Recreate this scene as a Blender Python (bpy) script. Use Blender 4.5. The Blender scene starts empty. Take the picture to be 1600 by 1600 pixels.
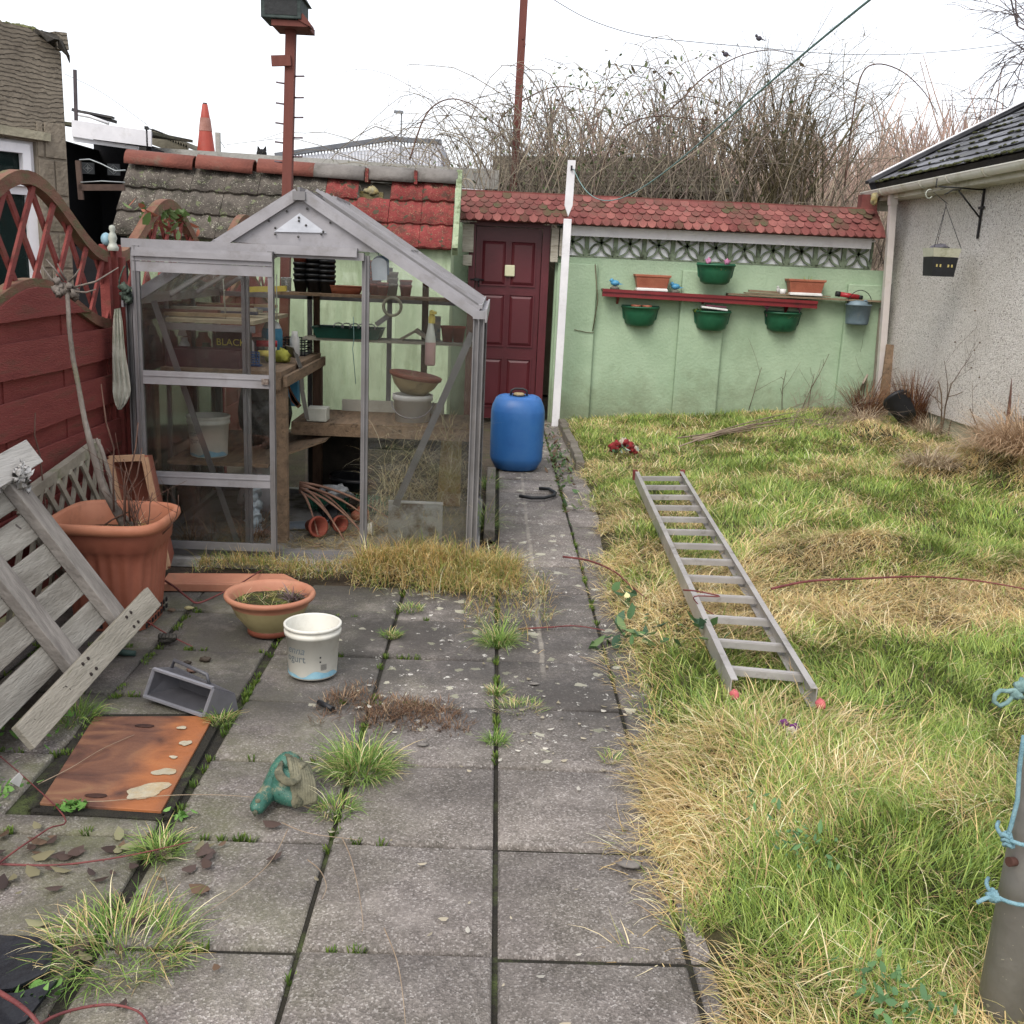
import bpy, math, random
import numpy as np
from mathutils import Vector, Matrix
R = math.radians
random.seed(7)
rng = np.random.default_rng(11)
scene = bpy.context.scene
col = scene.collection

# ------------------------------------------------------------ camera
FPX, PITCH, YAW, ROLL, CH = 1588.7, 0.23635, 0.02275, 0.04458, 1.538
_Rt = Vector((math.cos(YAW), -math.sin(YAW), 0))
_Up = Vector((math.sin(PITCH)*math.sin(YAW), math.sin(PITCH)*math.cos(YAW), math.cos(PITCH)))
_Fw = Vector((math.cos(PITCH)*math.sin(YAW), math.cos(PITCH)*math.cos(YAW), -math.sin(PITCH)))
_cr, _sr = math.cos(ROLL), math.sin(ROLL)
cam_r = _Rt*_cr + _Up*_sr
cam_u = _Up*_cr - _Rt*_sr
cd = bpy.data.cameras.new('camera')
cam = bpy.data.objects.new('camera', cd)
col.objects.link(cam)
m = Matrix((cam_r, cam_u, -_Fw)).transposed().to_4x4()
m.translation = Vector((0, 0, CH))
cam.matrix_world = m
cd.sensor_width = 36
cd.lens = FPX/1600*36
cd.clip_start = 0.05
cd.clip_end = 2000
scene.camera = cam

# ------------------------------------------------------------ world, sun
SUN_EL, SUN_AZ = R(48), R(-155)
w = bpy.data.worlds.new('World')
scene.world = w
w.use_nodes = True
nt = w.node_tree
nt.nodes.clear()
wo = nt.nodes.new('ShaderNodeOutputWorld')
sky = nt.nodes.new('ShaderNodeTexSky'); sky.sky_type = 'NISHITA'; sky.sun_disc = False
sky.sun_elevation = SUN_EL; sky.sun_rotation = SUN_AZ; sky.dust_density = 4
b1 = nt.nodes.new('ShaderNodeBackground'); b1.inputs[1].default_value = 0.05
nt.links.new(sky.outputs[0], b1.inputs[0])
b2 = nt.nodes.new('ShaderNodeBackground'); b2.inputs[1].default_value = 0.98
tc = nt.nodes.new('ShaderNodeTexCoord')
nz = nt.nodes.new('ShaderNodeTexNoise'); nz.inputs['Scale'].default_value = 1.6; nz.inputs['Detail'].default_value = 4
mp = nt.nodes.new('ShaderNodeMapping'); mp.inputs['Scale'].default_value = (1, 1, 2.5)
cr = nt.nodes.new('ShaderNodeValToRGB')
cr.color_ramp.elements[0].position = 0.3; cr.color_ramp.elements[0].color = (0.70, 0.71, 0.75, 1)
cr.color_ramp.elements[1].position = 0.62; cr.color_ramp.elements[1].color = (0.90, 0.90, 0.92, 1)
nt.links.new(tc.outputs['Generated'], mp.inputs[0]); nt.links.new(mp.outputs[0], nz.inputs['Vector'])
nt.links.new(nz.outputs[0], cr.inputs[0]); nt.links.new(cr.outputs[0], b2.inputs[0])
ad = nt.nodes.new('ShaderNodeAddShader')
nt.links.new(b1.outputs[0], ad.inputs[0]); nt.links.new(b2.outputs[0], ad.inputs[1])
nt.links.new(ad.outputs[0], wo.inputs[0])
sd = bpy.data.lights.new('sun', 'SUN'); sd.energy = 1.5; sd.angle = R(30); sd.color = (1.0, 0.96, 0.9)
so = bpy.data.objects.new('sun', sd); col.objects.link(so)
_sdir = Vector((math.sin(SUN_AZ)*math.cos(SUN_EL), math.cos(SUN_AZ)*math.cos(SUN_EL), math.sin(SUN_EL)))
so.rotation_euler = _sdir.to_track_quat('Z', 'Y').to_euler()
scene.view_settings.view_transform = 'Standard'
scene.view_settings.look = 'None'
scene.view_settings.exposure = 0.50
scene.view_settings.gamma = 1
scene.render.engine = 'CYCLES'
scene.cycles.use_denoising = True
scene.cycles.max_bounces = 6
scene.cycles.transparent_max_bounces = 24
scene.cycles.diffuse_bounces = 3

# ------------------------------------------------------------ pixel rays -> places in the yard (1600 px photo)
def ray(px, py):
    u = (px-800)/FPX; v = (py-800)/FPX
    x = _cr*u + _sr*v; y = -_sr*u + _cr*v
    return _Fw + _Rt*x - _Up*y
def PY(px, py, Y):
    r = ray(px, py); return Vector((0, 0, CH)) + r*(Y/r.y)
def PX(px, py, X):
    r = ray(px, py); return Vector((0, 0, CH)) + r*(X/r.x)
def PZ(px, py, Z=0.0):
    r = ray(px, py); return Vector((0, 0, CH)) + r*((Z-CH)/r.z)
def V(*a): return Vector(a)

# ------------------------------------------------------------ noise for layout
_tab = rng.random((64, 64))
def vnoise(x, y, s=1.0, o=0.0):
    x = np.asarray(x, float)*s+o+100; y = np.asarray(y, float)*s+o*1.7+100
    xi = np.floor(x).astype(int); yi = np.floor(y).astype(int)
    fx = x-xi; fy = y-yi; fx = fx*fx*(3-2*fx); fy = fy*fy*(3-2*fy)
    g = lambda a, b: _tab[a % 64, b % 64]
    return (g(xi, yi)*(1-fx)+g(xi+1, yi)*fx)*(1-fy)+(g(xi, yi+1)*(1-fx)+g(xi+1, yi+1)*fx)*fy
def fbm(x, y, s=1.0, o=0.0):
    return vnoise(x, y, s, o)*.55+vnoise(x, y, s*2.1, o+7)*.28+vnoise(x, y, s*4.3, o+13)*.17
def sstep(a, b, x):
    t = np.clip((x-a)/(b-a), 0, 1); return t*t*(3-2*t)

# ------------------------------------------------------------ materials
MATS = {}
def rgb(h):
    h = h.lstrip('#'); c = [int(h[i:i+2], 16)/255 for i in (0, 2, 4)]
    c = [((x/12.92) if x <= .04045 else ((x+.055)/1.055)**2.4) for x in c]
    l = .3*c[0]+.59*c[1]+.11*c[2]
    return tuple(x*.87+l*.13 for x in c)+(1,)
def pm(name, c1, c2=None, scale=6, detail=6, rough=.8, bump=.15, bscale=None, metal=0, dirt=None, dscale=3, dpos=(.55, .7),
       stretch=(1, 1, 1), spots=None, coord='Object', spec=.4, dfac=1.0, trans=0, alpha=1, zd=None):
    """procedural material: two base colours mixed by noise, a dirt colour by wider noise, optional spots by Voronoi"""
    if name in MATS: return MATS[name]
    mt = bpy.data.materials.new(name); mt.use_nodes = True; MATS[name] = mt
    n = mt.node_tree; N = n.nodes; L = n.links
    b = N['Principled BSDF']
    b.inputs['Roughness'].default_value = rough; b.inputs['Metallic'].default_value = metal
    b.inputs['Specular IOR Level'].default_value = spec
    t = N.new('ShaderNodeTexCoord'); mpn = N.new('ShaderNodeMapping'); mpn.inputs['Scale'].default_value = stretch
    L.new(t.outputs[coord], mpn.inputs[0])
    n1 = N.new('ShaderNodeTexNoise'); n1.inputs['Scale'].default_value = scale; n1.inputs['Detail'].default_value = detail
    n1.inputs['Roughness'].default_value = .65
    L.new(mpn.outputs[0], n1.inputs['Vector'])
    r1 = N.new('ShaderNodeValToRGB')
    r1.color_ramp.elements[0].position = .35; r1.color_ramp.elements[1].position = .65
    r1.color_ramp.elements[0].color = c1; r1.color_ramp.elements[1].color = c2 or c1
    L.new(n1.outputs[0], r1.inputs[0])
    out = r1.outputs[0]
    def over(out, cc, facsock):
        mx = N.new('ShaderNodeMixRGB'); mx.inputs[2].default_value = cc
        L.new(out, mx.inputs[1]); L.new(facsock, mx.inputs[0]); return mx.outputs[0]
    if dirt:
        n2 = N.new('ShaderNodeTexNoise'); n2.inputs['Scale'].default_value = dscale; n2.inputs['Detail'].default_value = 8
        n2.inputs['Roughness'].default_value = .7
        L.new(mpn.outputs[0], n2.inputs['Vector'])
        r2 = N.new('ShaderNodeValToRGB'); r2.color_ramp.elements[0].position = dpos[0]; r2.color_ramp.elements[1].position = dpos[1]
        r2.color_ramp.elements[0].color = (0, 0, 0, 1); r2.color_ramp.elements[1].color = (dfac, dfac, dfac, 1)
        L.new(n2.outputs[0], r2.inputs[0]); out = over(out, dirt, r2.outputs[0])
    if zd:      # dirt splashed up from the ground: (z clean, z dirty, colour)
        sz = N.new('ShaderNodeSeparateXYZ'); L.new(t.outputs['Object'], sz.inputs[0])
        nq = N.new('ShaderNodeTexNoise'); nq.inputs['Scale'].default_value = 4; nq.inputs['Detail'].default_value = 9; nq.inputs['Roughness'].default_value = .75
        L.new(t.outputs['Object'], nq.inputs['Vector'])
        m1 = N.new('ShaderNodeMath'); m1.operation = 'MULTIPLY_ADD'; m1.inputs[1].default_value = -1.1; L.new(nq.outputs[0], m1.inputs[0]); L.new(sz.outputs[2], m1.inputs[2])
        m2 = N.new('ShaderNodeMapRange'); m2.inputs[1].default_value = zd[1]-.55; m2.inputs[2].default_value = zd[0]-.55; m2.inputs[3].default_value = .85; m2.inputs[4].default_value = 0
        L.new(m1.outputs[0], m2.inputs[0]); out = over(out, zd[2], m2.outputs[0])
    if spots:
        for (cc, sc, th) in spots:
            vo = N.new('ShaderNodeTexVoronoi'); vo.inputs['Scale'].default_value = sc
            n3 = N.new('ShaderNodeTexNoise'); n3.inputs['Scale'].default_value = sc*1.3
            L.new(t.outputs[coord], n3.inputs['Vector'])
            mxv = N.new('ShaderNodeMixRGB'); mxv.inputs[0].default_value = .12
            L.new(t.outputs[coord], mxv.inputs[1]); L.new(n3.outputs['Color'], mxv.inputs[2])
            L.new(mxv.outputs[0], vo.inputs['Vector'])
            # random radius per cell
            sx = N.new('ShaderNodeSeparateColor'); L.new(vo.outputs['Color'], sx.inputs[0])
            mm = N.new('ShaderNodeMath'); mm.operation = 'MULTIPLY'; mm.inputs[1].default_value = th
            L.new(sx.outputs[0], mm.inputs[0])
            lt = N.new('ShaderNodeMath'); lt.operation = 'LESS_THAN'
            L.new(vo.outputs['Distance'], lt.inputs[0]); L.new(mm.outputs[0], lt.inputs[1])
            out = over(out, cc, lt.outputs[0])
    L.new(out, b.inputs['Base Color'])
    if bump:
        nb = N.new('ShaderNodeTexNoise'); nb.inputs['Scale'].default_value = bscale or scale*5; nb.inputs['Detail'].default_value = 6
        L.new(mpn.outputs[0], nb.inputs['Vector'])
        bp = N.new('ShaderNodeBump'); bp.inputs['Strength'].default_value = bump; bp.inputs['Distance'].default_value = .02
        L.new(nb.outputs[0], bp.inputs['Height']); L.new(bp.outputs[0], b.inputs['Normal'])
    if trans: b.inputs['Transmission Weight'].default_value = trans
    if alpha < 1: b.inputs['Alpha'].default_value = alpha
    return mt
def vcol(name, rough=.75, trl=0.25):
    """colour carried per blade / leaf / twig by the mesh, with some light passing through"""
    if name in MATS: return MATS[name]
    mt = bpy.data.materials.new(name); mt.use_nodes = True; MATS[name] = mt
    n = mt.node_tree; N = n.nodes; L = n.links
    b = N['Principled BSDF']; b.inputs['Roughness'].default_value = rough; b.inputs['Specular IOR Level'].default_value = .25
    a = N.new('ShaderNodeAttribute'); a.attribute_name = 'Col'
    L.new(a.outputs['Color'], b.inputs['Base Color'])
    if trl:
        tr = N.new('ShaderNodeBsdfTranslucent'); L.new(a.outputs['Color'], tr.inputs[0])
        mx = N.new('ShaderNodeMixShader'); mx.inputs[0].default_value = trl
        L.new(b.outputs[0], mx.inputs[1]); L.new(tr.outputs[0], mx.inputs[2])
        L.new(mx.outputs[0], N['Material Output'].inputs[0])
    return mt
def glassm(name, dirtc, dmin, dmax, scale=4, stretch=(1, 1, 1), refl=.10, dust=.0, axis=None):
    """old horticultural glass: clear, mirror at a slant, grime as a thin diffuse film"""
    if name in MATS: return MATS[name]
    mt = bpy.data.materials.new(name); mt.use_nodes = True; MATS[name] = mt
    n = mt.node_tree; N = n.nodes; L = n.links
    N.remove(N['Principled BSDF'])
    tr = N.new('ShaderNodeBsdfTransparent'); tr.inputs[0].default_value = (.985, .99, .985, 1)
    gl = N.new('ShaderNodeBsdfGlossy'); gl.inputs['Roughness'].default_value = .03; gl.inputs[0].default_value = (.9, .9, .9, 1)
    fr = N.new('ShaderNodeFresnel'); fr.inputs[0].default_value = 1.5
    m1 = N.new('ShaderNodeMixShader'); L.new(fr.outputs[0], m1.inputs[0]); L.new(tr.outputs[0], m1.inputs[1]); L.new(gl.outputs[0], m1.inputs[2])
    df = N.new('ShaderNodeBsdfDiffuse'); df.inputs[0].default_value = dirtc
    tl = N.new('ShaderNodeBsdfTranslucent'); tl.inputs[0].default_value = dirtc
    m0 = N.new('ShaderNodeMixShader'); m0.inputs[0].default_value = .5; L.new(df.outputs[0], m0.inputs[1]); L.new(tl.outputs[0], m0.inputs[2])
    t = N.new('ShaderNodeTexCoord'); mpn = N.new('ShaderNodeMapping'); mpn.inputs['Scale'].default_value = stretch
    L.new(t.outputs['Object'], mpn.inputs[0])
    nn = N.new('ShaderNodeTexNoise'); nn.inputs['Scale'].default_value = scale; nn.inputs['Detail'].default_value = 9; nn.inputs['Roughness'].default_value = .7
    L.new(mpn.outputs[0], nn.inputs['Vector'])
    mr = N.new('ShaderNodeMapRange'); mr.inputs[1].default_value = .35; mr.inputs[2].default_value = .72
    mr.inputs[3].default_value = dmin; mr.inputs[4].default_value = dmax
    L.new(nn.outputs[0], mr.inputs[0])
    m2 = N.new('ShaderNodeMixShader'); L.new(mr.outputs[0], m2.inputs[0]); L.new(m1.outputs[0], m2.inputs[1]); L.new(m0.outputs[0], m2.inputs[2])
    L.new(m2.outputs[0], N['Material Output'].inputs[0])
    return mt

# ------------------------------------------------------------ mesh builder
class MB:
    def __init__(s): s.v = []; s.f = []; s.sm = []; s.mi = []; s.mats = []; s.cur = 0
    def mat(s, m):
        if m not in s.mats: s.mats.append(m)
        s.cur = s.mats.index(m); return s
    def face(s, idx, sm=False): s.f.append(idx); s.sm.append(sm); s.mi.append(s.cur)
    def add(s, vs, fs, sm=False):
        o = len(s.v); s.v.extend([tuple(x) for x in vs])
        for f in fs: s.face([i+o for i in f], sm)
        return s
    def box(s, c, d, rot=None):
        """box of size d centred at c"""
        c = Vector(c); hx, hy, hz = d[0]/2, d[1]/2, d[2]/2
        vs = [Vector((x, y, z)) for x in (-hx, hx) for y in (-hy, hy) for z in (-hz, hz)]
        if rot is not None:
            M = rot if isinstance(rot, Matrix) else Matrix.Rotation(rot, 3, 'Z')
            vs = [M @ q for q in vs]
        vs = [q+c for q in vs]
        return s.add(vs, [(0, 1, 3, 2), (4, 6, 7, 5), (0, 4, 5, 1), (2, 3, 7, 6), (0, 2, 6, 4), (1, 5, 7, 3)])
    def b2(s, a, b):
        """box from corner a to corner b"""
        return s.box([(a[i]+b[i])/2 for i in range(3)], [abs(a[i]-b[i]) for i in range(3)])
    def bar(s, p, q, w, h, up=(0, 0, 1)):
        """rectangular bar from p to q, w across, h along up"""
        p = Vector(p); q = Vector(q); d = (q-p); L = d.length; d.normalize()
        up = Vector(up)
        x = d.cross(up)
        if x.length < 1e-4: x = d.cross(Vector((0, 1, 0)))
        x.normalize(); u = x.cross(d).normalized()
        vs = []
        for e in (p, q):
            for a, b in ((-1, -1), (1, -1), (1, 1), (-1, 1)):
                vs.append(e+x*(a*w/2)+u*(b*h/2))
        return s.add(vs, [(3, 2, 1, 0), (4, 5, 6, 7), (0, 1, 5, 4), (1, 2, 6, 5), (2, 3, 7, 6), (3, 0, 4, 7)])
    def sweep(s, pts, w, h, side=(1, 0, 0)):
        """one continuous rectangular rail along pts"""
        pts = [Vector(p) for p in pts]; x = Vector(side); o = len(s.v); k = len(pts)
        for i, p in enumerate(pts):
            d = (pts[min(i+1, k-1)]-pts[max(i-1, 0)]).normalized(); u = d.cross(x).normalized()
            for a, b in ((-1, -1), (1, -1), (1, 1), (-1, 1)): s.v.append(tuple(p+x*(a*w/2)+u*(b*h/2)))
        for i in range(k-1):
            for j in range(4): s.face([o+i*4+j, o+i*4+(j+1) % 4, o+i*4+4+(j+1) % 4, o+i*4+4+j])
        s.face([o+3, o+2, o+1, o]); s.face([o+(k-1)*4+j for j in range(4)]); return s
    def tube(s, pts, r, n=6, cap=True, sm=True):
        pts = [Vector(p) for p in pts]
        if not hasattr(r, '__len__'): r = [r]*len(pts)
        o = len(s.v); k = len(pts)
        prev = None
        for i, p in enumerate(pts):
            d = (pts[min(i+1, k-1)]-pts[max(i-1, 0)])
            if d.length < 1e-9: d = Vector((0, 0, 1))
            d.normalize()
            if prev is None:
                a = d.cross(Vector((0, 0, 1)))
                if a.length < .05: a = d.cross(Vector((0, 1, 0)))
            else:
                a = prev-d*prev.dot(d)
                if a.length < 1e-6: a = d.orthogonal()
            a.normalize(); prev = a; b = d.cross(a)
            for j in range(n):
                t = 2*math.pi*j/n
                s.v.append(tuple(p+(a*math.cos(t)+b*math.sin(t))*r[i]))
        for i in range(k-1):
            for j in range(n):
                s.face([o+i*n+j, o+i*n+(j+1) % n, o+(i+1)*n+(j+1) % n, o+(i+1)*n+j], sm)
        if cap and n > 2:
            s.face([o+j for j in range(n-1, -1, -1)]); s.face([o+(k-1)*n+j for j in range(n)])
        return s
    def lathe(s, prof, n=24, c=(0, 0, 0), sm=True, fx=1, fy=1, M=None, arc=None):
        """prof: list of (r, z)"""
        c = Vector(c); o = len(s.v)
        full = arc is None
        k = n if full else n+1
        for (r, z) in prof:
            for j in range(k):
                t = 2*math.pi*j/n if full else arc[0]+(arc[1]-arc[0])*j/n
                q = Vector((r*fx*math.cos(t), r*fy*math.sin(t), z))
                if M is not None: q = M @ q
                s.v.append(tuple(q+c))
        for i in range(len(prof)-1):
            for j in range(n if full else n):
                j2 = (j+1) % k if full else j+1
                s.face([o+i*k+j, o+i*k+j2, o+(i+1)*k+j2, o+(i+1)*k+j], sm)
        return s
    def prism(s, poly, e):
        """polygon (list of 3-vectors) extruded by vector e"""
        poly = [Vector(p) for p in poly]; e = Vector(e); n = len(poly)
        vs = poly+[p+e for p in poly]
        fs = [tuple(range(n-1, -1, -1)), tuple(range(n, 2*n))]
        for i in range(n): fs.append((i, (i+1) % n, n+(i+1) % n, n+i))
        return s.add(vs, fs)
    def quad(s, a, b, c, d): return s.add([a, b, c, d], [(0, 1, 2, 3)])
    def blob(s, c, r, seed=0, amp=.15, nu=12, nv=8, fx=1, fy=1, fz=1, M=None):
        rr = random.Random(seed); o = len(s.v); c = Vector(c)
        ph = [rr.uniform(0, 6) for _ in range(6)]
        for i in range(nv+1):
            th = math.pi*i/nv
            for j in range(nu):
                p = 2*math.pi*j/nu
                k = 1+amp*(math.sin(3*p+ph[0])*math.sin(2*th+ph[1])+.6*math.sin(5*p+ph[2]+3*th)+.4*math.cos(4*th+ph[3]+2*p))
                q = Vector((math.sin(th)*math.cos(p)*fx, math.sin(th)*math.sin(p)*fy, math.cos(th)*fz))*r*k
                if M is not None: q = M @ q
                s.v.append(tuple(q+c))
        for i in range(nv):
            for j in range(nu):
                s.face([o+i*nu+j, o+(i+1)*nu+j, o+(i+1)*nu+(j+1) % nu, o+i*nu+(j+1) % nu], True)
        return s
    def build(s, name, mat=None, parent=None, bevel=0, loc=None):
        me = bpy.data.meshes.new(name)
        vs = s.v
        if parent is not None and parent.get('_loc') is not None:
            pass
        me.from_pydata(vs, [], s.f)
        ms = s.mats if s.mats else [mat]
        for mm in ms: me.materials.append(mm)
        me.polygons.foreach_set('use_smooth', s.sm)
        if len(ms) > 1: me.polygons.foreach_set('material_index', s.mi)
        me.update()
        o = bpy.data.objects.new(name, me); col.objects.link(o)
        if parent is not None:
            o.parent = parent
            # meshes are written in yard coordinates: shift back by the parent's place
            o.matrix_parent_inverse = world_of(parent).inverted()
        if bevel:
            bv = o.modifiers.new('bevel', 'BEVEL'); bv.width = bevel; bv.segments = 2; bv.limit_method = 'ANGLE'; bv.angle_limit = R(40)
        return o
def world_of(o):
    M = o.matrix_basis.copy()
    p = o
    if p.parent is not None: M = world_of(p.parent) @ p.matrix_parent_inverse @ M
    return M
def tag(o, label, cat, group=None, kind=None):
    if label: o['label'] = label
    if cat: o['category'] = cat
    if group: o['group'] = group
    if kind: o['kind'] = kind
    return o
def thing(name, label, cat, loc=(0, 0, 0), group=None):
    o = bpy.data.objects.new(name, None); o.empty_display_size = .1; o.location = loc
    col.objects.link(o); return tag(o, label, cat, group)
def struct(o, kind='structure'): o['kind'] = kind; return o
def npmesh(name, verts, quads=None, tris=None, cols=None, mat=None, parent=None, smooth=False):
    """fast mesh from numpy arrays; cols per vertex"""
    me = bpy.data.meshes.new(name)
    nq = 0 if quads is None else len(quads); ntr = 0 if tris is None else len(tris)
    me.vertices.add(len(verts)); me.vertices.foreach_set('co', np.asarray(verts, np.float32).ravel())
    loops = []
    if nq: loops.append(np.asarray(quads, np.int32).ravel())
    if ntr: loops.append(np.asarray(tris, np.int32).ravel())
    loops = np.concatenate(loops)
    me.loops.add(len(loops)); me.loops.foreach_set('vertex_index', loops)
    me.polygons.add(nq+ntr)
    st = np.concatenate([np.arange(nq)*4, nq*4+np.arange(ntr)*3]).astype(np.int32)
    me.polygons.foreach_set('loop_start', st)
    me.polygons.foreach_set('loop_total', np.concatenate([np.full(nq, 4), np.full(ntr, 3)]).astype(np.int32))
    if smooth: me.polygons.foreach_set('use_smooth', np.ones(nq+ntr, bool))
    if cols is not None:
        a = me.color_attributes.new('Col', 'FLOAT_COLOR', 'POINT')
        c4 = np.ones((len(verts), 4), np.float32); c4[:, :3] = cols
        a.data.foreach_set('color', c4.ravel())
    me.materials.append(mat); me.update(calc_edges=True); me.validate()
    o = bpy.data.objects.new(name, me); col.objects.link(o)
    if parent is not None: o.parent = parent; o.matrix_parent_inverse = world_of(parent).inverted()
    return o
def copy_tree(o, parent=None, loc=None):
    c = o.copy(); col.objects.link(c)
    if parent is not None: c.parent = parent
    if loc is not None: c.location = loc
    for ch in [x for x in CH_OF(o)]: copy_tree(ch, c)
    return c
def CH_OF(o): return [x for x in bpy.data.objects if x.parent == o]
def smooth(pts, m=5):
    P_ = [Vector(p) for p in pts]; k = len(P_); S = []
    for i in range(k-1):
        p0, p1, p2, p3 = P_[max(i-1, 0)], P_[i], P_[i+1], P_[min(i+2, k-1)]
        for j in range(m):
            t = j/m; S.append(.5*((2*p1)+(-p0+p2)*t+(2*p0-5*p1+4*p2-p3)*t*t+(-p0+3*p1-3*p2+p3)*t**3))
    return S+[P_[-1]]
def arcpts(a, b, h, n=10, side=(0, 0, 1)):
    a = Vector(a); b = Vector(b); s_ = Vector(side)
    return [a.lerp(b, i/n)+s_*(h*4*(i/n)*(1-i/n)) for i in range(n+1)]
def text_mesh(body, size, fn, name, mat, parent, shear=0.0):
    """letters as thin faces; fn maps (x, y) in the plane of the writing to a point of the yard"""
    cu = bpy.data.curves.new(name, 'FONT'); cu.body = body; cu.size = size; cu.resolution_u = 3; cu.shear = shear
    cu.align_x = 'CENTER'
    t = bpy.data.objects.new(name, cu); col.objects.link(t)
    dg = bpy.context.evaluated_depsgraph_get(); dg.update()
    me = bpy.data.meshes.new_from_object(t.evaluated_get(dg))
    for v in me.vertices: v.co = fn(v.co.x, v.co.y)
    me.materials.clear(); me.materials.append(mat)
    bpy.data.objects.remove(t); bpy.data.curves.remove(cu)
    o = bpy.data.objects.new(name, me); col.objects.link(o)
    if parent is not None: o.parent = parent; o.matrix_parent_inverse = world_of(parent).inverted()
    return o
# ============================================================ GROUND
soil = pm('soil', rgb('3a3128'), rgb('54483a'), scale=9, bump=.6, bscale=60, rough=.95, dirt=rgb('4b5228'), dscale=2.5)
g = MB(); S_ = 400
xs = [-S_, -60, -20, -8, 8, 20, 60, S_]; ys = [-60, -10, 12, 20, 40, 80, 160, 400]
for X0, X1 in zip(xs, xs[1:]):
    for Y0, Y1 in zip(ys, ys[1:]): g.quad((X0, Y0, -.035), (X1, Y0, -.035), (X1, Y1, -.035), (X0, Y1, -.035))
struct(g.build('ground', soil))

# paving: exposed aggregate slabs 450 mm square
def slab_mat():
    mt = bpy.data.materials.new('paving_slab'); mt.use_nodes = True; MATS['paving_slab'] = mt
    n = mt.node_tree; N = n.nodes; L = n.links; b = N['Principled BSDF']; b.inputs['Roughness'].default_value = .82
    t = N.new('ShaderNodeTexCoord')
    def noise(sc, det=4, ro=.6):
        q = N.new('ShaderNodeTexNoise'); q.inputs['Scale'].default_value = sc; q.inputs['Detail'].default_value = det
        q.inputs['Roughness'].default_value = ro; L.new(t.outputs['Object'], q.inputs['Vector']); return q
    def ramp(s, stops):
        r = N.new('ShaderNodeValToRGB'); e = r.color_ramp.elements
        while len(e) < len(stops): e.new(.5)
        for i, (p_, c_) in enumerate(stops): e[i].position = p_; e[i].color = c_
        L.new(s, r.inputs[0]); return r.outputs[0]
    def mix(a, c, f, ty='MIX'):
        x = N.new('ShaderNodeMixRGB'); x.blend_type = ty
        for i, s in ((1, a), (2, c), (0, f)):
            if hasattr(s, 'links'): L.new(s, x.inputs[i])
            else: x.inputs[i].default_value = s
        return x.outputs[0]
    v = N.new('ShaderNodeTexVoronoi'); v.inputs['Scale'].default_value = 210; L.new(t.outputs['Object'], v.inputs['Vector'])
    sc = N.new('ShaderNodeSeparateColor'); L.new(v.outputs['Color'], sc.inputs[0])
    agg = ramp(sc.outputs[0], [(0, rgb('3f3935')), (.35, rgb('6a625d')), (.6, rgb('867d77')), (.85, rgb('9f958e')), (.97, rgb('cdc6c0'))])
    base = ramp(noise(7, 6).outputs[0], [(.32, rgb('5b534d')), (.52, rgb('7d746e')), (.72, rgb('9c938c'))])
    c = mix(base, agg, .5)
    sp = N.new('ShaderNodeSeparateXYZ'); L.new(t.outputs['Object'], sp.inputs[0])
    def mrange(s, a, b2_, c0=0, c1=1):
        m_ = N.new('ShaderNodeMapRange'); m_.inputs[1].default_value = a; m_.inputs[2].default_value = b2_
        m_.inputs[3].default_value = c0; m_.inputs[4].default_value = c1; L.new(s, m_.inputs[0]); return m_.outputs[0]
    def mul(a, b_):
        m_ = N.new('ShaderNodeMath'); m_.operation = 'MULTIPLY'
        for i, s in ((0, a), (1, b_)):
            if hasattr(s, 'links'): L.new(s, m_.inputs[i])
            else: m_.inputs[i].default_value = s
        return m_.outputs[0]
    # algae: more of it towards the damp fence side
    al = mul(mrange(noise(2.6, 8, .72).outputs[0], .40, .66), mrange(sp.outputs[0], -.15, -1.05, .12, .95))
    c = mix(c, rgb('6d7046'), al)
    # black lichen staining in the middle of the patio
    st = mul(mrange(noise(3.3, 8, .7).outputs[0], .28, .56), mul(mrange(sp.outputs[1], 2.9, 3.4), mrange(sp.outputs[1], 5.3, 4.6)))
    c = mix(c, rgb('3b3937'), mul(st, .75))
    st2 = mrange(noise(1.7, 8, .7).outputs[0], .42, .66, 0, .6)
    c = mix(c, rgb('47413c'), st2)
    c = mix(c, rgb('a39a92'), mrange(noise(3.1, 7, .7).outputs[0], .56, .74, 0, .45))
    # pale lichen rosettes
    for scl, th, cc, seed in ((13, .34, rgb('b3b09a'), 0), (30, .30, rgb('cfccc2'), 3), (17, .30, rgb('8a8a72'), 5)):
        vo = N.new('ShaderNodeTexVoronoi'); vo.inputs['Scale'].default_value = scl
        nn = noise(scl*2.2, 3)
        mv = N.new('ShaderNodeMixRGB'); mv.inputs[0].default_value = .06
        L.new(t.outputs['Object'], mv.inputs[1]); L.new(nn.outputs['Color'], mv.inputs[2]); L.new(mv.outputs[0], vo.inputs['Vector'])
        s2 = N.new('ShaderNodeSeparateColor'); L.new(vo.outputs['Color'], s2.inputs[0])
        th_ = mul(mrange(s2.outputs[0], .55, 1.0, 0, th), mul(mrange(sp.outputs[1], 2.7, 3.2, .15, 1), mrange(sp.outputs[0], -.8, -.3, .2, 1)))
        lt = N.new('ShaderNodeMath'); lt.operation = 'LESS_THAN'; L.new(vo.outputs['Distance'], lt.inputs[0]); L.new(th_, lt.inputs[1])
        c = mix(c, cc, mul(lt.outputs[0], .75))
    # old cement drip line along the path
    xo = N.new('ShaderNodeMath'); xo.operation = 'MULTIPLY_ADD'; xo.inputs[1].default_value = .03; L.new(noise(2.2, 3).outputs[0], xo.inputs[0]); L.new(sp.outputs[0], xo.inputs[2])
    ab = N.new('ShaderNodeMath'); ab.operation = 'SUBTRACT'; ab.inputs[1].default_value = .252; L.new(xo.outputs[0], ab.inputs[0])
    aa = N.new('ShaderNodeMath'); aa.operation = 'ABSOLUTE'; L.new(ab.outputs[0], aa.inputs[0])
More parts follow.
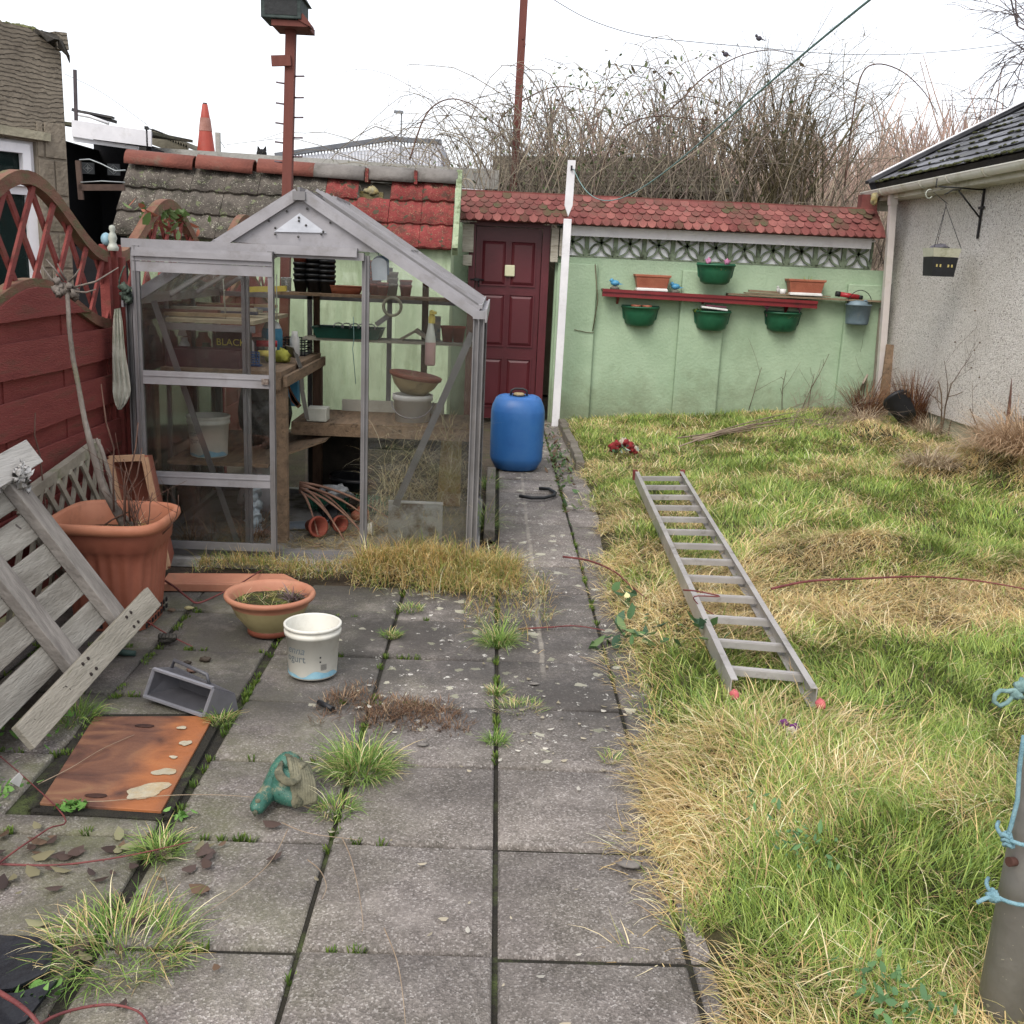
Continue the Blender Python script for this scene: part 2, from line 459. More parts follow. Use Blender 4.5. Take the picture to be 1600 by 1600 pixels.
    ln = mul(mrange(aa.outputs[0], .013, .006), mul(mrange(sp.outputs[1], 3.6, 3.8), mrange(noise(9, 5).outputs[0], .38, .6, .15, .6)))
    c = mix(c, rgb('a49c8e'), ln)
    a = N.new('ShaderNodeAttribute'); a.attribute_name = 'Col'
    c = mix(c, a.outputs['Color'], 1.0, 'MULTIPLY')
    L.new(c, b.inputs['Base Color'])
    bp = N.new('ShaderNodeBump'); bp.inputs['Strength'].default_value = .5; bp.inputs['Distance'].default_value = .004
    L.new(v.outputs['Distance'], bp.inputs['Height'])
    bp2 = N.new('ShaderNodeBump'); bp2.inputs['Strength'].default_value = .3; bp2.inputs['Distance'].default_value = .02
    L.new(noise(14, 6).outputs[0], bp2.inputs['Height']); L.new(bp.outputs[0], bp2.inputs['Normal']); L.new(bp2.outputs[0], b.inputs['Normal'])
    return mt
slab = slab_mat()
X0G, Y0G, PIT = .0523, 2.031, .45
verts = []; quads = []; cols_ = []
def add_slab(x0, x1, y0, y1, dz=0.0, tint=1.0, tilt=(0, 0), poly=None):
    e = .007
    ps = poly or [(x0+e, y0+e), (x1-e, y0+e), (x1-e, y1-e), (x0+e, y1-e)]
    cx = sum(p[0] for p in ps)/len(ps); cy = sum(p[1] for p in ps)/len(ps)
    o = len(verts)
    for k, (ins, z) in enumerate(((0, -.034), (0, -.006), (.008, 0.0))):
        for (x, y) in ps:
            dx, dy = cx-x, cy-y; l = math.hypot(dx, dy)
            x2, y2 = x+dx/l*ins*1.3, y+dy/l*ins*1.3
            verts.append((x2, y2, z+dz+(x-cx)*tilt[0]+(y-cy)*tilt[1])); cols_.append((tint,)*3)
    for k in range(2):
        for j in range(4): quads.append((o+k*4+j, o+k*4+(j+1) % 4, o+(k+1)*4+(j+1) % 4, o+(k+1)*4+j))
    quads.append((o+8, o+9, o+10, o+11))
rs = random.Random(3)
for r in range(-3, 19):
    for c in range(-5, 2):
        x0 = X0G+PIT*c; x1 = x0+PIT; y0 = Y0G+PIT*r; y1 = y0+PIT
        if r >= 6 and c < 0: continue
        if c == 1: x1 = x0+.27
        dz = rs.uniform(-.005, .004); tilt = (rs.uniform(-.008, .008), rs.uniform(-.008, .008)); tint = rs.uniform(.78, 1.12)
        if c <= -3: x0 -= .02; x1 -= .02
        if c == -3 and r in (1, 2): continue          # the rusty cover takes this place
        if c <= -3:                                 # rough cut pieces along the fence
            j = .04
            x0 += rs.uniform(-j, j)*.3
        if c == -5: x0 = -1.96; x1 = X0G+PIT*-4-.02
        add_slab(x0, x1, y0, y1, dz, tint, tilt)
# narrow filler slabs round the cover
add_slab(-1.36, -.88, Y0G+.45, Y0G+.55, -.004, .95)
add_slab(-1.36, -.88, Y0G+.45+.72, Y0G+1.35, -.004, .9)
pv = npmesh('paving', verts, quads, cols=np.array(cols_), mat=slab); struct(pv)

# joints: moss and dirt strips between slabs
jm = pm('joint_dirt', rgb('24211c'), rgb('302d22'), scale=12, bump=.8, bscale=120, rough=1, dirt=rgb('4b5628'), dscale=4, dpos=(.54, .66))
j = MB()
j.quad((-1.97, .5, -.014), (.8, .5, -.014), (.8, 4.75, -.014), (-1.97, 4.75, -.014))
j.quad((.03, 4.75, -.0141), (.8, 4.75, -.0141), (.8, 10.4, -.0141), (.03, 10.4, -.0141))
struct(j.build('paving_joints', jm))
# ------------------------------------------------------------ lawn
ED_Y = [0, 1.5, 2, 2.5, 2.7, 3.1, 3.5, 3.9, 4.6, 5.2, 6.3, 7.7, 10.5]
ED_X = [.50, .51, .53, .52, .51, .61, .62, .60, .58, .63, .69, .69, .70]
def edge_x(y): return np.interp(y, ED_Y, ED_X)
def lawn_h(x, y):
    x = np.asarray(x, float); y = np.asarray(y, float)
    d = x-edge_x(y)
    h = .05*sstep(0, .15, d)+.17*sstep(.3, 3.2, d)*sstep(2.5, 8, y)+.03*sstep(.1, 1.5, d)
    h = h+.05*(fbm(x, y, 1.6, 3)-.5)*sstep(0, .3, d)
    for cx, cy, rx, ry, a in ((2.03, 5.2, .45, .22, .13), (3.75, 7.2, .3, .45, .22), (3.2, 7.2, .25, .2, .08), (3.3, 8.8, .25, .3, .1),
                              (.85, 5.6, .18, .5, .05), (.9, 3.0, .3, .4, .04), (1.5, 2.3, .5, .4, .05)):
        h = h+a*np.exp(-((x-cx)/rx)**2-((y-cy)/ry)**2)
    return h-.03*(1-sstep(-.05, .05, d))
nx, ny = 90, 230
gx = np.linspace(0.0, 1, nx); gy = np.linspace(.3, 10.42, ny)
GX, GY = np.meshgrid(gx, gy)
XX = edge_x(GY)-.06+GX*(4.05-edge_x(GY)+.06)
ZZ = lawn_h(XX, GY)
vv = np.stack([XX.ravel(), GY.ravel(), ZZ.ravel()], 1)
ii = (np.arange(ny-1)[:, None]*nx+np.arange(nx-1)[None]).ravel()
qq = np.stack([ii, ii+1, ii+nx+1, ii+nx], 1)
turf = pm('turf_soil', rgb('2c2a16'), rgb('4a4425'), scale=14, bump=.8, bscale=90, rough=1, dirt=rgb('3f4f1e'), dscale=4)
struct(npmesh('lawn', vv, qq, mat=turf, smooth=True))

def straw_map(x, y):
    s = .14+1.6*(fbm(x, y, 2.6, 5)-.45)
    d = x-edge_x(y)
    s = s+.26*np.exp(-(d/.28)**2)
    for cx, cy, rx, ry, a in ((1.75, 4.55, .65, .45, .95), (2.5, 4.6, .5, .3, .5), (1.1, 4.9, .3, .5, .35), (1.35, 2.75, .4, .4, .3), (1.0, 3.1, .3, .4, .2),
                              (1.6, 2.2, .6, .5, .1), (2.0, 5.15, .5, .25, .35), (3.75, 7.1, .4, .6, 1.2), (3.2, 7.2, .3, .25, .9), (3.3, 8.8, .3, .4, .8), (1.35, 6.6, .3, .3, .4), (3.75, 8.1, .25, .4, .8),
                              (1.9, 3.6, .6, .35, -.45), (1.1, 3.85, .25, .5, -.2), (2.2, 6.6, 1.0, .5, -.3), (2.0, 8.9, 1.2, .8, -.12), (2.9, 5.6, .6, .4, -.3), (1.6, 1.9, .3, .3, -.4), (.8, 2.3, .2, .2, -.3)):
        s = s+a*np.exp(-((x-cx)/rx)**2-((y-cy)/ry)**2)
    return np.clip(s, 0, 1)
GREENS = np.array([[.15, .22, .045], [.22, .31, .06], [.31, .41, .09], [.40, .50, .15], [.20, .32, .09]])
TUFTG = np.array([[.10, .19, .035], [.15, .26, .05], [.21, .34, .07], [.28, .40, .11]])
STRAWS = np.array([[.62, .48, .23], [.74, .60, .33], [.54, .40, .18], [.82, .71, .46], [.38, .27, .14], [.52, .48, .22]])
def blades(name, x, y, z, L, az, phi0, phi1, wid, colr, mat, parent=None, floor=None, seg=4):
    n = len(x); px, py, pz = x.copy(), y.copy(), z.copy()
    bd = np.random.default_rng(n).normal(0, .55, n)
    ca, sa = np.cos(az), np.sin(az)
    pts = []
    for k in range(seg+1):
        t = k/seg
        w_ = wid*(1-.15*t-.8*t**3)/2
        tw = az+np.pi/2
        pts.append(np.stack([np.stack([px-np.cos(tw)*w_, py-np.sin(tw)*w_, pz], 1), np.stack([px+np.cos(tw)*w_, py+np.sin(tw)*w_, pz], 1)], 1))
        ph = phi0+(phi1-phi0)*(t+.5/seg); a2 = az+bd*t; ca, sa = np.cos(a2), np.sin(a2)
        px = px+ca*np.sin(ph)*L/seg; py = py+sa*np.sin(ph)*L/seg; pz = pz+np.cos(ph)*L/seg
        if floor is not None: pz = np.maximum(pz, floor(px, py)+.006+.02*t)
    P = np.stack(pts, 1)                      # n, seg+1, 2, 3
    verts = P.reshape(-1, 3)
    base = (np.arange(n)*(seg+1)*2)[:, None]
    q = []
    for k in range(seg):
        q.append(np.concatenate([base+2*k, base+2*k+1, base+2*k+3, base+2*k+2], 1))
    q = np.stack(q, 1).reshape(-1, 4)
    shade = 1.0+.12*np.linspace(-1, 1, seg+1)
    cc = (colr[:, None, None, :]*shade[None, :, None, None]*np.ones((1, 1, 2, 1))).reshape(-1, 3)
    return verts, q, cc
def mesh_blades(name, parts, mat, parent=None):
    vs, qs, cs = [], [], []; o = 0
    for v_, q_, c_ in parts:
        vs.append(v_); qs.append(q_+o); cs.append(c_); o += len(v_)
    return npmesh(name, np.concatenate(vs), np.concatenate(qs), cols=np.concatenate(cs), mat=mat, parent=parent)
grassm = vcol('grass_blades', rough=.6, trl=.3)
def lawn_parts(n, ya, yb, xa, xb, lmul, wmul, seed, short=False):
    r = np.random.default_rng(seed)
    x = r.uniform(xa, xb, n); y = r.uniform(ya, yb, n)
    d = x-edge_x(y)+ (fbm(x, y, 3.2, 9)-.5)*.42+.03
    clump = fbm(x, y, 7.0, 21)
    keep = (d > .0) & (x < 4.02) & (r.random(n) < .35+1.1*clump)
    x, y = x[keep], y[keep]; n = len(x)
    z = lawn_h(x, y)-.004
    s = straw_map(x, y)
    k2 = fbm(x, y, 9, 31)
    isst = r.random(n) < np.clip(s*1.05+.35*(k2-.45), .05, .93)
    L = np.where(isst, r.uniform(.05, .17, n), r.uniform(.03, .11, n))*lmul
    # combing direction: flattened swirls
    az = 2*np.pi*fbm(x, y, 1.5, 41)*2.6+r.normal(0, 1.15, n)
    d2 = x-edge_x(y)
    az = np.where((d2 < .2) & (r.random(n) < .5), np.pi+r.normal(0, .9, n), az)
    lay = np.clip(.35+.75*s+.5*(fbm(x, y, 2.1, 51)-.5), .1, 1)
    phi0 = np.where(isst, .5+.75*lay*r.random(n), .25+.85*lay*r.random(n)); phi1 = phi0+np.where(isst, r.uniform(.6, 2.0, n), r.uniform(.3, 1.6, n))*(0.5+.5*lay)
    wid = r.uniform(.0014, .0038, n)*wmul
    c = np.where(isst[:, None], STRAWS[r.integers(0, len(STRAWS), n)], GREENS[r.integers(0, len(GREENS), n)])
    tone = (.72+.56*fbm(x, y, 2.9, 61))[:, None]
    c = c*tone*(1+r.normal(0, .14, (n, 1)))
    mixg = (r.random((n, 1))*.4)
    c = c*(1-mixg)+c[:, [0, 1, 2]]*mixg*np.array([[1.15, 1, .9]])
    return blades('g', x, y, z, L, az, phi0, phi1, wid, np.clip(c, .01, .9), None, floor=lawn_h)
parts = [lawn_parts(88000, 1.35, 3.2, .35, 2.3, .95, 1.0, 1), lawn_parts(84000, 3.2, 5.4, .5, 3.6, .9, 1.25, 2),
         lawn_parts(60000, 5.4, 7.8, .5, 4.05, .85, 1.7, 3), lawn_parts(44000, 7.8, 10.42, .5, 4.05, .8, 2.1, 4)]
tag(mesh_blades('lawn_grass', parts, grassm), 'long uncut lawn grass, part green and part flattened yellow straw', 'grass', kind='stuff')

def tuft(name, c, n, rad, L, seed, straw=.3, spread=1.0, lab=None, cat='grass tuft', group=None, z=0.0, wid=.0025, tall=0, cols2=None, kind=None, rx=1, ry=1, single=True):
    r = np.random.default_rng(seed)
    a = r.uniform(0, 2*np.pi, n); rr = rad*np.sqrt(r.random(n))
    x = c[0]+np.cos(a)*rr*rx; y = c[1]+np.sin(a)*rr*ry
    az = a+r.normal(0, .7, n)
    phi0 = (rr/max(rad, 1e-3))*.6*spread+r.random(n)*.25; phi1 = phi0+r.uniform(.4, 2.1, n)*spread
    isst = r.random(n) < straw*.8
    cc = np.where(isst[:, None], STRAWS[r.integers(0, len(STRAWS), n)], TUFTG[r.integers(0, 4, n)]) if cols2 is None else cols2[r.integers(0, len(cols2), n)]
    cc = cc*(1+r.normal(0, .15, (n, 1)))
    fl = (lambda X, Y: np.zeros_like(X)+z)
    p = blades('t', x, y, np.full(n, z), L*r.uniform(.45, 1.1, n), az, phi0, phi1, r.uniform(.7, 1.3, n)*wid, np.clip(cc, .01, .9), None, floor=fl)
    if lab is None: return p
    if cols2 is None and L > .05:
        k = tuft(name, c, int(n*.9), rad*1.1, L*.6, seed+900, straw*.6, spread*1.3, z=z, wid=wid*.7, rx=rx, ry=ry); o = mesh_blades(name, [p, k], grassm)
    else: o = mesh_blades(name, [p], grassm)
    return tag(o, lab, cat, group, kind)
TG = 'grass tufts growing in the paving joints'
tuft('grass_tuft', (-.37, 2.88), 420, .085, .15, 1, .3, lab='largest green grass tuft on the paving, beside the green horse head ornament', group=TG)
tuft('grass_tuft', (-.41, 2.64), 110, .05, .09, 2, .35, lab='small tuft with pale stems in the joint just in front of the largest tuft', group=TG)
tuft('grass_tuft', (-.83, 2.40), 170, .045, .10, 3, .25, lab='bright green grass tuft just below the near edge of the rusty cover', group=TG)
tuft('grass_tuft', (-.80, 2.02), 420, .13, .13, 4, .5, lab='wide yellow and green grass tuft at the near left corner beside the black sheet', group=TG, rx=1.2)
tuft('grass_tuft', (.062, 4.02), 190, .055, .17, 5, .2, lab='tall arching pale green grass tuft where the path meets the patio', group=TG)
tuft('grass_tuft', (.05, 3.50), 70, .03, .06, 6, .5, lab='small tuft in the long straight joint, third from the greenhouse end', group=TG)
tuft('grass_tuft', (.052, 3.10), 80, .03, .07, 7, .2, lab='dark green tuft nearest to the viewer in the long straight joint', group=TG)
tuft('grass_tuft', (.13, 3.38), 110, .06, .06, 8, .6, lab='flattened yellowish tuft lying to the right of the long straight joint', group=TG, spread=1.4, rx=1.6)
tuft('grass_tuft', (.42, 3.0), 70, .03, .05, 9, .7, lab='tiny yellow tuft between white lichen spots near the lawn edge', group=TG)
tuft('grass_tuft', (-.88, 3.19), 90, .04, .07, 10, .4, lab='small tuft at the far right corner of the rusty cover', group=TG)
tuft('grass_tuft', (-1.36, 3.18), 150, .07, .10, 11, .1, lab='green grass tuft beside the near end of the wooden pallet', group=TG)
tuft('grass_tuft', (-1.45, 3.78), 60, .06, .05, 12, .2, lab='short grass sprouting at the foot of the big terracotta planter', group=TG)
tuft('grass_tuft', (-.34, 4.40), 80, .05, .06, 13, .4, lab='thin tuft in the joint close to the dead grass before the greenhouse', group=TG)
tuft('grass_tuft', (-.39, 4.05), 90, .035, .06, 14, .3, lab='small tuft in the joint behind the white yogurt bucket', group=TG)
tuft('grass_tuft', (-.02, 6.0), 170, .09, .20, 15, .2, lab='long green grass hanging over the path edge at the greenhouse side', group=TG, rx=.6, ry=2.2)
tuft('grass_tuft', (-.01, 7.1), 140, .08, .16, 16, .15, lab='grass tuft beside the blue drum at the greenhouse corner', group=TG, rx=.7, ry=1.5)
# moss / fine weeds along joints as ground cover
def cover(name, pts, lab, cat, colsx, L=.02, n_each=26, rad=.03, seed=0, wid=.006, kind='stuff', spread=1.2):
    ps = [tuft('x', p, n_each, rad, L, seed+i, cols2=colsx, wid=wid, spread=spread, z=(p[2] if len(p) > 2 else 0)) for i, p in enumerate(pts)]
    return tag(mesh_blades(name, ps, grassm), lab, cat, kind=kind)
MOSSC = np.array([[.10, .17, .03], [.16, .22, .04], [.07, .12, .025]])
pts = []
rj = random.Random(5)
for c in (-1, -2, -3, -4):
    for k in range(64):
        Y = rj.uniform(1.4, 4.7)
        if rj.random() < .45+.4*math.sin(Y*3+c): pts.append((X0G+PIT*c+rj.gauss(0, .004), Y, -.012))
for k in range(26): pts.append((.052, rj.uniform(2.95, 4.7), -.01))
for k in range(40): pts.append((.50+rj.gauss(0, .005), rj.uniform(3.2, 9.5), -.01))
for r in range(0, 6):
    for k in range(16): pts.append((rj.uniform(-1.9, -.2), Y0G+PIT*r+rj.gauss(0, .004), -.012))
cover('joint_moss', pts, 'green moss and seedlings filling the joints of the paving', 'moss', MOSSC, L=.016, n_each=16, rad=.012, wid=.005, spread=.8)
# dead straw in front of the greenhouse
def straw_band(name, lab, x0, x1, yc, n, seed, L=.14, dirn=-math.pi/2, yw=.1):
    r = np.random.default_rng(seed)
    x = r.uniform(x0, x1, n); y = yc+r.normal(0, yw, n)+.05*np.sin(x*9)
    mnd = .13*np.exp(-((x+.28)/.34)**2)+.03
    z = .01+mnd*np.exp(-((y-yc)/.10)**2)*r.random(n)**.5*2.2
    isg = r.random(n) < .18+.2*vnoise(x, y, 3, 3)
    c = np.where(isg[:, None], GREENS[r.integers(0, 5, n)], STRAWS[r.integers(0, 6, n)]*np.array([[1.2, 1.13, 1.08]]))
    az = dirn+r.normal(0, .9, n)
    phi0 = r.uniform(.1, 1.0, n); phi1 = phi0+r.uniform(.4, 1.4, n)
    p = blades('s', x, y, z*.4, r.uniform(.4, 1.2, n)*L, az, phi0, phi1, r.uniform(.002, .004, n), np.clip(c*(1+r.normal(0, .15, (n, 1))), .01, .9), None, floor=lambda a, b: np.zeros_like(a))
    return tag(mesh_blades(name, [p], grassm), lab, 'dead grass', kind='stuff')
straw_band('dead_grass', 'dead yellow grass heaped along the greenhouse threshold and spilling on the path corner', -.66, .16, 4.93, 6500, 71, L=.16, yw=.12)
straw_band('dead_grass', 'thin mixed green and yellow grass in front of the greenhouse door', -1.45, -.5, 4.93, 2200, 72, L=.10, yw=.06)
straw_band('dead_straw_litter', 'flat straw litter lying across the start of the path', -.1, .30, 4.6, 900, 73, L=.12, yw=.22)
# brown withered weed lying on the patio
WC = np.array([[.15, .09, .055], [.23, .14, .085], [.10, .065, .045], [.34, .25, .16], [.18, .10, .06]])
ps = []
for i in range(46):
    t = i/45; cx = -.52+.42*t+rj.gauss(0, .03); cy = 3.38-.13*t+rj.gauss(0, .075)
    ps.append(tuft('x', (cx, cy), 30, .05, .065*rj.uniform(.5, 1.2), 300+i, cols2=WC, wid=.003, spread=2.0))
tag(mesh_blades('withered_weed', ps, grassm), 'mat of brown withered weed pulled up and left on the patio behind the largest grass tuft', 'dead weed', kind='stuff')
# fallen leaves
LC = np.array([[.07, .05, .045], [.10, .07, .06], [.22, .20, .12], [.14, .09, .06], [.09, .06, .05], [.30, .29, .17]])
def leaves(name, pts, lab, cat, colsx, size=.03, seed=0, mat=None, flat=True, parent=None, kind='stuff', label=True):
    r = np.random.default_rng(seed); n = len(pts); P = np.array(pts, float)
    az = r.uniform(0, 6.28, n); s = size*r.uniform(.5, 1.4, n)
    tz = r.uniform(-.25, .25, n) if flat else r.uniform(-1.2, 1.2, n)
    u = np.stack([np.cos(az), np.sin(az), tz], 1); v = np.stack([-np.sin(az), np.cos(az), (r.uniform(-.3, .3, n) if flat else r.uniform(-1, 1, n))], 1)
    prof = [(-1, 0), (-.45, .42), (.3, .5), (1, 0), (.3, -.5), (-.45, -.42)]
    vs = np.stack([P+(u*a+v*b)*s[:, None] for a, b in prof], 1)
    vs[:, 0, 2] += s*.15; vs[:, 3, 2] += s*.25
    base = (np.arange(n)*6)[:, None]
    q = np.concatenate([base+np.array([[0, 1, 2, 3]]), base+np.array([[0, 3, 4, 5]])])
    cc = colsx[r.integers(0, len(colsx), n)]*(1+r.normal(0, .15, (n, 1)))
    o = npmesh(name, vs.reshape(-1, 3), q, cols=np.repeat(np.clip(cc, .01, .9), 6, 0), mat=mat or grassm, parent=parent)
    return tag(o, lab, cat, kind=kind) if lab else o
lp = [(rj.gauss(-1.12, .2), rj.gauss(2.33, .10), .012) for _ in range(50)]+[(rj.uniform(-1.6, -.5), rj.uniform(1.7, 2.5), .01) for _ in range(22)]+[(rj.gauss(-.72, .06), rj.gauss(2.42, .05), .012) for _ in range(10)]
leaves('fallen_leaves', lp, 'dark wet fallen leaves scattered on the near left paving', 'leaves', LC, size=.024, seed=5)
lp = [(rj.uniform(-.5, .6), rj.uniform(1.7, 4.4), .008) for _ in range(60)]+[(rj.uniform(.1, .5), rj.uniform(2.9, 3.5), .008) for _ in range(30)]
leaves('paving_litter', lp, 'tiny pale chips and leaf bits scattered on the patio slabs', 'litter', np.array([[.6, .57, .5], [.45, .4, .3], [.25, .22, .15]]), size=.010, seed=6)
# ============================================================ BOUNDARY WALL, DOOR, COPING
greenp = pm('green_masonry_paint', rgb('8fa888'), rgb('9fb797'), scale=2.2, bump=.35, bscale=38, rough=.85, dirt=rgb('6f8060'), dscale=1.3, dpos=(.55, .85), dfac=.7, zd=(.58, -.08, rgb('6b7052')))
greend = pm('green_paint_mossy', rgb('86a07b'), rgb('99b08c'), scale=3, bump=.4, bscale=45, rough=.9, dirt=rgb('545b38'), dscale=3.5, dpos=(.42, .62))
redcap = pm('red_felt_tile', rgb('68322e'), rgb('84453f'), scale=5, bump=.4, bscale=160, rough=.9, dirt=rgb('5d4a3b'), dscale=3.5, dpos=(.45, .7), dfac=.75)
doorp = pm('maroon_door_paint', rgb('531a22'), rgb('602029'), scale=5, bump=.05, rough=.38, dirt=rgb('471a1d'), dscale=2.5, dpos=(.5, .8))
upvc = pm('white_upvc', rgb('d9d8dc'), rgb('e6e5e8'), scale=5, bump=.02, rough=.35, dirt=rgb('a9a79d'), dscale=6, dpos=(.55, .8), dfac=.6)
YW = 10.42
WX0, WX1 = .56, 3.94
wall = thing('boundary_wall', 'pale green painted masonry wall closing the far end of the garden, red scalloped coping on top', 'wall', (.7, YW, 0))
b = MB(); b.b2((WX0, YW, -.05), (WX1, YW+.14, 1.66)); b.b2((-.62, YW+.16, -.05), (-.10, YW+.28, 1.95))
b.build('wall', greenp, wall)
b = MB()
for (a, c, top) in ((.58, .98, 1.60), (1.83, 2.28, 1.58), (3.50, 3.92, 1.52)):
    b.b2((a, YW-.055, -.05), (c, YW+.01, top))
b.build('pier', greenp, wall, bevel=.012)
# pierced decorative blocks
conc = pm('pierced_block', rgb('66745c'), rgb('84937a'), scale=12, bump=.4, rough=.95, dirt=rgb('3a4030'), dscale=9, dpos=(.5, .65))
def block_mesh(cx):
    q = MB(); w2 = .142; z0, z1 = 1.663, 1.955; t = .02; yc = YW+.018; dp = .03
    q.b2((cx-w2, yc-dp/2, z0), (cx-w2+t, yc+dp/2, z1)); q.b2((cx+w2-t, yc-dp/2, z0), (cx+w2, yc+dp/2, z1))
    q.b2((cx-w2+t, yc-dp/2, z0), (cx+w2-t, yc+dp/2, z0+.014)); q.b2((cx-w2+t, yc-dp/2, z1-.014), (cx+w2-t, yc+dp/2, z1))
    zc = (z0+z1)/2; rx = .122; rz = .132
    # four petals: arcs bowing from corner to corner
    for sx in (-1, 1):
        for sz in (-1, 1):
            pa = V(cx, yc, zc); pb = V(cx+sx*rx, yc, zc+sz*rz)
            for bow in (-1, 1):
                nrm = V(-(sz*rz), 0, sx*rx).normalized()
                pts = [pa.lerp(pb, i/8)+nrm*bow*.036*math.sin(math.pi*i/8) for i in range(9)]
                q.sweep(pts, dp-.004, .019, side=(0, 1, 0))
    return q
nb = 11; proto = None
for i in range(nb):
    cx = WX0+.16+i*.286
    o = block_mesh(cx).build('pierced_block', conc, wall)
b = MB(); 
for i in range(nb): b.b2((WX0+.01+i*.286-.009+.0, YW+.005, 1.664), (WX0+.01+i*.286+.014, YW+.038, 1.954))
b.build('mortar_joint', greend, wall)
# white sheet added behind the pierced blocks so their holes read as skylit
b = MB(); b.b2((WX0, YW+.042, 1.64), (WX0+.014+11*.286, YW+.048, 1.97)); b.build('added_bright_sheet', pm('white_sheet', (.86, .88, .9, 1), (.92, .93, .94, 1), scale=4, rough=.5, bump=0), wall)
b = MB(); b.b2((WX0+.08, YW-.10, 1.862), (3.66, YW-.085, 1.958)); b.b2((WX0+.08, YW-.083, 1.93), (3.70, YW+.03, 1.945))
b.build('fascia', upvc, wall)
# coping: curved batten with rows of scalloped tiles
def cap_pt(s):      # s from 0 (ridge) to 1 (lower front lip)
    y = YW+.10-.34*s; z = 2.245-.235*s-.15*max(0, s-.75)*(s-.75)*4
    return y, z
CX0, CX1 = -.40, 3.74
b = MB()
prof = [cap_pt(k/8) for k in range(9)]+[(YW-.20, 1.962), (YW+.2, 1.97), (YW+.34, 2.06)]
b.prism([(CX0, y, z) for y, z in prof], (CX1-CX0, 0, 0))
rcv = [redcap, pm('red_felt_faded', rgb('7d4640'), rgb('93554c'), scale=5, bump=.4, bscale=160, rough=.9, dirt=rgb('6b5648'), dscale=4), pm('red_felt_mossy', rgb('5b342b'), rgb('6b463a'), scale=6, bump=.5, bscale=120, rough=.95, dirt=rgb('4f4a2e'), dscale=6, dpos=(.45, .6))]
b.mats = [redcap]
rows = 5; sw = .088
rr = random.Random(8)
for r_ in range(rows):
    s0 = r_/rows; s1 = s0+1.55/rows
    n_ = int((CX1-CX0)/sw)+1
    for i in range(n_):
        cx = CX0+(i+.5*(r_ % 2))*sw+.01
        if cx > CX1-.04: continue
        lift = .004+rr.uniform(0, .004)+.002*r_*0
        rag = 1 if cx < 3.0 else 1+1.5*(cx-3.0)*rr.random()
        pts = []; y0_, z0_ = cap_pt(s0); y1_, z1_ = cap_pt(min(s1, 1.04))
        d = V(0, y1_-y0_, z1_-z0_); nrm = V(0, -d.z, d.y).normalized(); nrm = nrm if nrm.z > 0 else -nrm
        c0 = V(cx, y0_, z0_)+nrm*.003
        wl = sw*.49
        prf = [(-wl, .0), (-wl, .5)]+[(-wl*math.cos(math.pi*k/6), .5+.5*math.sin(math.pi*k/6)) for k in range(1, 6)]+[(wl, .5), (wl, 0)]
        poly = [c0+V(x_, 0, 0)+d*t_+nrm*(lift*rag*t_*1.8) for x_, t_ in prf]
        b.mat(rcv[0 if rr.random() < .6 else (2 if rr.random() < .35+.5*(cx > 3) else 1)]); b.prism(poly, nrm*.005)
b.mat(redcap); b.b2((CX0, YW+.09, 2.236), (CX1, YW+.20, 2.262))
b.box((3.66, YW+.16, 2.32), (.16, .12, .14)); 
cop = b.build('scalloped_coping', redcap, wall)
# timber blocks beside the door
wood_pale = pm('flaking_white_wood', rgb('b3ada0'), rgb('8e8778'), scale=3, stretch=(1, 1, 8), bump=.3, rough=.9, dirt=rgb('5e5648'), dscale=8)
b = MB()
for (x0, x1, z0, z1) in ((-.37, -.26, 1.66, 1.93), (-.36, -.27, 1.53, 1.635), (.50, .575, 1.60, 1.93), (.585, .63, 1.66, 1.93)):
    b.b2((x0, YW-.10, z0), (x1, YW+.05, z1))
b.build('timber_packing', wood_pale, wall, bevel=.006)
# door and frame
DX0, DX1 = -.24, .42
fr = MB(); fr.b2((DX0-.065, YW-.02, -.02), (DX0, YW+.10, 1.95)); fr.b2((DX1, YW-.02, -.02), (DX1+.075, YW+.10, 1.95)); fr.b2((DX0, YW-.02, 1.92), (DX1, YW+.10, 1.975))
door = thing('garden_door', 'maroon six panel door set into the far wall beside the green outbuilding', 'door', (.09, YW, 0))
fr.build('door_frame', doorp, door)
leaf = MB(); leaf.b2((DX0+.005, YW+.03, .01), (DX1-.005, YW+.07, 1.915))
lf = leaf.build('door_leaf', doorp, door)
pnl = MB()
dw = DX1-DX0; pw = .235
for cxp in (DX0+.185, DX0+.475):
    for (z0, z1) in ((1.36, 1.78), (.76, 1.26), (.14, .62)):
        x0, x1 = cxp-pw/2, cxp+pw/2
        # moulding frame raised, field recessed then raised
        for (a, c) in (((x0-.014, z0-.014), (x1+.014, z0)), ((x0-.014, z1), (x1+.014, z1+.014)), ((x0-.014, z0), (x0, z1)), ((x1, z0), (x1+.014, z1))):
            pnl.b2((a[0], YW+.016, a[1]), (c[0], YW+.03, c[1]))
        pnl.add([(x0, YW+.031, z0), (x1, YW+.031, z0), (x1, YW+.031, z1), (x0, YW+.031, z1), (x0+.03, YW+.014, z0+.03), (x1-.03, YW+.014, z0+.03), (x1-.03, YW+.014, z1-.03), (x0+.03, YW+.014, z1-.03)],
                [(4, 5, 6, 7), (0, 1, 5, 4), (1, 2, 6, 5), (2, 3, 7, 6), (3, 0, 4, 7)])
pnl.build('door_panel', doorp, lf)
cream = pm('cream_plastic', rgb('c9c79f'), rgb('d8d6b2'), scale=8, rough=.5, bump=.05)
hx = PY(797, 411, YW).x
q = MB(); q.box((hx, YW+.008, 1.50), (.10, .035, .11)); o = q.build('letter_plate', cream, lf, bevel=.008)
blackm = pm('black_iron', rgb('17171a'), rgb('232326'), scale=20, rough=.55, bump=.2)
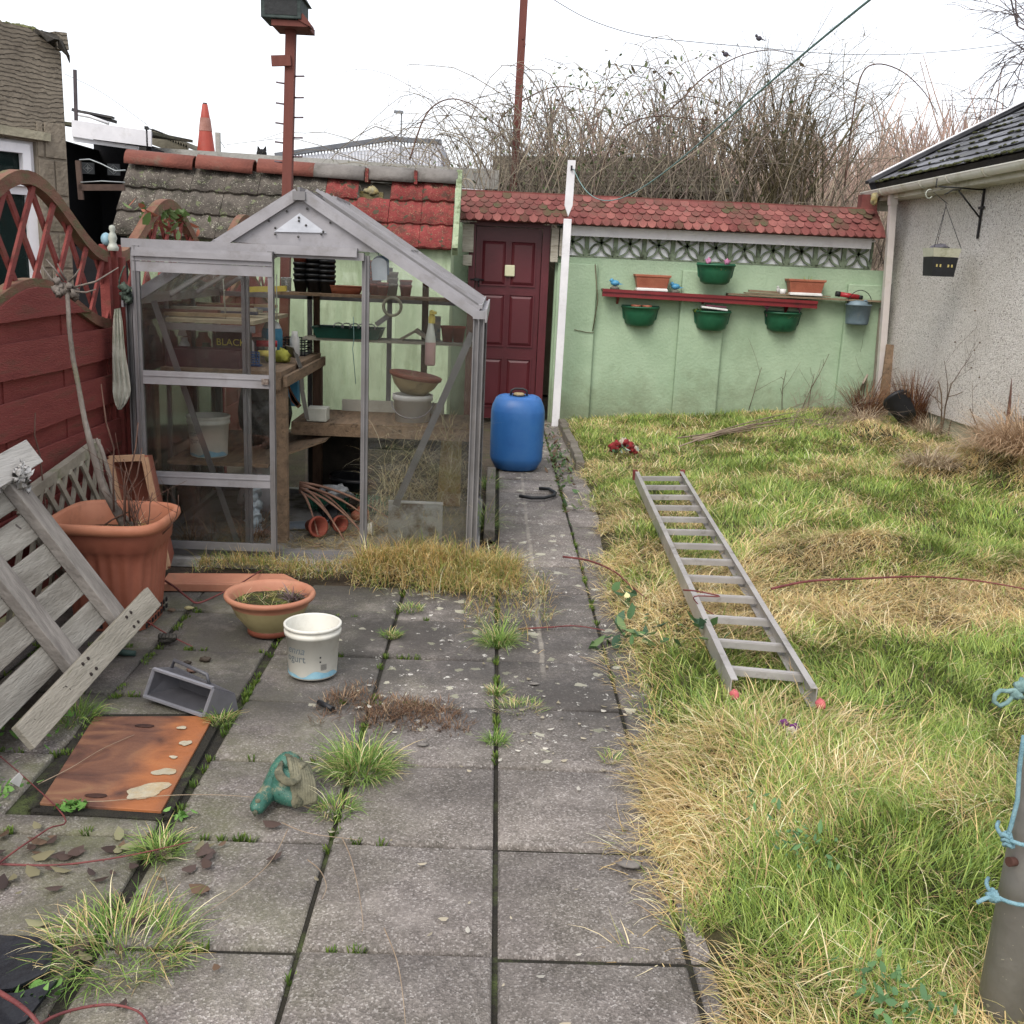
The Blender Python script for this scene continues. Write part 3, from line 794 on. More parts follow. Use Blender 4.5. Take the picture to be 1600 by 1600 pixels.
q = MB(); q.tube([(DX0-.04, YW-.03, 1.40), (DX0+.09, YW+.01, 1.40)], .009); q.box((DX0+.02, YW-.01, 1.40), (.05, .02, .03)); q.tube([(DX0+.04, YW, 1.39), (DX0+.045, YW-.02, 1.33)], .006)
q.build('bolt', blackm, door)

# ---------------- shelf on the wall
redgl = pm('red_gloss_trim', rgb('6e1219'), rgb('7d1a1f'), scale=6, rough=.35, bump=.04, dirt=rgb('4e1a16'), dscale=8)
zs = lambda x: 1.355-.014*(x-1.0)
b = MB(); xa, xb = 1.03, 3.17
for dz, dy, h in ((0, -.165, .030), (-.026, -.150, .022), (-.048, -.160, .022)):
    b.bar((xa, YW+dy+.0, zs(xa)+dz), (xb, YW+dy, zs(xb)+dz), .022, h)
sh = thing('wall_shelf', 'long narrow dark red shelf with moulded edge on the green wall', 'shelf', (1.03, YW, 1.3))
b.build('moulded_edge', redgl, sh)
b = MB(); b.bar((xa, YW-.078, zs(xa)+.006), (xb, YW-.078, zs(xb)+.006), .15, .016)
woodw = pm('weathered_board', rgb('6e5c46'), rgb('8f7c62'), scale=4, stretch=(1, 6, 6), bump=.4, rough=.9, dirt=rgb('4d4a33'), dscale=6)
b.build('board', woodw, sh)
for x in (1.2, 2.05, 2.9): b = MB(); b.prism([(x-.012, YW-.004, zs(x)-.01), (x-.012, YW-.13, zs(x)-.01), (x-.012, YW-.004, zs(x)-.13)], (.024, 0, 0)); b.build('bracket', redgl, sh)
pk = MB(); pk.bar((2.28, YW-.08, zs(2.28)+.032), (3.86, YW-.09, 1.362), .13, .018); pk.bar((2.45, YW-.10, zs(2.4)+.052), (3.3, YW-.10, 1.388), .09, .012); pk.bar((2.5, YW-.06, 1.41), (3.0, YW-.07, 1.402), .05, .02)
tag(pk.build('loose_planks', woodw), 'loose weathered planks lying along the right end of the red shelf', 'planks')

terra = pm('terracotta_plastic', rgb('9a5238'), rgb('ad6446'), scale=5, rough=.6, bump=.06, dirt=rgb('7e4a36'), dscale=4, dfac=.7)
potgreen = pm('green_plastic', rgb('0f4f33'), rgb('176241'), scale=5, rough=.45, bump=.08, dirt=rgb('0b3a28'), dscale=4)
whitep = pm('white_plastic', rgb('c9c8c4'), rgb('dad9d6'), scale=5, rough=.5, bump=.04, dirt=rgb('98948a'), dscale=5, dfac=.7)
earth = pm('dark_compost', rgb('1f1812'), rgb('33271c'), scale=30, bump=.9, bscale=80, rough=1)
def trough(cx, y, z, w, label, sprig=False):
    t = thing('window_trough', label, 'plant trough', (cx, y, z), 'terracotta troughs on the wall shelf')
    q = MB(); h = .135; d = .14
    wb, wt = w*.42, w*.48
    def ring(hw, hd, zz): return [V(cx-hw, y-hd, z+zz), V(cx+hw, y-hd, z+zz), V(cx+hw, y+hd, z+zz), V(cx-hw, y+hd, z+zz)]
    rings = [ring(wb, .055, .02), ring(wt, .07, h), ring(w/2+.005, .08, h+.002), ring(w/2+.008, .082, h+.024), ring(w/2-.012, .066, h+.024), ring(wb, .05, .05)]
    o = len(q.v)
    for r_ in rings: q.v.extend([tuple(p) for p in r_])
    for i in range(len(rings)-1):
        for k in range(4): q.face([o+i*4+k, o+i*4+(k+1) % 4, o+(i+1)*4+(k+1) % 4, o+(i+1)*4+k])
    q.face([o, o+3, o+2, o+1]); e = o+(len(rings)-1)*4; q.face([e, e+1, e+2, e+3])
    for k in range(24):
        u = (k+.5)/24*2-1
        q.bar((cx+u*wb*.96, y-.057, z+.03), (cx+u*wt*.96, y-.072, z+h-.012), .006, .006)
    q.build('trough', terra, t, bevel=.004)
    q = MB(); q.box((cx, y, z+.012), (w*.9, .15, .02)); q.box((cx, y, z+.02), (w*.86, .13, .02)); q.build('saucer', whitep, t, bevel=.004)
    q = MB(); q.box((cx, y, z+.10), (w*.84, .10, .04)); q.build('compost', earth, t)
    if sprig:
        p = tuft('x', (cx+.02, y), 40, .05, .10, 90, cols2=GREENS*.8, wid=.008, z=z+.12)
        mesh_blades('sprig', [p], grassm, t)
p = PY(1020, 418, YW-.08); trough(p.x, YW-.085, zs(p.x)+.016, .345, 'terracotta trough with white saucer, empty, on the shelf between two blue ornaments')
p = PY(1260, 425, YW-.08); trough(p.x, YW-.085, 1.385, .36, 'terracotta trough with white saucer holding a green seedling, on the loose planks', True)
# half-round wall baskets
pinkm = pm('pink_flower', rgb('a8608a'), rgb('c78aa8'), scale=20, rough=.8)
def wall_basket(px, py, label, pots=False, flowers=(), tray=False, y0=YW, z=None):
    c = PY(px, py, y0-.08); t = thing('wall_basket', label, 'wall planter', (c.x, y0, c.z), 'green half round planters on the wall')
    q = MB(); n = 18
    prof = [(.10, -.175), (.145, -.15), (.165, -.05), (.178, .0), (.192, .003), (.195, .016), (.182, .018), (.17, 0), (.15, -.10), (.10, -.13)]
    q.lathe([(r_*1.0, z_) for r_, z_ in prof], n, (c.x, y0-.006, c.z), fy=.88, arc=(math.pi, 2*math.pi))
    q.prism([(c.x-.19, y0-.012, c.z+.03), (c.x+.19, y0-.012, c.z+.03), (c.x+.17, y0-.012, c.z-.1), (c.x+.10, y0-.012, c.z-.175), (c.x-.10, y0-.012, c.z-.175), (c.x-.17, y0-.012, c.z-.1)], (0, .01, 0))
    q.lathe([(.0, -.174), (.10, -.175)], n, (c.x, y0-.006, c.z), fy=.88, arc=(math.pi, 2*math.pi))
    q.build('basket', potgreen, t)
    q = MB(); q.lathe([(0, -.045), (.168, -.045)], n, (c.x, y0-.006, c.z), fy=.85, arc=(math.pi, 2*math.pi)); q.build('compost', earth, t)
    if pots:
        for dx in (-.055, .055):
            q = MB(); q.lathe([(.036, -.05), (.046, .015), (.052, .015), (.052, .035), (.045, .035), (.038, -.02), (0, -.02)], 14, (c.x+dx, y0-.08, c.z)); q.build('pot', terra, t)
    if tray:
        q = MB(); q.box((c.x+.0, y0-.08, c.z+.045), (.26, .10, .02), Matrix.Rotation(.08, 3, 'Y')); q.build('white_tray', whitep, t, bevel=.006)
        q = MB(); q.box((c.x+.02, y0-.06, c.z+.067), (.2, .07, .012), Matrix.Rotation(.05, 3, 'Y')); q.build('pink_card', pm('dark_pink', rgb('6d2b45'), rough=.6), t)
        mesh_blades('sprig', [tuft('x', (c.x-.16, y0-.06), 26, .03, .08, 91, cols2=GREENS*.9, wid=.01, z=c.z)], grassm, t)
    for k, (dx, dz) in enumerate(flowers):
        q = MB(); q.blob((c.x+dx, y0-.03, c.z+dz), .026, seed=k, amp=.35, fy=.6)
        q.tube([(c.x+dx, y0-.03, c.z+dz-.02), (c.x+dx, y0-.04, c.z-.03)], .004, n=4); q.build('flower', pinkm, t)
    if flowers:
        mesh_blades('stalks', [tuft('x', (c.x+.03, y0-.09), 22, .08, .09, 92+int(px), cols2=STRAWS*.6, wid=.003, z=c.z-.04, spread=1.4)], grassm, t)
wall_basket(1002, 482, 'green half round planter holding two small terracotta pots, nearest the white pole', pots=True)
wall_basket(1121, 416, 'green half round planter with two pink flowers above the red shelf', flowers=((-.08, .045), (.10, .045)), y0=YW-.17)
wall_basket(1115, 489, 'green half round planter with a white tray laid in it, below the shelf', tray=True, y0=YW-.057)
wall_basket(1226, 491, 'green half round planter with two mauve flowers standing on its rim, right of the pier', flowers=((-.17, .07), (.16, .075)))
# blue bird ornaments
bluem = pm('blue_glaze', rgb('2c7fa8'), rgb('4a9cc4'), scale=10, rough=.35, bump=.05)
for px, lab in ((962, 'blue bird ornament at the left end of the red shelf'), (1057, 'blue bird ornament just right of the empty trough')):
    c = PY(px, 428, YW-.09); z = zs(c.x)+.016
    t = thing('bird_ornament', lab, 'ornament', (c.x, YW-.09, z), 'blue bird ornaments on the shelf')
    q = MB(); q.lathe([(.0, 0), (.048, 0), (.045, .018), (.02, .028), (0, .03)], 12, (c.x, YW-.09, z)); q.build('base', pm('grey_resin', rgb('5b5a52'), rgb('6e6c60'), scale=20, rough=.8), t)
    q = MB(); q.blob((c.x, YW-.09, z+.058), .036, seed=3, amp=.05, fx=1.3, fz=.8); q.blob((c.x-.035, YW-.09, z+.082), .02, seed=1, amp=.03)
    q.prism([(c.x+.03, YW-.10, z+.06), (c.x+.085, YW-.10, z+.05), (c.x+.03, YW-.10, z+.04)], (0, .02, 0)); q.prism([(c.x-.052, YW-.095, z+.085), (c.x-.066, YW-.09, z+.078), (c.x-.052, YW-.095, z+.075)], (0, .01, 0)); q.build('bird', bluem, t)
# white animal cup
c = PY(1222, 432, YW-.08); z = 1.386
t = thing('white_pot', 'small white pot with a perched animal figure beside the right hand trough', 'pot', (c.x, YW-.08, z))
q = MB(); q.lathe([(0, 0), (.03, 0), (.036, .055), (.032, .055), (.028, .01), (0, .01)], 14, (c.x+.02, YW-.08, z)); q.build('pot', whitep, t)
q = MB(); q.blob((c.x-.022, YW-.08, z+.04), .022, seed=2, amp=.1, fz=1.2); q.blob((c.x-.03, YW-.08, z+.07), .013, seed=4, amp=.1); q.build('figure', pm('grey_figure', rgb('9a9a96'), rgb('b5b5b0'), scale=30, rough=.7), t)
# red torch
c = PY(1330, 437, YW-.08)
t = thing('red_tube', 'red cylinder with black ends lying on the right end of the planks', 'torch', (c.x, YW-.09, 1.39))
q = MB(); q.tube([(c.x-.10, YW-.09, 1.415), (c.x+.09, YW-.09, 1.395)], .024, n=14); q.build('body', pm('red_plastic', rgb('9c1420'), rgb('b01b28'), scale=6, rough=.35), t)
q = MB(); q.tube([(c.x-.14, YW-.09, 1.419), (c.x-.101, YW-.09, 1.415)], .027, n=14); q.build('cap', blackm, t)
q = MB(); q.tube([(c.x+.091, YW-.09, 1.395), (c.x+.13, YW-.09, 1.391)], .02, n=14); q.build('cap', blackm, t)
# galvanised bucket with lid
c = PY(1340, 487, YW-.12)
t = thing('hanging_pail', 'grey blue lidded pail hanging on the wall at the right end of the shelf', 'pail', (c.x, YW-.12, c.z))
pail = pm('grey_blue_metal', rgb('5f7480'), rgb('758a95'), scale=8, rough=.55, bump=.15, metal=.1, dirt=rgb('8a8f86'), dscale=9)
q = MB(); q.lathe([(0, -.125), (.105, -.125), (.112, -.11), (.125, .06), (.13, .06), (.13, .075), (.12, .075), (0, .07)], 18, (c.x, YW-.13, c.z), fy=.85); q.build('body', pail, t)
q = MB(); q.lathe([(.10, .075), (.09, .098), (.04, .11), (0, .112)], 16, (c.x-.01, YW-.13, c.z), fy=.85); q.tube([(c.x+.02, YW-.14, c.z+.105), (c.x+.06, YW-.16, c.z+.115), (c.x+.09, YW-.14, c.z+.09)], .008); q.build('lid', pail, t)
q = MB(); q.tube([V(c.x+.125*math.cos(a), YW-.13-.02, c.z+.06+.15*math.sin(a)) for a in [math.pi*k/10 for k in range(11)]], .004, n=5); q.build('handle', blackm, t)
# thin conduit on the wall and vine stems
q = MB(); q.tube([PY(930, 413, YW-.065), PY(934, 470, YW-.065), PY(926, 517, YW-.065)], .006, n=5); q.tube([PY(897, 515, YW-.065), PY(915, 519, YW-.065), PY(928, 520, YW-.065)], .004, n=4)
tag(q.build('thin_cable', pm('old_cable', rgb('6d6a50'), rgb('5a5540'), scale=9, rough=.8)), 'thin bent cable fixed down the first pier of the green wall', 'cable')

# ---------------- clothes pole and line
Yp = 10.15
p0 = PY(868, 655, Yp); p0.z = -.03
cp = thing('clothes_pole', 'white two part clothes line pole leaning in front of the wall beside the door', 'pole', (p0.x, Yp, 0))
pm_ = PY(887, 342, Yp-.12); top = PY(893, 251, Yp-.16)
q = MB(); q.bar((p0.x, Yp, p0.z), (pm_.x, pm_.y+.0, pm_.z), .075, .05, up=(0, 1, 0)); q.build('lower_post', upvc, cp, bevel=.004)
q = MB(); u_ = (top-pm_).normalized(); bot = pm_+u_*.02
n_ = V(1, 0, 0)
tip = bot+V(0, -.05, 0)
pl = [tip-u_*.0+n_*.0, tip+n_*.035+u_*.10, top+n_*.036+V(0, -.05, 0), top-n_*.036+V(0, -.05, 0), tip-n_*.04+u_*.10]
q.prism(pl, (0, .035, 0)); o = q.build('upper_post', upvc, cp)
q = MB(); q.box((top.x-.0, top.y-.055, top.z-.07), (.016, .012, .045)); q.tube([(top.x, top.y-.06, top.z-.08), (top.x+.03, top.y-.08, top.z-.09)], .006); q.build('cleat', blackm, cp)
ropem = pm('green_blue_rope', rgb('5d7f7e'), rgb('7a9a95'), scale=60, rough=.8, bump=.3)
la = top+V(.02, -.07, -.08)
lb = PY(1305, 0, 3.4)
# hanging line: sags, then rises towards the house
pts = []
for k in range(41):
    s = k/40
    p = la.lerp(lb+(lb-la)*.25, s); p.z -= 0.42*4*s*(1-s)*(1-s)*1.6
    pts.append(p)
q = MB(); q.tube(pts, .004, n=5)
tag(q.build('clothes_line', ropem), 'green blue washing line rising from the white pole top towards the viewer', 'washing line')

# ---------------- tall brown post behind the wall
wp = pm('red_brown_post', rgb('5a2b24'), rgb('6f3a2f'), scale=5, stretch=(1, 1, .2), bump=.2, rough=.8)
a = PY(803, 285, 11.6); bt = PY(822, -60, 11.6)
q = MB(); a2 = a+(a-bt)*1.0; a2.z = 0; a2 = V(a.x-(bt.x-a.x)*(a.z/(bt.z-a.z)), 11.6, 0)
q.bar(a2, bt, .082, .082, up=(0, 1, 0)); 
q.box(a2.lerp(bt, .84)+V(.01, -.045, 0), (.02, .01, .03)); q.box(a2.lerp(bt, .83)+V(.03, -.045, -.02), (.016, .01, .03))
tag(q.build('tall_post', wp), 'tall bare red brown post rising out of the brambles behind the wall', 'post')
# ============================================================ OUTBUILDING BEHIND THE GREENHOUSE
OB = thing('outbuilding', 'small green walled outbuilding with sagging tiled roof, grey tiles left and red tiles right', 'shed', (-1.9, 9.45, 0))
YE, YR = 9.42, 9.95                      # eaves and ridge
ZE, ZR = 1.66, 2.30
OX0, OX1 = -3.46, -.40
b = MB(); b.b2((-3.35, YE+.08, -.05), (OX1-.04, YE+.2, ZE+.02)); 
b.prism([(OX1-.16, YE+.2, -.05), (OX1-.16, YR+.3, -.05), (OX1-.16, YR+.3, ZR-.06), (OX1-.16, YE+.2, ZE-.02)], (.115, 0, 0))
b.build('wall', pm('green_render', rgb('9fb48f'), rgb('b4c6a2'), scale=3, bump=.3, bscale=40, rough=.9, dirt=rgb('6d7a4e'), dscale=2, dpos=(.5, .8), stretch=(3, 3, .6)), OB)
def lichen(name, c1, c2, dirt, sp):
    return pm(name, rgb(c1), rgb(c2), scale=5, bump=.5, bscale=60, rough=.95, dirt=rgb(dirt), dscale=6, dpos=(.5, .66), spots=sp)
gtile = lichen('grey_roof_tile', '4f4943', '675f56', '36352a', [(rgb('a39f8e'), 34, .34), (rgb('6b7052'), 14, .3)])
rtile = lichen('red_roof_tile', '762a28', '8f3936', '4a382c', [(rgb('a3966e'), 46, .30), (rgb('4f4837'), 13, .36)])
def slope(s, x, h):       # s 0 eave .. 1 ridge
    sag = -.03*math.sin(math.pi*min(1, max(0, (x+3.4)/3.0)))*s
    y = YE+(YR-YE)*s; z = ZE+(ZR-ZE)*s+sag
    L_ = math.hypot(YR-YE, ZR-ZE); ny_, nz_ = -(ZR-ZE)/L_, (YR-YE)/L_
    return V(x, y+ny_*h, z+nz_*h)
NC = 3; TW = .30
def tile_course(mb, x0, x1, k, skip=None, seed=0):
    s0 = k/NC-.012; s1 = (k+1)/NC+.02; rr = random.Random(seed*31+k)
    n = int(round((x1-x0)/TW)); w_ = (x1-x0)/n
    for i in range(n):
        xa = x0+i*w_; lift = rr.uniform(0, .008); sk = rr.uniform(-.004, .004)
        if skip and skip(k, i, n): continue
        m_ = 10; o = len(mb.v)
        for s, hh in ((s0+sk, .030+lift), (s1, .004+lift)):
            for q_ in range(m_+1):
                t = q_/m_; x = xa+t*w_*.99
                # two rolls per tile
                h = .016*max(0, math.sin(4*math.pi*t-.6))**.5 if math.sin(4*math.pi*t-.6) > 0 else 0
                mb.v.append(tuple(slope(s, x, hh+h)))
        for q_ in range(m_+1):
            t = q_/m_; x = xa+t*w_*.99
            h = .016*max(0, math.sin(4*math.pi*t-.6))**.5 if math.sin(4*math.pi*t-.6) > 0 else 0
            mb.v.append(tuple(slope(s0+sk, x, 0.006+lift+h*.7)))
        for q_ in range(m_):
            mb.face([o+q_, o+q_+1, o+m_+1+q_+1, o+m_+1+q_], True)
            mb.face([o+2*(m_+1)+q_, o+2*(m_+1)+q_+1, o+q_+1, o+q_])
XS = -1.62
g_ = MB(); r_ = MB()
for k in range(NC):
    tile_course(g_, OX0+.0, XS, k, seed=1)
    tile_course(r_, XS, OX1-.03, k, skip=lambda k, i, n: (k == 2 and i == 1), seed=2)
roofo = thing('x', None, None) if False else None
b = MB()
for s_, e_ in (((OX0, XS), 0), ((XS, XS+.26), 0), ((XS+.62, OX1-.04), 0)):
    b.quad(slope(0, s_[0], 0), slope(0, s_[1], 0), slope(1, s_[1], 0), slope(1, s_[0], 0))
b.quad(slope(0, XS+.26, 0), slope(0, XS+.62, 0), slope(.66, XS+.62, 0), slope(.66, XS+.26, 0))
und = b.build('roof_deck', pm('dark_board', rgb('1b1815'), rgb('29241f'), scale=8, rough=1), OB)
g_.build('grey_tiles', gtile, OB); r_.build('red_tiles', rtile, OB)
# ridge tiles
rt = pm('terracotta_ridge', rgb('7f4536'), rgb('6e3c30'), scale=6, bump=.4, bscale=50, rough=.9, dirt=rgb('6b5546'), dscale=4)
rg = pm('grey_ridge', rgb('69645f'), rgb('7d7873'), scale=6, bump=.3, bscale=50, rough=.9, dirt=rgb('55524a'), dscale=4)
def ridge_tile(xa, xb, mat, zo=0, tilt=0):
    q = MB(); n = 8; o = 0; vs = []
    for x, dz in ((xa, -tilt), (xb, tilt)):
        base = slope(1, x, 0)
        for rad in (.135, .117):
            for k in range(n+1):
                a = math.pi*k/n
                vs.append((x, base.y+.02-rad*math.cos(a)*1.0, base.z-.0+zo+dz+rad*math.sin(a)))
    m_ = n+1; fs = []
    for k in range(n):
        fs.append((k, k+1, 2*m_+k+1, 2*m_+k)); fs.append((m_+k+1, m_+k, 3*m_+k, 3*m_+k+1))
        fs.append((k+1, k, m_+k, m_+k+1)); fs.append((2*m_+k, 2*m_+k+1, 3*m_+k+1, 3*m_+k))
    fs.append((0, 2*m_, 3*m_, m_)); fs.append((n, m_+n, 3*m_+n, 2*m_+n))
    q.add(vs, fs, True); q.build('ridge_tile', mat, OB)
xs_ = [-3.47, -2.83, -2.28, -1.72]
for i in range(3): ridge_tile(xs_[i]+.01*i, xs_[i+1]-.02, rt, tilt=-.008)
xr = [-1.74, -1.26, -.80, -.40]
for i in range(3): ridge_tile(xr[i], xr[i+1]-.015, rg, zo=-.015-.008*i, tilt=-.01)
for x_ in (-1.25, -.80): q = MB(); q.box((x_, YR-.02, ZR+.0), (.03, .2, .12)); q.build('ridge_mortar', rtile, OB)
# green verge board, right gable
q = MB(); q.bar(slope(-.04, OX1+.0, .02), slope(1.06, OX1+.0, .035), .05, .10, up=(0, -.3, 1))
q.build('verge', pm('green_peeling', rgb('7f9470'), rgb('a0ab8a'), scale=9, bump=.5, bscale=60, rough=.9, dirt=rgb('5f6a48'), dscale=8, dpos=(.5, .62)), OB)
# things seen in the roof hole
q = MB(); q.box(tuple(slope(.86, XS+.40, -.12)), (.22, .05, .10)); q.blob(slope(.80, XS+.42, .01), .06, seed=5, amp=.3, fz=.6)
q.build('roof_hole_debris', pm('yellow_foam', rgb('a89242'), rgb('8e8a70'), scale=12, rough=.9, bump=.6), OB)
# ============================================================ CONCRETE ROOFED BUILDING BEHIND
conc2 = pm('roof_concrete', rgb('8f8e88'), rgb('a5a39c'), scale=3, bump=.35, bscale=40, rough=.92, dirt=rgb('6f6d62'), dscale=4, spots=[(rgb('76776a'), 15, .25)])
FB = thing('flat_roofed_garage', 'long flat roofed garage behind with a thick pale concrete roof edge', 'garage', (-1.5, 11.0, 0))
a_ = PY(218, 229, 11.0); c_ = PY(780, 266, 11.0)
b = MB(); th = .19
b.prism([(a_.x, 11.0, a_.z-th-.02), (c_.x, 11.0, c_.z-th), (c_.x, 11.0, c_.z), (a_.x, 11.0, a_.z)], (0, 3.6, 0)); b.build('roof_slab', conc2, FB)
b = MB(); b.b2((a_.x+.05, 11.08, -.05), (c_.x-.12, 14.4, a_.z-th-.03)); b.build('wall', pm('dark_render', rgb('4a463f'), rgb('5d584f'), scale=3, rough=.95), FB)
b = MB(); b.b2((c_.x-.9, 10.97, c_.z-th-.07), (c_.x-.14, 11.0, c_.z-th-.005)); b.build('fascia', upvc, FB)
# traffic cone on that roof
c_ = PY(322, 236, 11.8); zr = a_.z+.0
cone = thing('traffic_cone', 'orange red traffic cone standing on the concrete garage roof', 'traffic cone', (c_.x, 11.8, zr))
orange = pm('cone_orange', rgb('95301f'), rgb('a23c28'), scale=4, rough=.55, bump=.05, dirt=rgb('8e4638'), dscale=5)
q = MB(); zt = PY(320, 163, 11.8).z
q.lathe([(.098, zr+.03), (.074, zr+.22), (.068, zr+.265), (.051, zr+.40), (.028, zt), (.020, zt+.003), (0, zt+.003)], 20, (c_.x, 11.8, 0)); q.build('cone_body', orange, cone)
q = MB(); q.lathe([(.0715, zr+.265), (.0545, zr+.40)], 20, (c_.x, 11.8, 0)); q.build('reflective_band', pm('worn_band', rgb('8a5a4c'), rgb('a5766a'), scale=14, rough=.7), cone)
q = MB(); q.box((c_.x, 11.8, zr+.015), (.24, .24, .035)); q.build('base', orange, cone, bevel=.01)
q = MB(); q.tube([(c_.x, 11.8, zt-.01), (c_.x, 11.8, zt+.015)], .024, n=12); q.build('tip', blackm, cone)
# black cat: sitting behind the roof edge, head showing
c_ = PY(409, 247, 11.6)
catm = pm('black_fur', rgb('0c0c0e'), rgb('1a191b'), scale=60, rough=.9, bump=.5, bscale=200)
q = MB(); zc = c_.z
hd = V(c_.x, 11.6, zc+.045)
q.blob(hd+V(0, .17, -.10), .10, amp=.04, fx=.8, fy=1.5, fz=.9); q.blob(hd, .052, amp=.03, fx=1.1, fy=.9, fz=.92); q.blob(hd+V(0, -.04, -.018), .022, amp=.02, fx=1.2)
q.blob(hd+V(0, .07, -.045), .055, amp=.02, fy=1.4)
for sx in (-1, 1):
    q.prism([hd+V(sx*.05, 0, .025), hd+V(sx*.014, 0, .045), hd+V(sx*.044, .005, .082)], (0, .014, 0))
    q.tube([hd+V(sx*.045, .08, -.08), hd+V(sx*.045, .06, -.17), hd+V(sx*.045, .03, -.20)], [.026, .02, .018], n=8)
    q.blob(hd+V(sx*.065, .26, -.14), .055, amp=.02)
q.tube([hd+V(0, .34, -.13), hd+V(.12, .38, -.17), hd+V(.18, .3, -.18)], [.018, .014, .01], n=8)
cat = tag(q.build('cat', catm), 'black cat crouched on the concrete roof, only its head with pricked ears showing', 'cat')
cat.location.z = -.0
for sx in (-1, 1): q = MB(); q.blob(hd+V(sx*.02, -.044, .008), .007, amp=0, nu=8, nv=6); q.build('eye', pm('cat_eye', rgb('30341c'), rough=.2, bump=0), cat)
# small spike and wire on the roof
c_ = PY(341, 235, 12.2); q = MB(); q.box((c_.x, 12.2, c_.z+.05), (.05, .05, .28)); tag(q.build('roof_stub', conc2), 'small dark stub standing on the flat roof right of the traffic cone', 'roof stub')
# dark open fronted shed with white fascia
SH = thing('open_shed', 'dark open fronted shed with a white fascia and two diamond tiles inside', 'shed', (-3.9, 10.3, 0))
y = 10.3
A1 = PY(112, 187, y); A2 = PY(236, 205, y+.25); A3 = PY(236, 229, y+.25); A4 = PY(112, 213, y)
b = MB(); b.prism([A4, A3, A2, A1], (0, .03, 0)); b.prism([A4+V(0, .03, -.04), A3+V(-.14, .03, -.035), A3+V(-.14, .03, .0), A4+V(0, .03, 0)], (0, .04, 0)); b.build('fascia', upvc, SH)
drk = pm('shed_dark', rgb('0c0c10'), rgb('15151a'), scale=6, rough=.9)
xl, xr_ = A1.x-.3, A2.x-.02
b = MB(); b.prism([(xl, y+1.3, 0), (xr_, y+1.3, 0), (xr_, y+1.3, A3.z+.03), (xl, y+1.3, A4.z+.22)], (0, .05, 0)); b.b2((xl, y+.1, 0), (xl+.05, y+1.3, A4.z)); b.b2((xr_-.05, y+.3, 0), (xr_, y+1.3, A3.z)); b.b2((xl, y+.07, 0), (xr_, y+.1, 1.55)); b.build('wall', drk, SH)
b = MB(); b.prism([A1+V(-.3, .035, -.03), A2+V(0, .035, -.03), A2+V(0, 1.4, .05), A1+V(-.3, 1.4, .05)], (0, 0, .03)); b.build('roof', pm('shed_roof_felt', rgb('3a3a30'), rgb('55543f'), scale=10, bump=.6, rough=1), SH)
for (px, py) in ((138, 263), (178, 265)):
    c_ = PY(px, py, y+.6); q = MB(); q.box((c_.x, y+.6, c_.z), (.125, .02, .11))
    t_ = q.build('diamond_tile', pm('grey_tile', rgb('4c4f52'), rgb('64686b'), scale=10, rough=.6), SH)
    q = MB()
    for k in range(4):
        a0 = math.pi/2*k; a1 = a0+math.pi/2
        q.bar((c_.x+.05*math.cos(a0), y+.586, c_.z+.045*math.sin(a0)), (c_.x+.05*math.cos(a1), y+.586, c_.z+.045*math.sin(a1)), .004, .008, up=(0, 1, 0))
        q.add([(c_.x, y+.585, c_.z), (c_.x+.012*math.cos(a0+.785), y+.585, c_.z+.012*math.sin(a0+.785)), (c_.x+.036*math.cos(a0), y+.585, c_.z+.034*math.sin(a0)), (c_.x+.012*math.cos(a0-.785), y+.585, c_.z+.012*math.sin(a0-.785))], [(0, 1, 2, 3)])
    q.build('star_motif', pm('pale_motif', rgb('9fa3a3'), rough=.6), t_)
# slates / pipe clutter on top
b = MB(); c1_ = PY(115, 172, y+.5); c2_ = PY(180, 190, y+.5)
b.bar(c1_, c2_, .10, .03); b.bar(c1_+V(.12, -.05, -.02), c2_+V(.0, -.05, .03), .08, .02); b.build('loose_slate', pm('dark_slate', rgb('35343a'), rgb('4a4742'), scale=8, rough=.8), SH)
b = MB(); b.tube([PY(118, 178, y+.4), PY(140, 182, y+.4), PY(170, 193, y+.4)], .018); b.build('pipe', upvc, SH)
# wire mesh frame in front of the shed
b = MB(); yy = 8.9
b.bar(PY(122, 251, yy), PY(127, 312, yy), .04, .03, up=(0, 1, 0)); b.bar(PY(124, 293, yy), PY(195, 293, yy), .03, .05, up=(0, 0, 1))
fw = pm('grey_wire', rgb('8d9496'), rgb('a5abab'), scale=30, rough=.5, metal=.5)
frm = tag(b.build('gate_frame', pm('rusty_frame', rgb('4a3a33'), rgb('5d4a40'), scale=12, rough=.9)), 'small rusty frame strung with wire in front of the dark shed', 'frame')
b = MB(); b.tube([PY(124, 250, yy-.02), PY(140, 249, yy-.02), PY(158, 256, yy-.02), PY(180, 267, yy-.02), PY(196, 266, yy-.02)], .006, n=5); b.tube([PY(126, 285, yy-.02), PY(160, 283, yy-.02), PY(195, 285, yy-.02)], .005, n=5); b.build('wire', fw, frm)
# corrugated lean-to roof
b = MB(); n = 14
P0 = PY(236, 205, 12.0); P1 = PY(293, 228, 12.0)
for i in range(n):
    t0, t1 = i/n, (i+1)/n; a0 = P0.lerp(P1, t0); a1 = P0.lerp(P1, t1); m_ = a0.lerp(a1, .5)+V(0, 0, .035)
    for u, v_ in ((a0, m_), (m_, a1)): b.prism([u, v_, v_+V(0, 0, -.02), u+V(0, 0, -.02)], (0, 1.6, 0))
b.prism([P0+V(0, .02, -.02), P1+V(0, .02, -.02), P1+V(-.02, .02, -.12), P0+V(0, .02, -.14)], (0, .03, 0))
b.b2((P0.x, 12.1, 0), (P1.x, 13.4, P1.z-.13))
tag(b.build('corrugated_roof', pm('old_corrugated', rgb('5b5648'), rgb('7a7563'), scale=6, rough=.9, bump=.3)), 'sloping corrugated sheet roof of a lean-to right of the white fascia', 'roof')
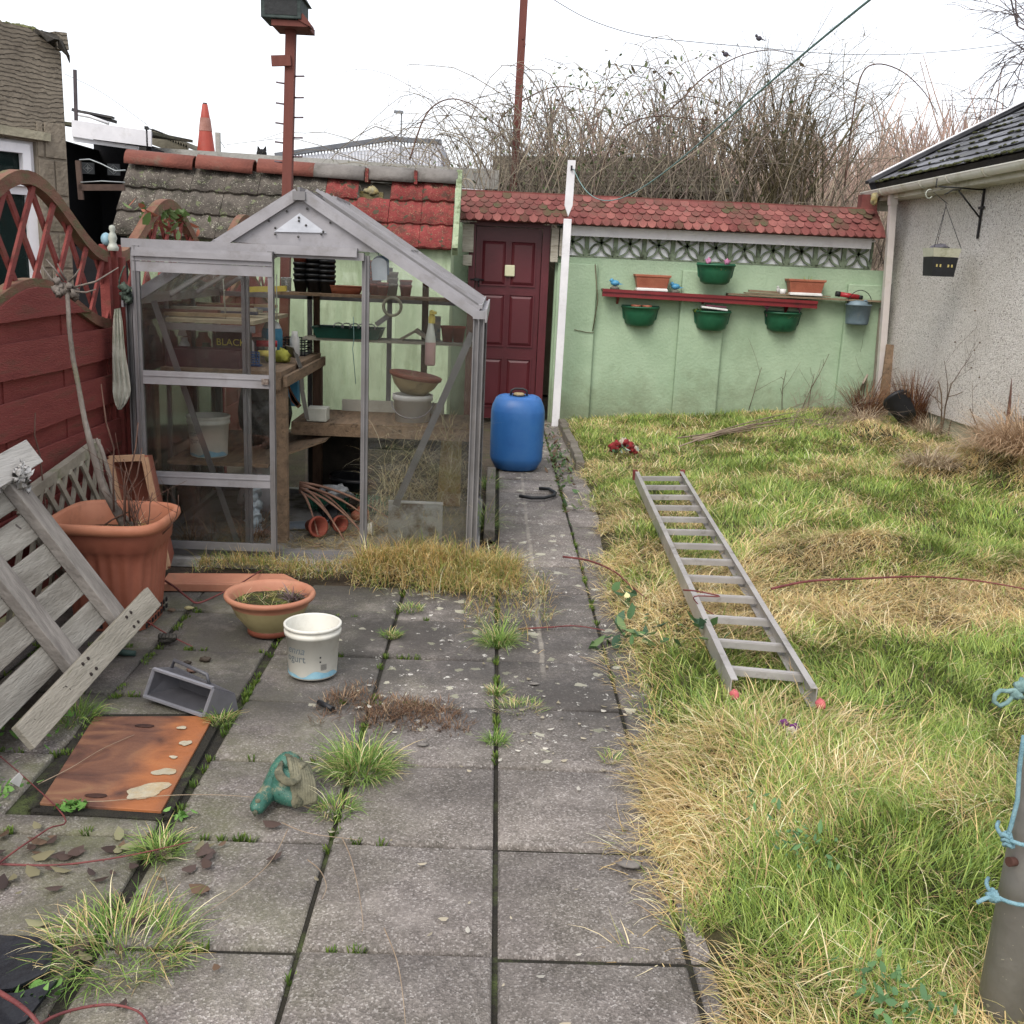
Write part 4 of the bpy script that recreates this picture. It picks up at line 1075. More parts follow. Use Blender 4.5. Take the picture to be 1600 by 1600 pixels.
q = MB(); c_ = PY(229, 200, 10.3); q.box(c_, (.03, .04, .03)); q.tube([c_, c_+V(.12, .1, -.03)], .006, n=5); q.tube([c_, c_+V(0, 0, -.2)], .008, n=5)
tag(q.build('aerial_bracket', blackm), 'tiny camera shaped bracket at the corner of the white fascia', 'bracket')
q = MB(); q.bar(PY(119, 188, 9.6), PY(117, 109, 9.6), .025, .025, up=(0, 1, 0)); tag(q.build('metal_rod', pm('dark_rod', rgb('3a3236'), rgb('4a4145'), scale=9, rough=.7)), 'thin dark upright rod beside the rendered house corner', 'rod')
# distant white slatted building
DB = thing('far_building', 'distant low building with dark roof edge and white slatted side seen through the brambles', 'building', (0, 18, 0))
y = 17.0
b = MB(); b.bar(PY(430, 243, y), PY(608, 217, y), .10, .07, up=(0, 0, 1)); b.bar(PY(608, 217, y), PY(690, 222, y), .10, .07); b.build('roof_edge', pm('far_dark', rgb('5b5f66'), rgb('6b6f75'), scale=4, rough=.8), DB)
b = MB()
for k in range(46):
    px = 462+k*5; t = (px-430)/178; ty = 243-26*min(t, 1)+ (0 if t < 1 else 0)
    b.bar(PY(px, ty+4, y+.02), PY(px+1, 262, y+.02), .022, .02, up=(0, 1, 0))
b.build('slat', pm('far_white', rgb('cfd2da'), rgb('dfe1e8'), scale=4, rough=.6), DB)
b = MB(); u = PY(440, 246, y+.4); v_ = PY(690, 224, y+.4); b.prism([V(u.x, y+.4, 0), V(v_.x, y+.4, 0), v_, u], (0, 3, 0)); b.build('wall', pm('far_pale', rgb('a9adb5'), rgb('bcbfc6'), scale=3, rough=.8), DB)
q = MB(); c_ = PY(623, 175, 15.5); q.box(c_, (.13, .06, .035)); q.bar(c_+V(.04, 0, 0), V(c_.x+.04, 15.5, 0), .02, .02, up=(0, 1, 0)); tag(q.build('lamp_head', pm('lamp_grey', rgb('6b7076'), rough=.6)), 'small grey lamp head on a thin pole poking out above the brambles', 'lamp')
# tiled roof behind the wall
TRf = thing('tiled_roof_barn', 'long low building with mossy dark tiled roof just behind the wall brambles', 'building', (1.6, 14, 0))
u = PY(770, 243, 14.6); v_ = PY(1085, 247, 14.6); e1 = PY(770, 300, 12.6); e2 = PY(1165, 300, 12.6)
b = MB(); b.prism([e1, e2, V(v_.x, 14.6, v_.z), u], (0, .05, -.06))
rb_ = pm('mossy_tiles', rgb('4b4639'), rgb('625b49'), scale=9, bump=.7, bscale=20, rough=1, dirt=rgb('50552f'), dscale=3)
b.build('roof', rb_, TRf)
b = MB()
for k in range(1, 9):
    t = k/9; b.bar(e1.lerp(u, t)+V(0, 0, .012), e2.lerp(v_, t)+V(0, 0, .012), .02, .03)
b.build('tile_course', rb_, TRf)
b = MB(); b.prism([V(e1.x, 12.7, 0), V(e2.x, 12.7, 0), e2+V(0, .1, -.05), e1+V(0, .1, -.05)], (0, 1.8, 0)); b.build('wall', pm('far_wall', rgb('57503f'), rgb('6b6350'), scale=3, rough=1), TRf)

# ============================================================ NEIGHBOUR HOUSE
NH = thing('neighbour_house', 'grey brown rendered neighbouring house with torn felt at its top corner and a white window', 'house', (-2.5, 6.4, 0))
rend = bpy.data.materials.new('combed_render')
def combed():
    mt = rend; mt.use_nodes = True; n = mt.node_tree; N = n.nodes; L = n.links; b = N['Principled BSDF']; b.inputs['Roughness'].default_value = .95
    t = N.new('ShaderNodeTexCoord'); mpn = N.new('ShaderNodeMapping'); mpn.inputs['Scale'].default_value = (1, 1, 1); L.new(t.outputs['Object'], mpn.inputs[0])
    wv = N.new('ShaderNodeTexWave'); wv.wave_type = 'BANDS'; wv.bands_direction = 'Z'; wv.inputs['Scale'].default_value = 12
    wv.inputs['Distortion'].default_value = 11; wv.inputs['Detail'].default_value = 6; wv.inputs['Detail Scale'].default_value = .45; wv.inputs['Detail Roughness'].default_value = .6
    L.new(mpn.outputs[0], wv.inputs[0])
    nn = N.new('ShaderNodeTexNoise'); nn.inputs['Scale'].default_value = 2.5; nn.inputs['Detail'].default_value = 9; nn.inputs['Roughness'].default_value = .7; L.new(mpn.outputs[0], nn.inputs['Vector'])
    r = N.new('ShaderNodeValToRGB'); e = r.color_ramp.elements; e[0].position = .3; e[0].color = rgb('6b6153'); e[1].position = .7; e[1].color = rgb('938876')
    L.new(nn.outputs[0], r.inputs[0])
    # combed lines only above the bare blockwork
    sp = N.new('ShaderNodeSeparateXYZ'); L.new(t.outputs['Object'], sp.inputs[0])
    ad = N.new('ShaderNodeMath'); ad.operation = 'ADD'; L.new(sp.outputs[2], ad.inputs[0])
    ml = N.new('ShaderNodeMath'); ml.operation = 'MULTIPLY'; ml.inputs[1].default_value = .5; L.new(nn.outputs[0], ml.inputs[0]); L.new(ml.outputs[0], ad.inputs[1])
    mr = N.new('ShaderNodeMapRange'); mr.inputs[1].default_value = 2.36; mr.inputs[2].default_value = 2.44; L.new(ad.outputs[0], mr.inputs[0])
    gr = N.new('ShaderNodeValToRGB'); gr.color_ramp.elements[0].position = .0; gr.color_ramp.elements[0].color = (0, 0, 0, 1); gr.color_ramp.elements[1].position = .22; gr.color_ramp.elements[1].color = (1, 1, 1, 1)
    L.new(wv.outputs['Fac'], gr.inputs[0])
    bp = N.new('ShaderNodeBump'); bp.inputs['Distance'].default_value = .02; L.new(mr.outputs[0], bp.inputs['Strength']); L.new(gr.outputs[0], bp.inputs['Height'])
    bp2 = N.new('ShaderNodeBump'); bp2.inputs['Strength'].default_value = .5; bp2.inputs['Distance'].default_value = .02
    n3 = N.new('ShaderNodeTexNoise'); n3.inputs['Scale'].default_value = 30; n3.inputs['Detail'].default_value = 6; L.new(mpn.outputs[0], n3.inputs['Vector'])
    L.new(n3.outputs[0], bp2.inputs['Height']); L.new(bp.outputs[0], bp2.inputs['Normal']); L.new(bp2.outputs[0], b.inputs['Normal'])
    # grooves mixed towards a darker brown
    mx = N.new('ShaderNodeMixRGB'); mx.inputs[2].default_value = rgb('4f463a')
    iv = N.new('ShaderNodeMath'); iv.operation = 'SUBTRACT'; iv.inputs[0].default_value = 1; L.new(gr.outputs[0], iv.inputs[1])
    m2 = N.new('ShaderNodeMath'); m2.operation = 'MULTIPLY'; L.new(iv.outputs[0], m2.inputs[0]); L.new(mr.outputs[0], m2.inputs[1])
    m3 = N.new('ShaderNodeMath'); m3.operation = 'MULTIPLY'; m3.inputs[1].default_value = .35; L.new(m2.outputs[0], m3.inputs[0])
    L.new(m3.outputs[0], mx.inputs[0]); L.new(r.outputs[0], mx.inputs[1]); L.new(mx.outputs[0], b.inputs['Base Color'])
combed()
dirv = V(-math.sin(R(38)), -math.cos(R(38)), 0)      # towards the viewer's left
K0 = PY(113, 400, 6.9); K0 = V(K0.x, 6.9, 0)
def NW(s, z): return K0+dirv*s+V(0, 0, z)
def on_wall(px, py):
    """place on the house wall plane"""
    r = ray(px, py); nrm = V(-dirv.y, dirv.x, 0); o = V(0, 0, CH)
    t = (K0-o).dot(nrm)/r.dot(nrm); return o+r*t
topz = on_wall(110, 80).z
nrm = V(-dirv.y, dirv.x, 0)
if nrm.y > 0: nrm = -nrm
wall_r = [on_wall(x, y).z for x, y in ((0, 37), (30, 43), (60, 47), (85, 56))]
def wall_s(px, py=200): return (on_wall(px, py)-K0).dot(dirv)
# window opening
sL, sR = wall_s(58, 250), wall_s(0, 250)+.9
zt, zb = on_wall(58, 222).z, on_wall(58, 288).z
b = MB(); T_ = .3
back = -nrm*T_
wz1 = zt; wz0 = .75
S_end = 4.2
poly_top = [NW(-.0, topz)] + [NW(wall_s(px), z) for px, z in ((85, wall_r[3]), (60, wall_r[2]), (30, wall_r[1]), (0, wall_r[0]))] + [NW(S_end, wall_r[0]+.2)]
def slabw(s0, s1, z0, z1a, z1b=None):
    z1b = z1b if z1b is not None else z1a
    b.prism([NW(s0, z0), NW(s1, z0), NW(s1, z1b), NW(s0, z1a)], back)
slabw(0, sL, -.05, topz-.02, wall_r[2]); slabw(sL, sR, -.05, wz0); slabw(sL, sR, zt, wall_r[2], wall_r[0]+.03); slabw(sR, S_end, -.05, wall_r[0]+.03, wall_r[0]+.2)
b.prism([K0+V(0, 0, -.05)-nrm*.302, K0+dirv*.3+V(0, 0, -.05)-nrm*.302, K0+dirv*.3+V(0, 0, topz-.1)-nrm*.302, K0+V(0, 0, topz-.1)-nrm*.302], -nrm*2.4)
hw = b.build('wall', rend, NH)
# block courses in the bare lower part: slight relief
b = MB()
rr = random.Random(4)
for k in range(14):
    z = .05+.225*k
    if z > 2.2: break
    s = -.0+(.22 if k % 2 else 0)
    cuts = [0, sL*(.45+.3*(k % 2)), sL]
    for a0, a1 in zip(cuts, cuts[1:]):
        b.prism([NW(a0+.006, z+.006)+nrm*.001, NW(a1-.006, z+.006)+nrm*.001, NW(a1-.006, z+.215)+nrm*.001, NW(a0+.006, z+.215)+nrm*.001], nrm*rr.uniform(.005, .012))
b.build('blockwork', pm('house_block', rgb('6e6455'), rgb('8c8170'), scale=5, bump=.6, bscale=35, rough=.95, dirt=rgb('565038'), dscale=3, dpos=(.5, .7)), NH, bevel=.004)
# moss on top, felt flap
b = MB()
for i in range(26):
    px = i*3.3; z = np.interp(px, [0, 30, 60, 85], wall_r)
    b.blob(NW(wall_s(px), z)-nrm*.06, .03+.012*math.sin(i*2.3), seed=i, amp=.3, nu=8, nv=6, fz=.6)
b.build('moss', pm('wall_moss', rgb('5d6135'), rgb('7a7a4a'), scale=20, bump=.8, rough=1), NH)
b = MB()
F = [on_wall(56, 48)+nrm*.03, on_wall(88, 57)+nrm*.03, on_wall(92, 66)+nrm*.05, on_wall(101, 88)+nrm*.06, on_wall(103, 99)+nrm*.05, on_wall(94, 88)+nrm*.08, on_wall(83, 76)+nrm*.07, on_wall(80, 64)+nrm*.09, on_wall(72, 63)+nrm*.10, on_wall(64, 67)+nrm*.08]
b.prism(F, -nrm*.012); b.bar(on_wall(55, 49)-nrm*.1, on_wall(90, 58)-nrm*.1, .2, .03)
b.build('felt_flap', pm('torn_felt', rgb('2f2c28'), rgb('4a453c'), scale=14, bump=.4, rough=.95), NH)
b = MB(); c1_ = on_wall(90, 62)-nrm*.1; b.bar(c1_, on_wall(109, 64)-nrm*.1, .16, .10); b.build('capping_brick', rend, NH)
# window
uw = MB()
c00, c10, c11, c01 = NW(sL+.0, wz0), NW(sR, wz0), NW(sR, zt), NW(sL, zt)
def fb(s0, z0, s1, z1, d=.06, o_=.0):
    uw.prism([NW(s0, z0)-nrm*o_, NW(s1, z0)-nrm*o_, NW(s1, z1)-nrm*o_, NW(s0, z1)-nrm*o_], -nrm*d)
F0 = .04
fb(sL, wz0, sL+.06, zt, o_=F0); fb(sR-.06, wz0, sR, zt, o_=F0); fb(sL+.06, zt-.06, sR-.06, zt, o_=F0); fb(sL+.06, wz0, sR-.06, wz0+.06, o_=F0)
ztr = on_wall(58, 285).z-.03
fb(sL+.06, ztr-.05, sR-.06, ztr, o_=F0)
# opening sash in front
fb(sL+.035, ztr+.0, sL+.085, zt-.02, d=.05, o_=F0-.03); fb(sR-.085, ztr, sR-.035, zt-.02, d=.05, o_=F0-.03); fb(sL+.085, zt-.075, sR-.085, zt-.02, d=.05, o_=F0-.03); fb(sL+.085, ztr, sR-.085, ztr+.05, d=.05, o_=F0-.03)
win = uw.build('window', upvc, NH)
gl = glassm('house_glass', rgb('2c3f3c'), .55, .9, scale=3, stretch=(6, 6, .6))
b = MB(); b.prism([NW(sL+.06, wz0+.06)-nrm*.07, NW(sR-.06, wz0+.06)-nrm*.07, NW(sR-.06, zt-.06)-nrm*.07, NW(sL+.06, zt-.06)-nrm*.07], -nrm*.006); b.build('pane', gl, win)
b = MB(); b.prism([NW(sL-.1, wz0-.1)-nrm*.31, NW(sR+.1, wz0-.1)-nrm*.31, NW(sR+.1, zt+.1)-nrm*.31, NW(sL-.1, zt+.1)-nrm*.31], -nrm*.05); b.build('room_curtain', pm('dim_curtain', rgb('3a4a48'), rgb('536361'), scale=12, stretch=(8, 8, .3), rough=.9), win)
b = MB(); b.prism([NW(sL-.08, zt+.01), NW(sR, zt+.04), NW(sR, zt+.10), NW(sL-.08, zt+.06)], nrm*.035); b.build('lintel_drip', pm('cement_pale', rgb('8e8872'), rgb('a39c84'), scale=8, bump=.4, rough=.9), NH)

# ============================================================ BIRD TABLE POLE
BP = thing('nest_box_pole', 'tall red brown post with short perch pegs and a dark nest box on top', 'pole', (-1.44, 7.15, 0))
yp = 7.15
tp = PY(455, 42, yp); bs = PY(449, 300, yp); d = (tp-bs); base = bs-d*(bs.z/d.z)
b = MB(); b.bar(base, tp, .062, .062, up=(0, 1, 0)); b.build('post', wp, BP)
def onp(py): t = (300-py)/258; return bs.lerp(tp, t)
peg = pm('grey_peg', rgb('5b4b52'), rgb('6d5c62'), scale=20, rough=.7)
for py in (117, 150, 181, 213, 243): b = MB(); c_ = onp(py); b.tube([c_+V(.03, 0, 0), c_+V(.095, -.01, .002)], .006); b.build('peg', peg, BP)
for py in (129, 161, 192, 222, 253): b = MB(); c_ = onp(py); b.tube([c_+V(-.03, 0, 0), c_+V(-.088, -.01, .005)], .006); b.build('peg', peg, BP)
b = MB(); c_ = onp(96); b.box(c_+V(-.05, -.045, 0), (.125, .022, .065), Matrix.Rotation(R(-4), 3, 'Y')); b.build('cross_board', wp, BP)
b = MB(); c_ = onp(43); b.box(c_+V(.015, 0, .0), (.23, .26, .035)); b.prism([c_+V(.07, -.14, .02), c_+V(.15, -.14, -.018), c_+V(.15, -.14, .0), c_+V(.1, -.14, .06)], (0, .12, 0)); b.build('platform', wp, BP)
nb_ = pm('dark_green_box', rgb('2c3534'), rgb('42504c'), scale=8, rough=.8, bump=.3)
b = MB(); b.box(c_+V(-.035, -.02, .085), (.255, .26, .125)); bx = b.build('nest_box', nb_, BP, bevel=.006)
b = MB(); b.prism([c_+V(-.18, -.17, .148), c_+V(.11, -.17, .148), c_+V(.03, -.17, .27), c_+V(-.11, -.17, .27)], (0, .32, 0)); b.build('roof', nb_, bx)
b = MB(); b.box(c_+V(-.035, -.151, .085), (.205, .004, .085)); b.build('front', pm('box_black', rgb('15181a'), rgb('202426'), rough=.6), bx)

# ============================================================ FENCE
redf = pm('red_fence_stain', rgb('79302a'), rgb('8c3d35'), scale=4, stretch=(3, .8, 6), bump=.45, bscale=50, rough=.85, dirt=rgb('4f3b28'), dscale=4, dpos=(.52, .72), dfac=.8)
redr = pm('weathered_rail', rgb('6d4030'), rgb('7f5a44'), scale=5, stretch=(3, 1, 3), bump=.4, bscale=60, rough=.9, dirt=rgb('5f5a38'), dscale=6, dpos=(.48, .62))
FX = -1.97
def fence_panel(y0, y1, label):
    t = thing('fence', label, 'fence', (FX, (y0+y1)/2, 0), 'red fence panels with curved trellis tops')
    W = y1-y0; ym = (y0+y1)/2
    # curve of the solid part and of the crowning rail, by u in -1..1
    def lower(u): return 1.17+.21*(0.5+.5*math.cos(math.pi*u))
    def upper(u): return 1.50+.31*(0.5+.5*math.cos(math.pi*u))**1.0
    def curve(mb, f, w_, h_, x):
        n = 30; mb.sweep([V(x, ym+(-1+2*i/n)*(W/2-.03), f(-1+2*i/n)) for i in range(n+1)], w_, h_)
    b = MB(); curve(b, upper, .05, .055, FX); b.build('top_rail', redr, t)
    b = MB(); curve(b, lower, .055, .05, FX); b.build('middle_rail', redr, t)
    # slats: alternate boards in front and behind, cut to the curve
    b = MB(); z = .08; k = 0; bh = .145
    while z < 1.36:
        n = 18
        x = FX+.022 if k % 2 == 0 else FX-.012
        for i in range(n):
            ua, ub = -1+2*i/n, -1+2*(i+1)/n
            za, zb_ = min(z+bh, lower(ua)-.01), min(z+bh, lower(ub)-.01)
            if za <= z+.004 and zb_ <= z+.004: continue
            ya, yb = ym+ua*(W/2-.03), ym+ub*(W/2-.03)
            dzs = .006*math.sin(k*1.7+i*.3)
            b.prism([(x, ya, z+dzs), (x, yb, z+dzs), (x, yb, max(z+.004, zb_)), (x, ya, max(z+.004, za))], (.016, 0, 0))
        z += .116; k += 1
    b.build('board', redf, t)
    b = MB()
    for u in (-.93, -.33, .33, .93): b.b2((FX-.010, ym+u*W/2-.03, .04), (FX+.012, ym+u*W/2+.03, lower(u)-.02))
    b.build('batten', redf, t)
    b = MB()
    for u in (-.33, .33, ): b.b2((FX+.045, ym+u*W/2-.022, .1), (FX+.058, ym+u*W/2+.022, lower(u)-.02))
    # trellis
    b = MB(); 
    for sgn, xo in ((1, .012), (-1, -.008)):
        for i in range(-6, 22):
            c0 = y0+i*.235-.45
            # line z = 1.1 + sgn*k*(y-c)
            pts = []
            for j in range(60):
                zz = 1.14+j*.0125; yy = c0+sgn*(zz-1.14)*.72+(0 if sgn > 0 else .7)
                u = (yy-ym)/(W/2)
                if abs(u) > .97: continue
                if lower(u)-.01 < zz < upper(u)+.0: pts.append((yy, zz))
            if len(pts) > 2:
                b.bar((FX+xo, pts[0][0], pts[0][1]), (FX+xo, pts[-1][0], pts[-1][1]), .012, .030, up=(0, 1, .7*-sgn))
    b.build('trellis', redf, t)
    b = MB(); b.b2((FX-.02, y0+.03, .03), (FX+.028, y0+.065, 1.50)); b.build('edge_batten', redf, t); b = MB(); b.b2((FX-.02, y1-.065, .03), (FX+.028, y1-.03, 1.50)); b.build('edge_batten', redf, t)
    return t
fence_panel(3.52, 5.30, 'nearest red fence panel, seen broadside at the left edge of the garden')
fence_panel(5.38, 7.16, 'red fence panel behind the greenhouse glass with ivy over its arched top')
fence_panel(7.24, 9.02, 'farthest red fence panel, only its arched top visible over the greenhouse')
fence_panel(1.66, 3.44, 'red fence panel closest to the viewer, behind the wooden pallet')
for y_, lab in ((5.34, 'red fence post with a white and blue cap fitting, beside the greenhouse'), (7.20, 'red fence post hidden behind the greenhouse'), (3.48, 'red fence post behind the wooden pallet')):
    b = MB(); b.b2((FX-.045, y_-.04, -.03), (FX+.045, y_+.04, 1.56)); b.b2((FX+.045, y_-.015, -.03), (FX+.065, y_+.035, 1.5)) 
    tag(b.build('fence_post', redf, bevel=.005), lab, 'fence post', 'red fence posts')
# solar light on the post
sl = thing('post_light', 'small white and blue insulator like light on top of the red post by the greenhouse', 'light', (FX+.03, 5.31, 1.5))
wtr = pm('milky_plastic', rgb('8f9488'), rgb('a9aca0'), scale=12, rough=.4)
q = MB(); q.lathe([(.024, 1.53), (.029, 1.545), (.022, 1.555), (.016, 1.57), (.022, 1.59), (.017, 1.61), (.011, 1.62), (.016, 1.635), (.013, 1.65), (0, 1.655)], 14, (FX+.04, 5.27, 0)); q.build('stem', wtr, sl)
q = MB(); q.blob((FX+.0, 5.29, 1.585), .026, amp=.05, fz=1.2); q.build('bulb', pm('pale_blue', rgb('6f97a8'), rgb('8fb2c0'), scale=9, rough=.3), sl)
# ivy over the second arch
ivy = [(FX+rj.gauss(0, .04), 6.27+rj.gauss(0, .28), 1.78-abs(rj.gauss(0, .09))) for _ in range(90)]
leaves('ivy', ivy, 'sprawl of green and red tinged ivy over the arched trellis top', 'ivy', np.array([[.10, .16, .05], [.16, .22, .09], [.28, .10, .06]]), size=.03, seed=9, flat=False)
# ============================================================ GREENHOUSE
alu = pm('aluminium', rgb('737172'), rgb('868485'), scale=4, rough=.5, bump=.06, metal=.35, dirt=rgb('6d6863'), dscale=5, dpos=(.5, .75), dfac=.8, spots=[(rgb('5d5a55'), 50, .12)])
aluw = pm('aluminium_bright', rgb('8b898c'), rgb('9c9a9e'), scale=5, rough=.45, bump=.04, metal=.25, dirt=rgb('7f7b79'), dscale=8, dpos=(.5, .75), spots=[(rgb('5a5856'), 60, .13)])
GL_, GR_, GF, GB, ZEv, ZRg = -1.80, -.09, 5.15, 6.65, 1.30, 1.835
GM = -.972
GH = thing('greenhouse', 'small old aluminium greenhouse with dirty glass and its sliding door pushed open to the left', 'greenhouse', (GM, GF, 0))
b = MB()
for y in (GF, GB): b.b2((GL_-.02, y-.03, 0), (GR_+.02, y+.03, .04))
for x in (GL_, GR_): b.b2((x-.03, GF+.03, 0), (x+.03, GB-.03, .04))
b.build('base_rail', alu, GH)
for x in (GL_, GR_):
    for y in (GF, GB):
        b = MB(); s = 1 if x > GM else -1
        b.b2((x-.028, y-.006, .04), (x+.028, y+.006, ZEv)); b.b2((x+s*.022, y-.03, .04), (x+s*.028, y+.03, ZEv)); b.b2((x-s*.028, y-.02, .04), (x-s*.022, y+.006, ZEv))
        b.b2((x-.003, y-.032, .04), (x+.003, y-.006, ZEv))
        b.build('corner_post', alu, GH)
for x in (GL_, GR_):
    b = MB(); s = 1 if x > GM else -1
    b.b2((x-.03, GF-.04, ZEv-.02), (x+.03, GB+.03, ZEv+.02)); b.b2((x+s*.03, GF-.05, ZEv-.035), (x+s*.04, GB+.04, ZEv+.03)); b.build('eaves_bar', aluw, GH)
b = MB(); b.b2((GM-.03, GF-.05, ZRg-.03), (GM+.03, GB+.04, ZRg+.01)); b.b2((GM-.006, GF-.05, ZRg+.01), (GM+.006, GB+.04, ZRg+.03)); b.build('ridge_bar', alu, GH)
nys = [GF, GF+.5, GF+1.0, GB]
for x, s in ((GL_, -1), (GR_, 1)):
    for i, y in enumerate(nys):
        w_ = .036 if i in (0, 3) else .024
        b = MB(); p_, q_ = V(x, y, ZEv), V(GM+s*.02, y, ZRg-.01)
        b.bar(p_, q_, w_, .035); b.bar(p_+V(0, 0, .022), q_+V(0, 0, .022), .008, .03)
        if i == 0: b.bar(p_+V(s*.01, -.03, -.01), q_+V(0, -.03, -.0), .012, .042)
        b.build('roof_bar', aluw if i == 0 else alu, GH)
# extra slender clips / vent frame, right roof
b = MB(); d = V(GR_-GM, 0, ZEv-ZRg); n_ = V(-d.z, 0, d.x).normalized(); n_ = n_ if n_.z > 0 else -n_
P_ = lambda t, y, h=.03: V(GM, y, ZRg)+d*t+n_*h
for y in (GF+.12, GF+.26, GF+.40, GF+.62, GF+.80, GF+1.2): b.bar(P_(.03, y, .055), P_(.985, y, .045), .009, .014)
b.bar(P_(.52, GF+.5, .045), P_(.52, GF+1.0, .045), .03, .02); b.bar(P_(.06, GF+.5, .055), P_(.06, GF+1.0, .055), .03, .02)
b.bar(P_(.985, GF, .035), P_(.985, GB, .035), .02, .02); b.build('vent_frame', aluw, GH)
# side and back glazing bars
for x in (GL_, GR_):
    for y in (GF+.5, GF+1.0): b = MB(); b.b2((x-.012, y-.015, .04), (x+.012, y+.015, ZEv)); b.build('glazing_bar', alu, GH)
for x in (GL_+.6, GR_-.6):
    b = MB(); b.b2((x-.015, GB-.012, .04), (x+.015, GB+.012, ZEv+.2)); b.build('glazing_bar', alu, GH)
b = MB(); b.b2((GL_, GB-.012, ZEv-.02), (GR_, GB+.012, ZEv+.01)); b.build('glazing_bar', alu, GH)
# front mullions
xj = PY(571, 500, GF).x; xm = PY(384, 500, GF).x
zt_ = lambda x: ZRg-.04-abs(x-GM)*(ZRg-ZEv)/(GR_-GM)
for x in (xj, xm):
    b = MB(); b.b2((x-.018, GF-.012, .04), (x+.018, GF+.012, min(zt_(x), 1.56))); b.b2((x-.003, GF-.03, .04), (x+.003, GF-.012, min(zt_(x), 1.56))); b.build('mullion', alu, GH)
# gable plate
b = MB(); b.prism([(GM-.43, GF-.008, 1.60), (GM+.44, GF-.008, 1.575), (GM+.02, GF-.008, ZRg-.02), (GM-.02, GF-.008, ZRg-.02)], (0, .006, 0)); gp = b.build('gable_plate', aluw, GH)
b = MB(); b.prism([PY(428, 362, GF-.016), PY(510, 364, GF-.016), PY(468, 333, GF-.016)], (0, .005, 0)); b.build('badge_plate', pm('pale_plate', rgb('b4b8c0'), rgb('c4c8d0'), scale=6, rough=.4, metal=.2), gp)
b = MB()
for px, py in ((467, 340), (467, 345), (478, 352), (430, 356), (420, 345), (430, 366), (502, 366), (466, 370), (448, 330), (480, 326), (516, 348), (505, 362)):
    c_ = PY(px, py, GF-.018); b.lathe([(.006, 0), (.005, .004), (0, .005)], 8, c_, M=Matrix.Rotation(R(90), 3, 'X'))
b.build('bolt', pm('steel_bolt', rgb('4c4a48'), rough=.5, metal=.5), gp)
# track
yd = GF-.07
TL, TR_ = PY(190, 372, yd).x, PY(558, 386, yd).x
b = MB(); b.b2((TL, yd-.012, 1.572), (TR_, yd+.05, 1.592)); b.b2((TL, yd-.012, 1.55), (TR_, yd-.006, 1.572)); b.b2((TR_-.62, yd+.02, 1.535), (TR_+.03, yd+.055, 1.572)); b.b2((TL+.03, yd+.02, .02), (TL+.055, yd+.045, 1.55)); b.build('door_track', aluw, GH)
# door leaf, pushed open
DL, DR = PY(218, 600, yd-.02).x-.005, PY(430, 600, yd-.02).x
dr = MB()
door_y = yd-.02
dr.b2((DL, door_y-.012, .06), (DL+.028, door_y+.012, 1.56)); dr.b2((DR-.028, door_y-.012, .06), (DR, door_y+.012, 1.56)); dr.b2((DR-.004, door_y-.03, .06), (DR, door_y-.012, 1.56)); dr.b2((DL+.010, door_y-.022, .06), (DL+.014, door_y-.012, 1.56))
leaf = dr.build('sliding_door', alu, GH)
b = MB(); b.b2((DL, door_y-.02, 1.49), (DR, door_y-.0125, 1.555)); b.b2((DL+.002, door_y-.034, 1.512), (DR-.002, door_y-.02, 1.54)); b.b2((DL, door_y-.016, 1.44), (DR, door_y-.0125, 1.488)); b.build('top_rail', aluw, leaf)
for zz in (.945, .44):
    b = MB(); b.b2((DL+.028, door_y-.014, zz-.045), (DR-.028, door_y+.008, zz+.02)); b.b2((DL+.03, door_y-.018, zz-.005), (DR-.03, door_y-.014, zz+.0)); b.build('cross_rail', aluw, leaf)
b = MB(); b.b2((DL+.028, door_y-.012, .06), (DR-.028, door_y+.008, .10)); b.build('bottom_rail', alu, leaf)
b = MB(); b.box((DR-.045, door_y-.02, .935), (.035, .01, .028)); b.build('handle', pm('brass_dark', rgb('4d3b33'), rgb('8d8277'), scale=90, rough=.6), leaf)
gfront = glassm('glass_door', rgb('a3a598'), .0, .05, scale=5, stretch=(1, 1, .6))
for z0, z1 in ((.965, 1.44), (.46, .90), (.10, .395)):
    b = MB(); b.b2((DL+.026, door_y-.002, z0), (DR-.026, door_y+.001, z1)); b.build('pane', gfront, leaf)
# diagonal braces behind the glass
b = MB(); b.bar(PY(240, 470, GF+.04), PY(378, 868, GF+.04), .004, .03, up=(0, 0, 1)); b.build('brace', alu, GH)
b = MB(); b.bar(PY(738, 520, GF+.04), PY(618, 790, GF+.04), .004, .035, up=(0, 0, 1)); b.build('brace', alu, GH)
# glass
gclean = glassm('glass_side', rgb('a0a494'), .0, .07, scale=3.5)
gback = glassm('glass_back', rgb('9a9f72'), .01, .2, scale=3, stretch=(1, 1, .5))
groof = glassm('glass_roof', rgb('b0b2a6'), .01, .13, scale=3)
def pane(a, b_, c, d_, mt, name='pane'): q = MB(); q.prism([a, b_, c, d_], (Vector(b_)-Vector(a)).cross(Vector(c)-Vector(a)).normalized()*.003); return q.build(name, mt, GH)
x0, x1 = xj+.018, GR_-.03
pane(V(x0, GF, .04), V(x1, GF, .04), V(x1, GF, .60), V(x0, GF, .60), glassm('glass_front_low', rgb('a8a493'), .02, .22, scale=3.2, stretch=(1, 1, .8)))
pane(V(x0, GF, .60), V(x1, GF, .60), V(x1, GF, zt_(x1)), V(x0, GF, zt_(x0)), gclean)
pane(V(GL_+.03, GF, .04), V(xm-.018, GF, .04), V(xm-.018, GF, zt_(xm)), V(GL_+.03, GF, zt_(GL_+.03)), gclean)
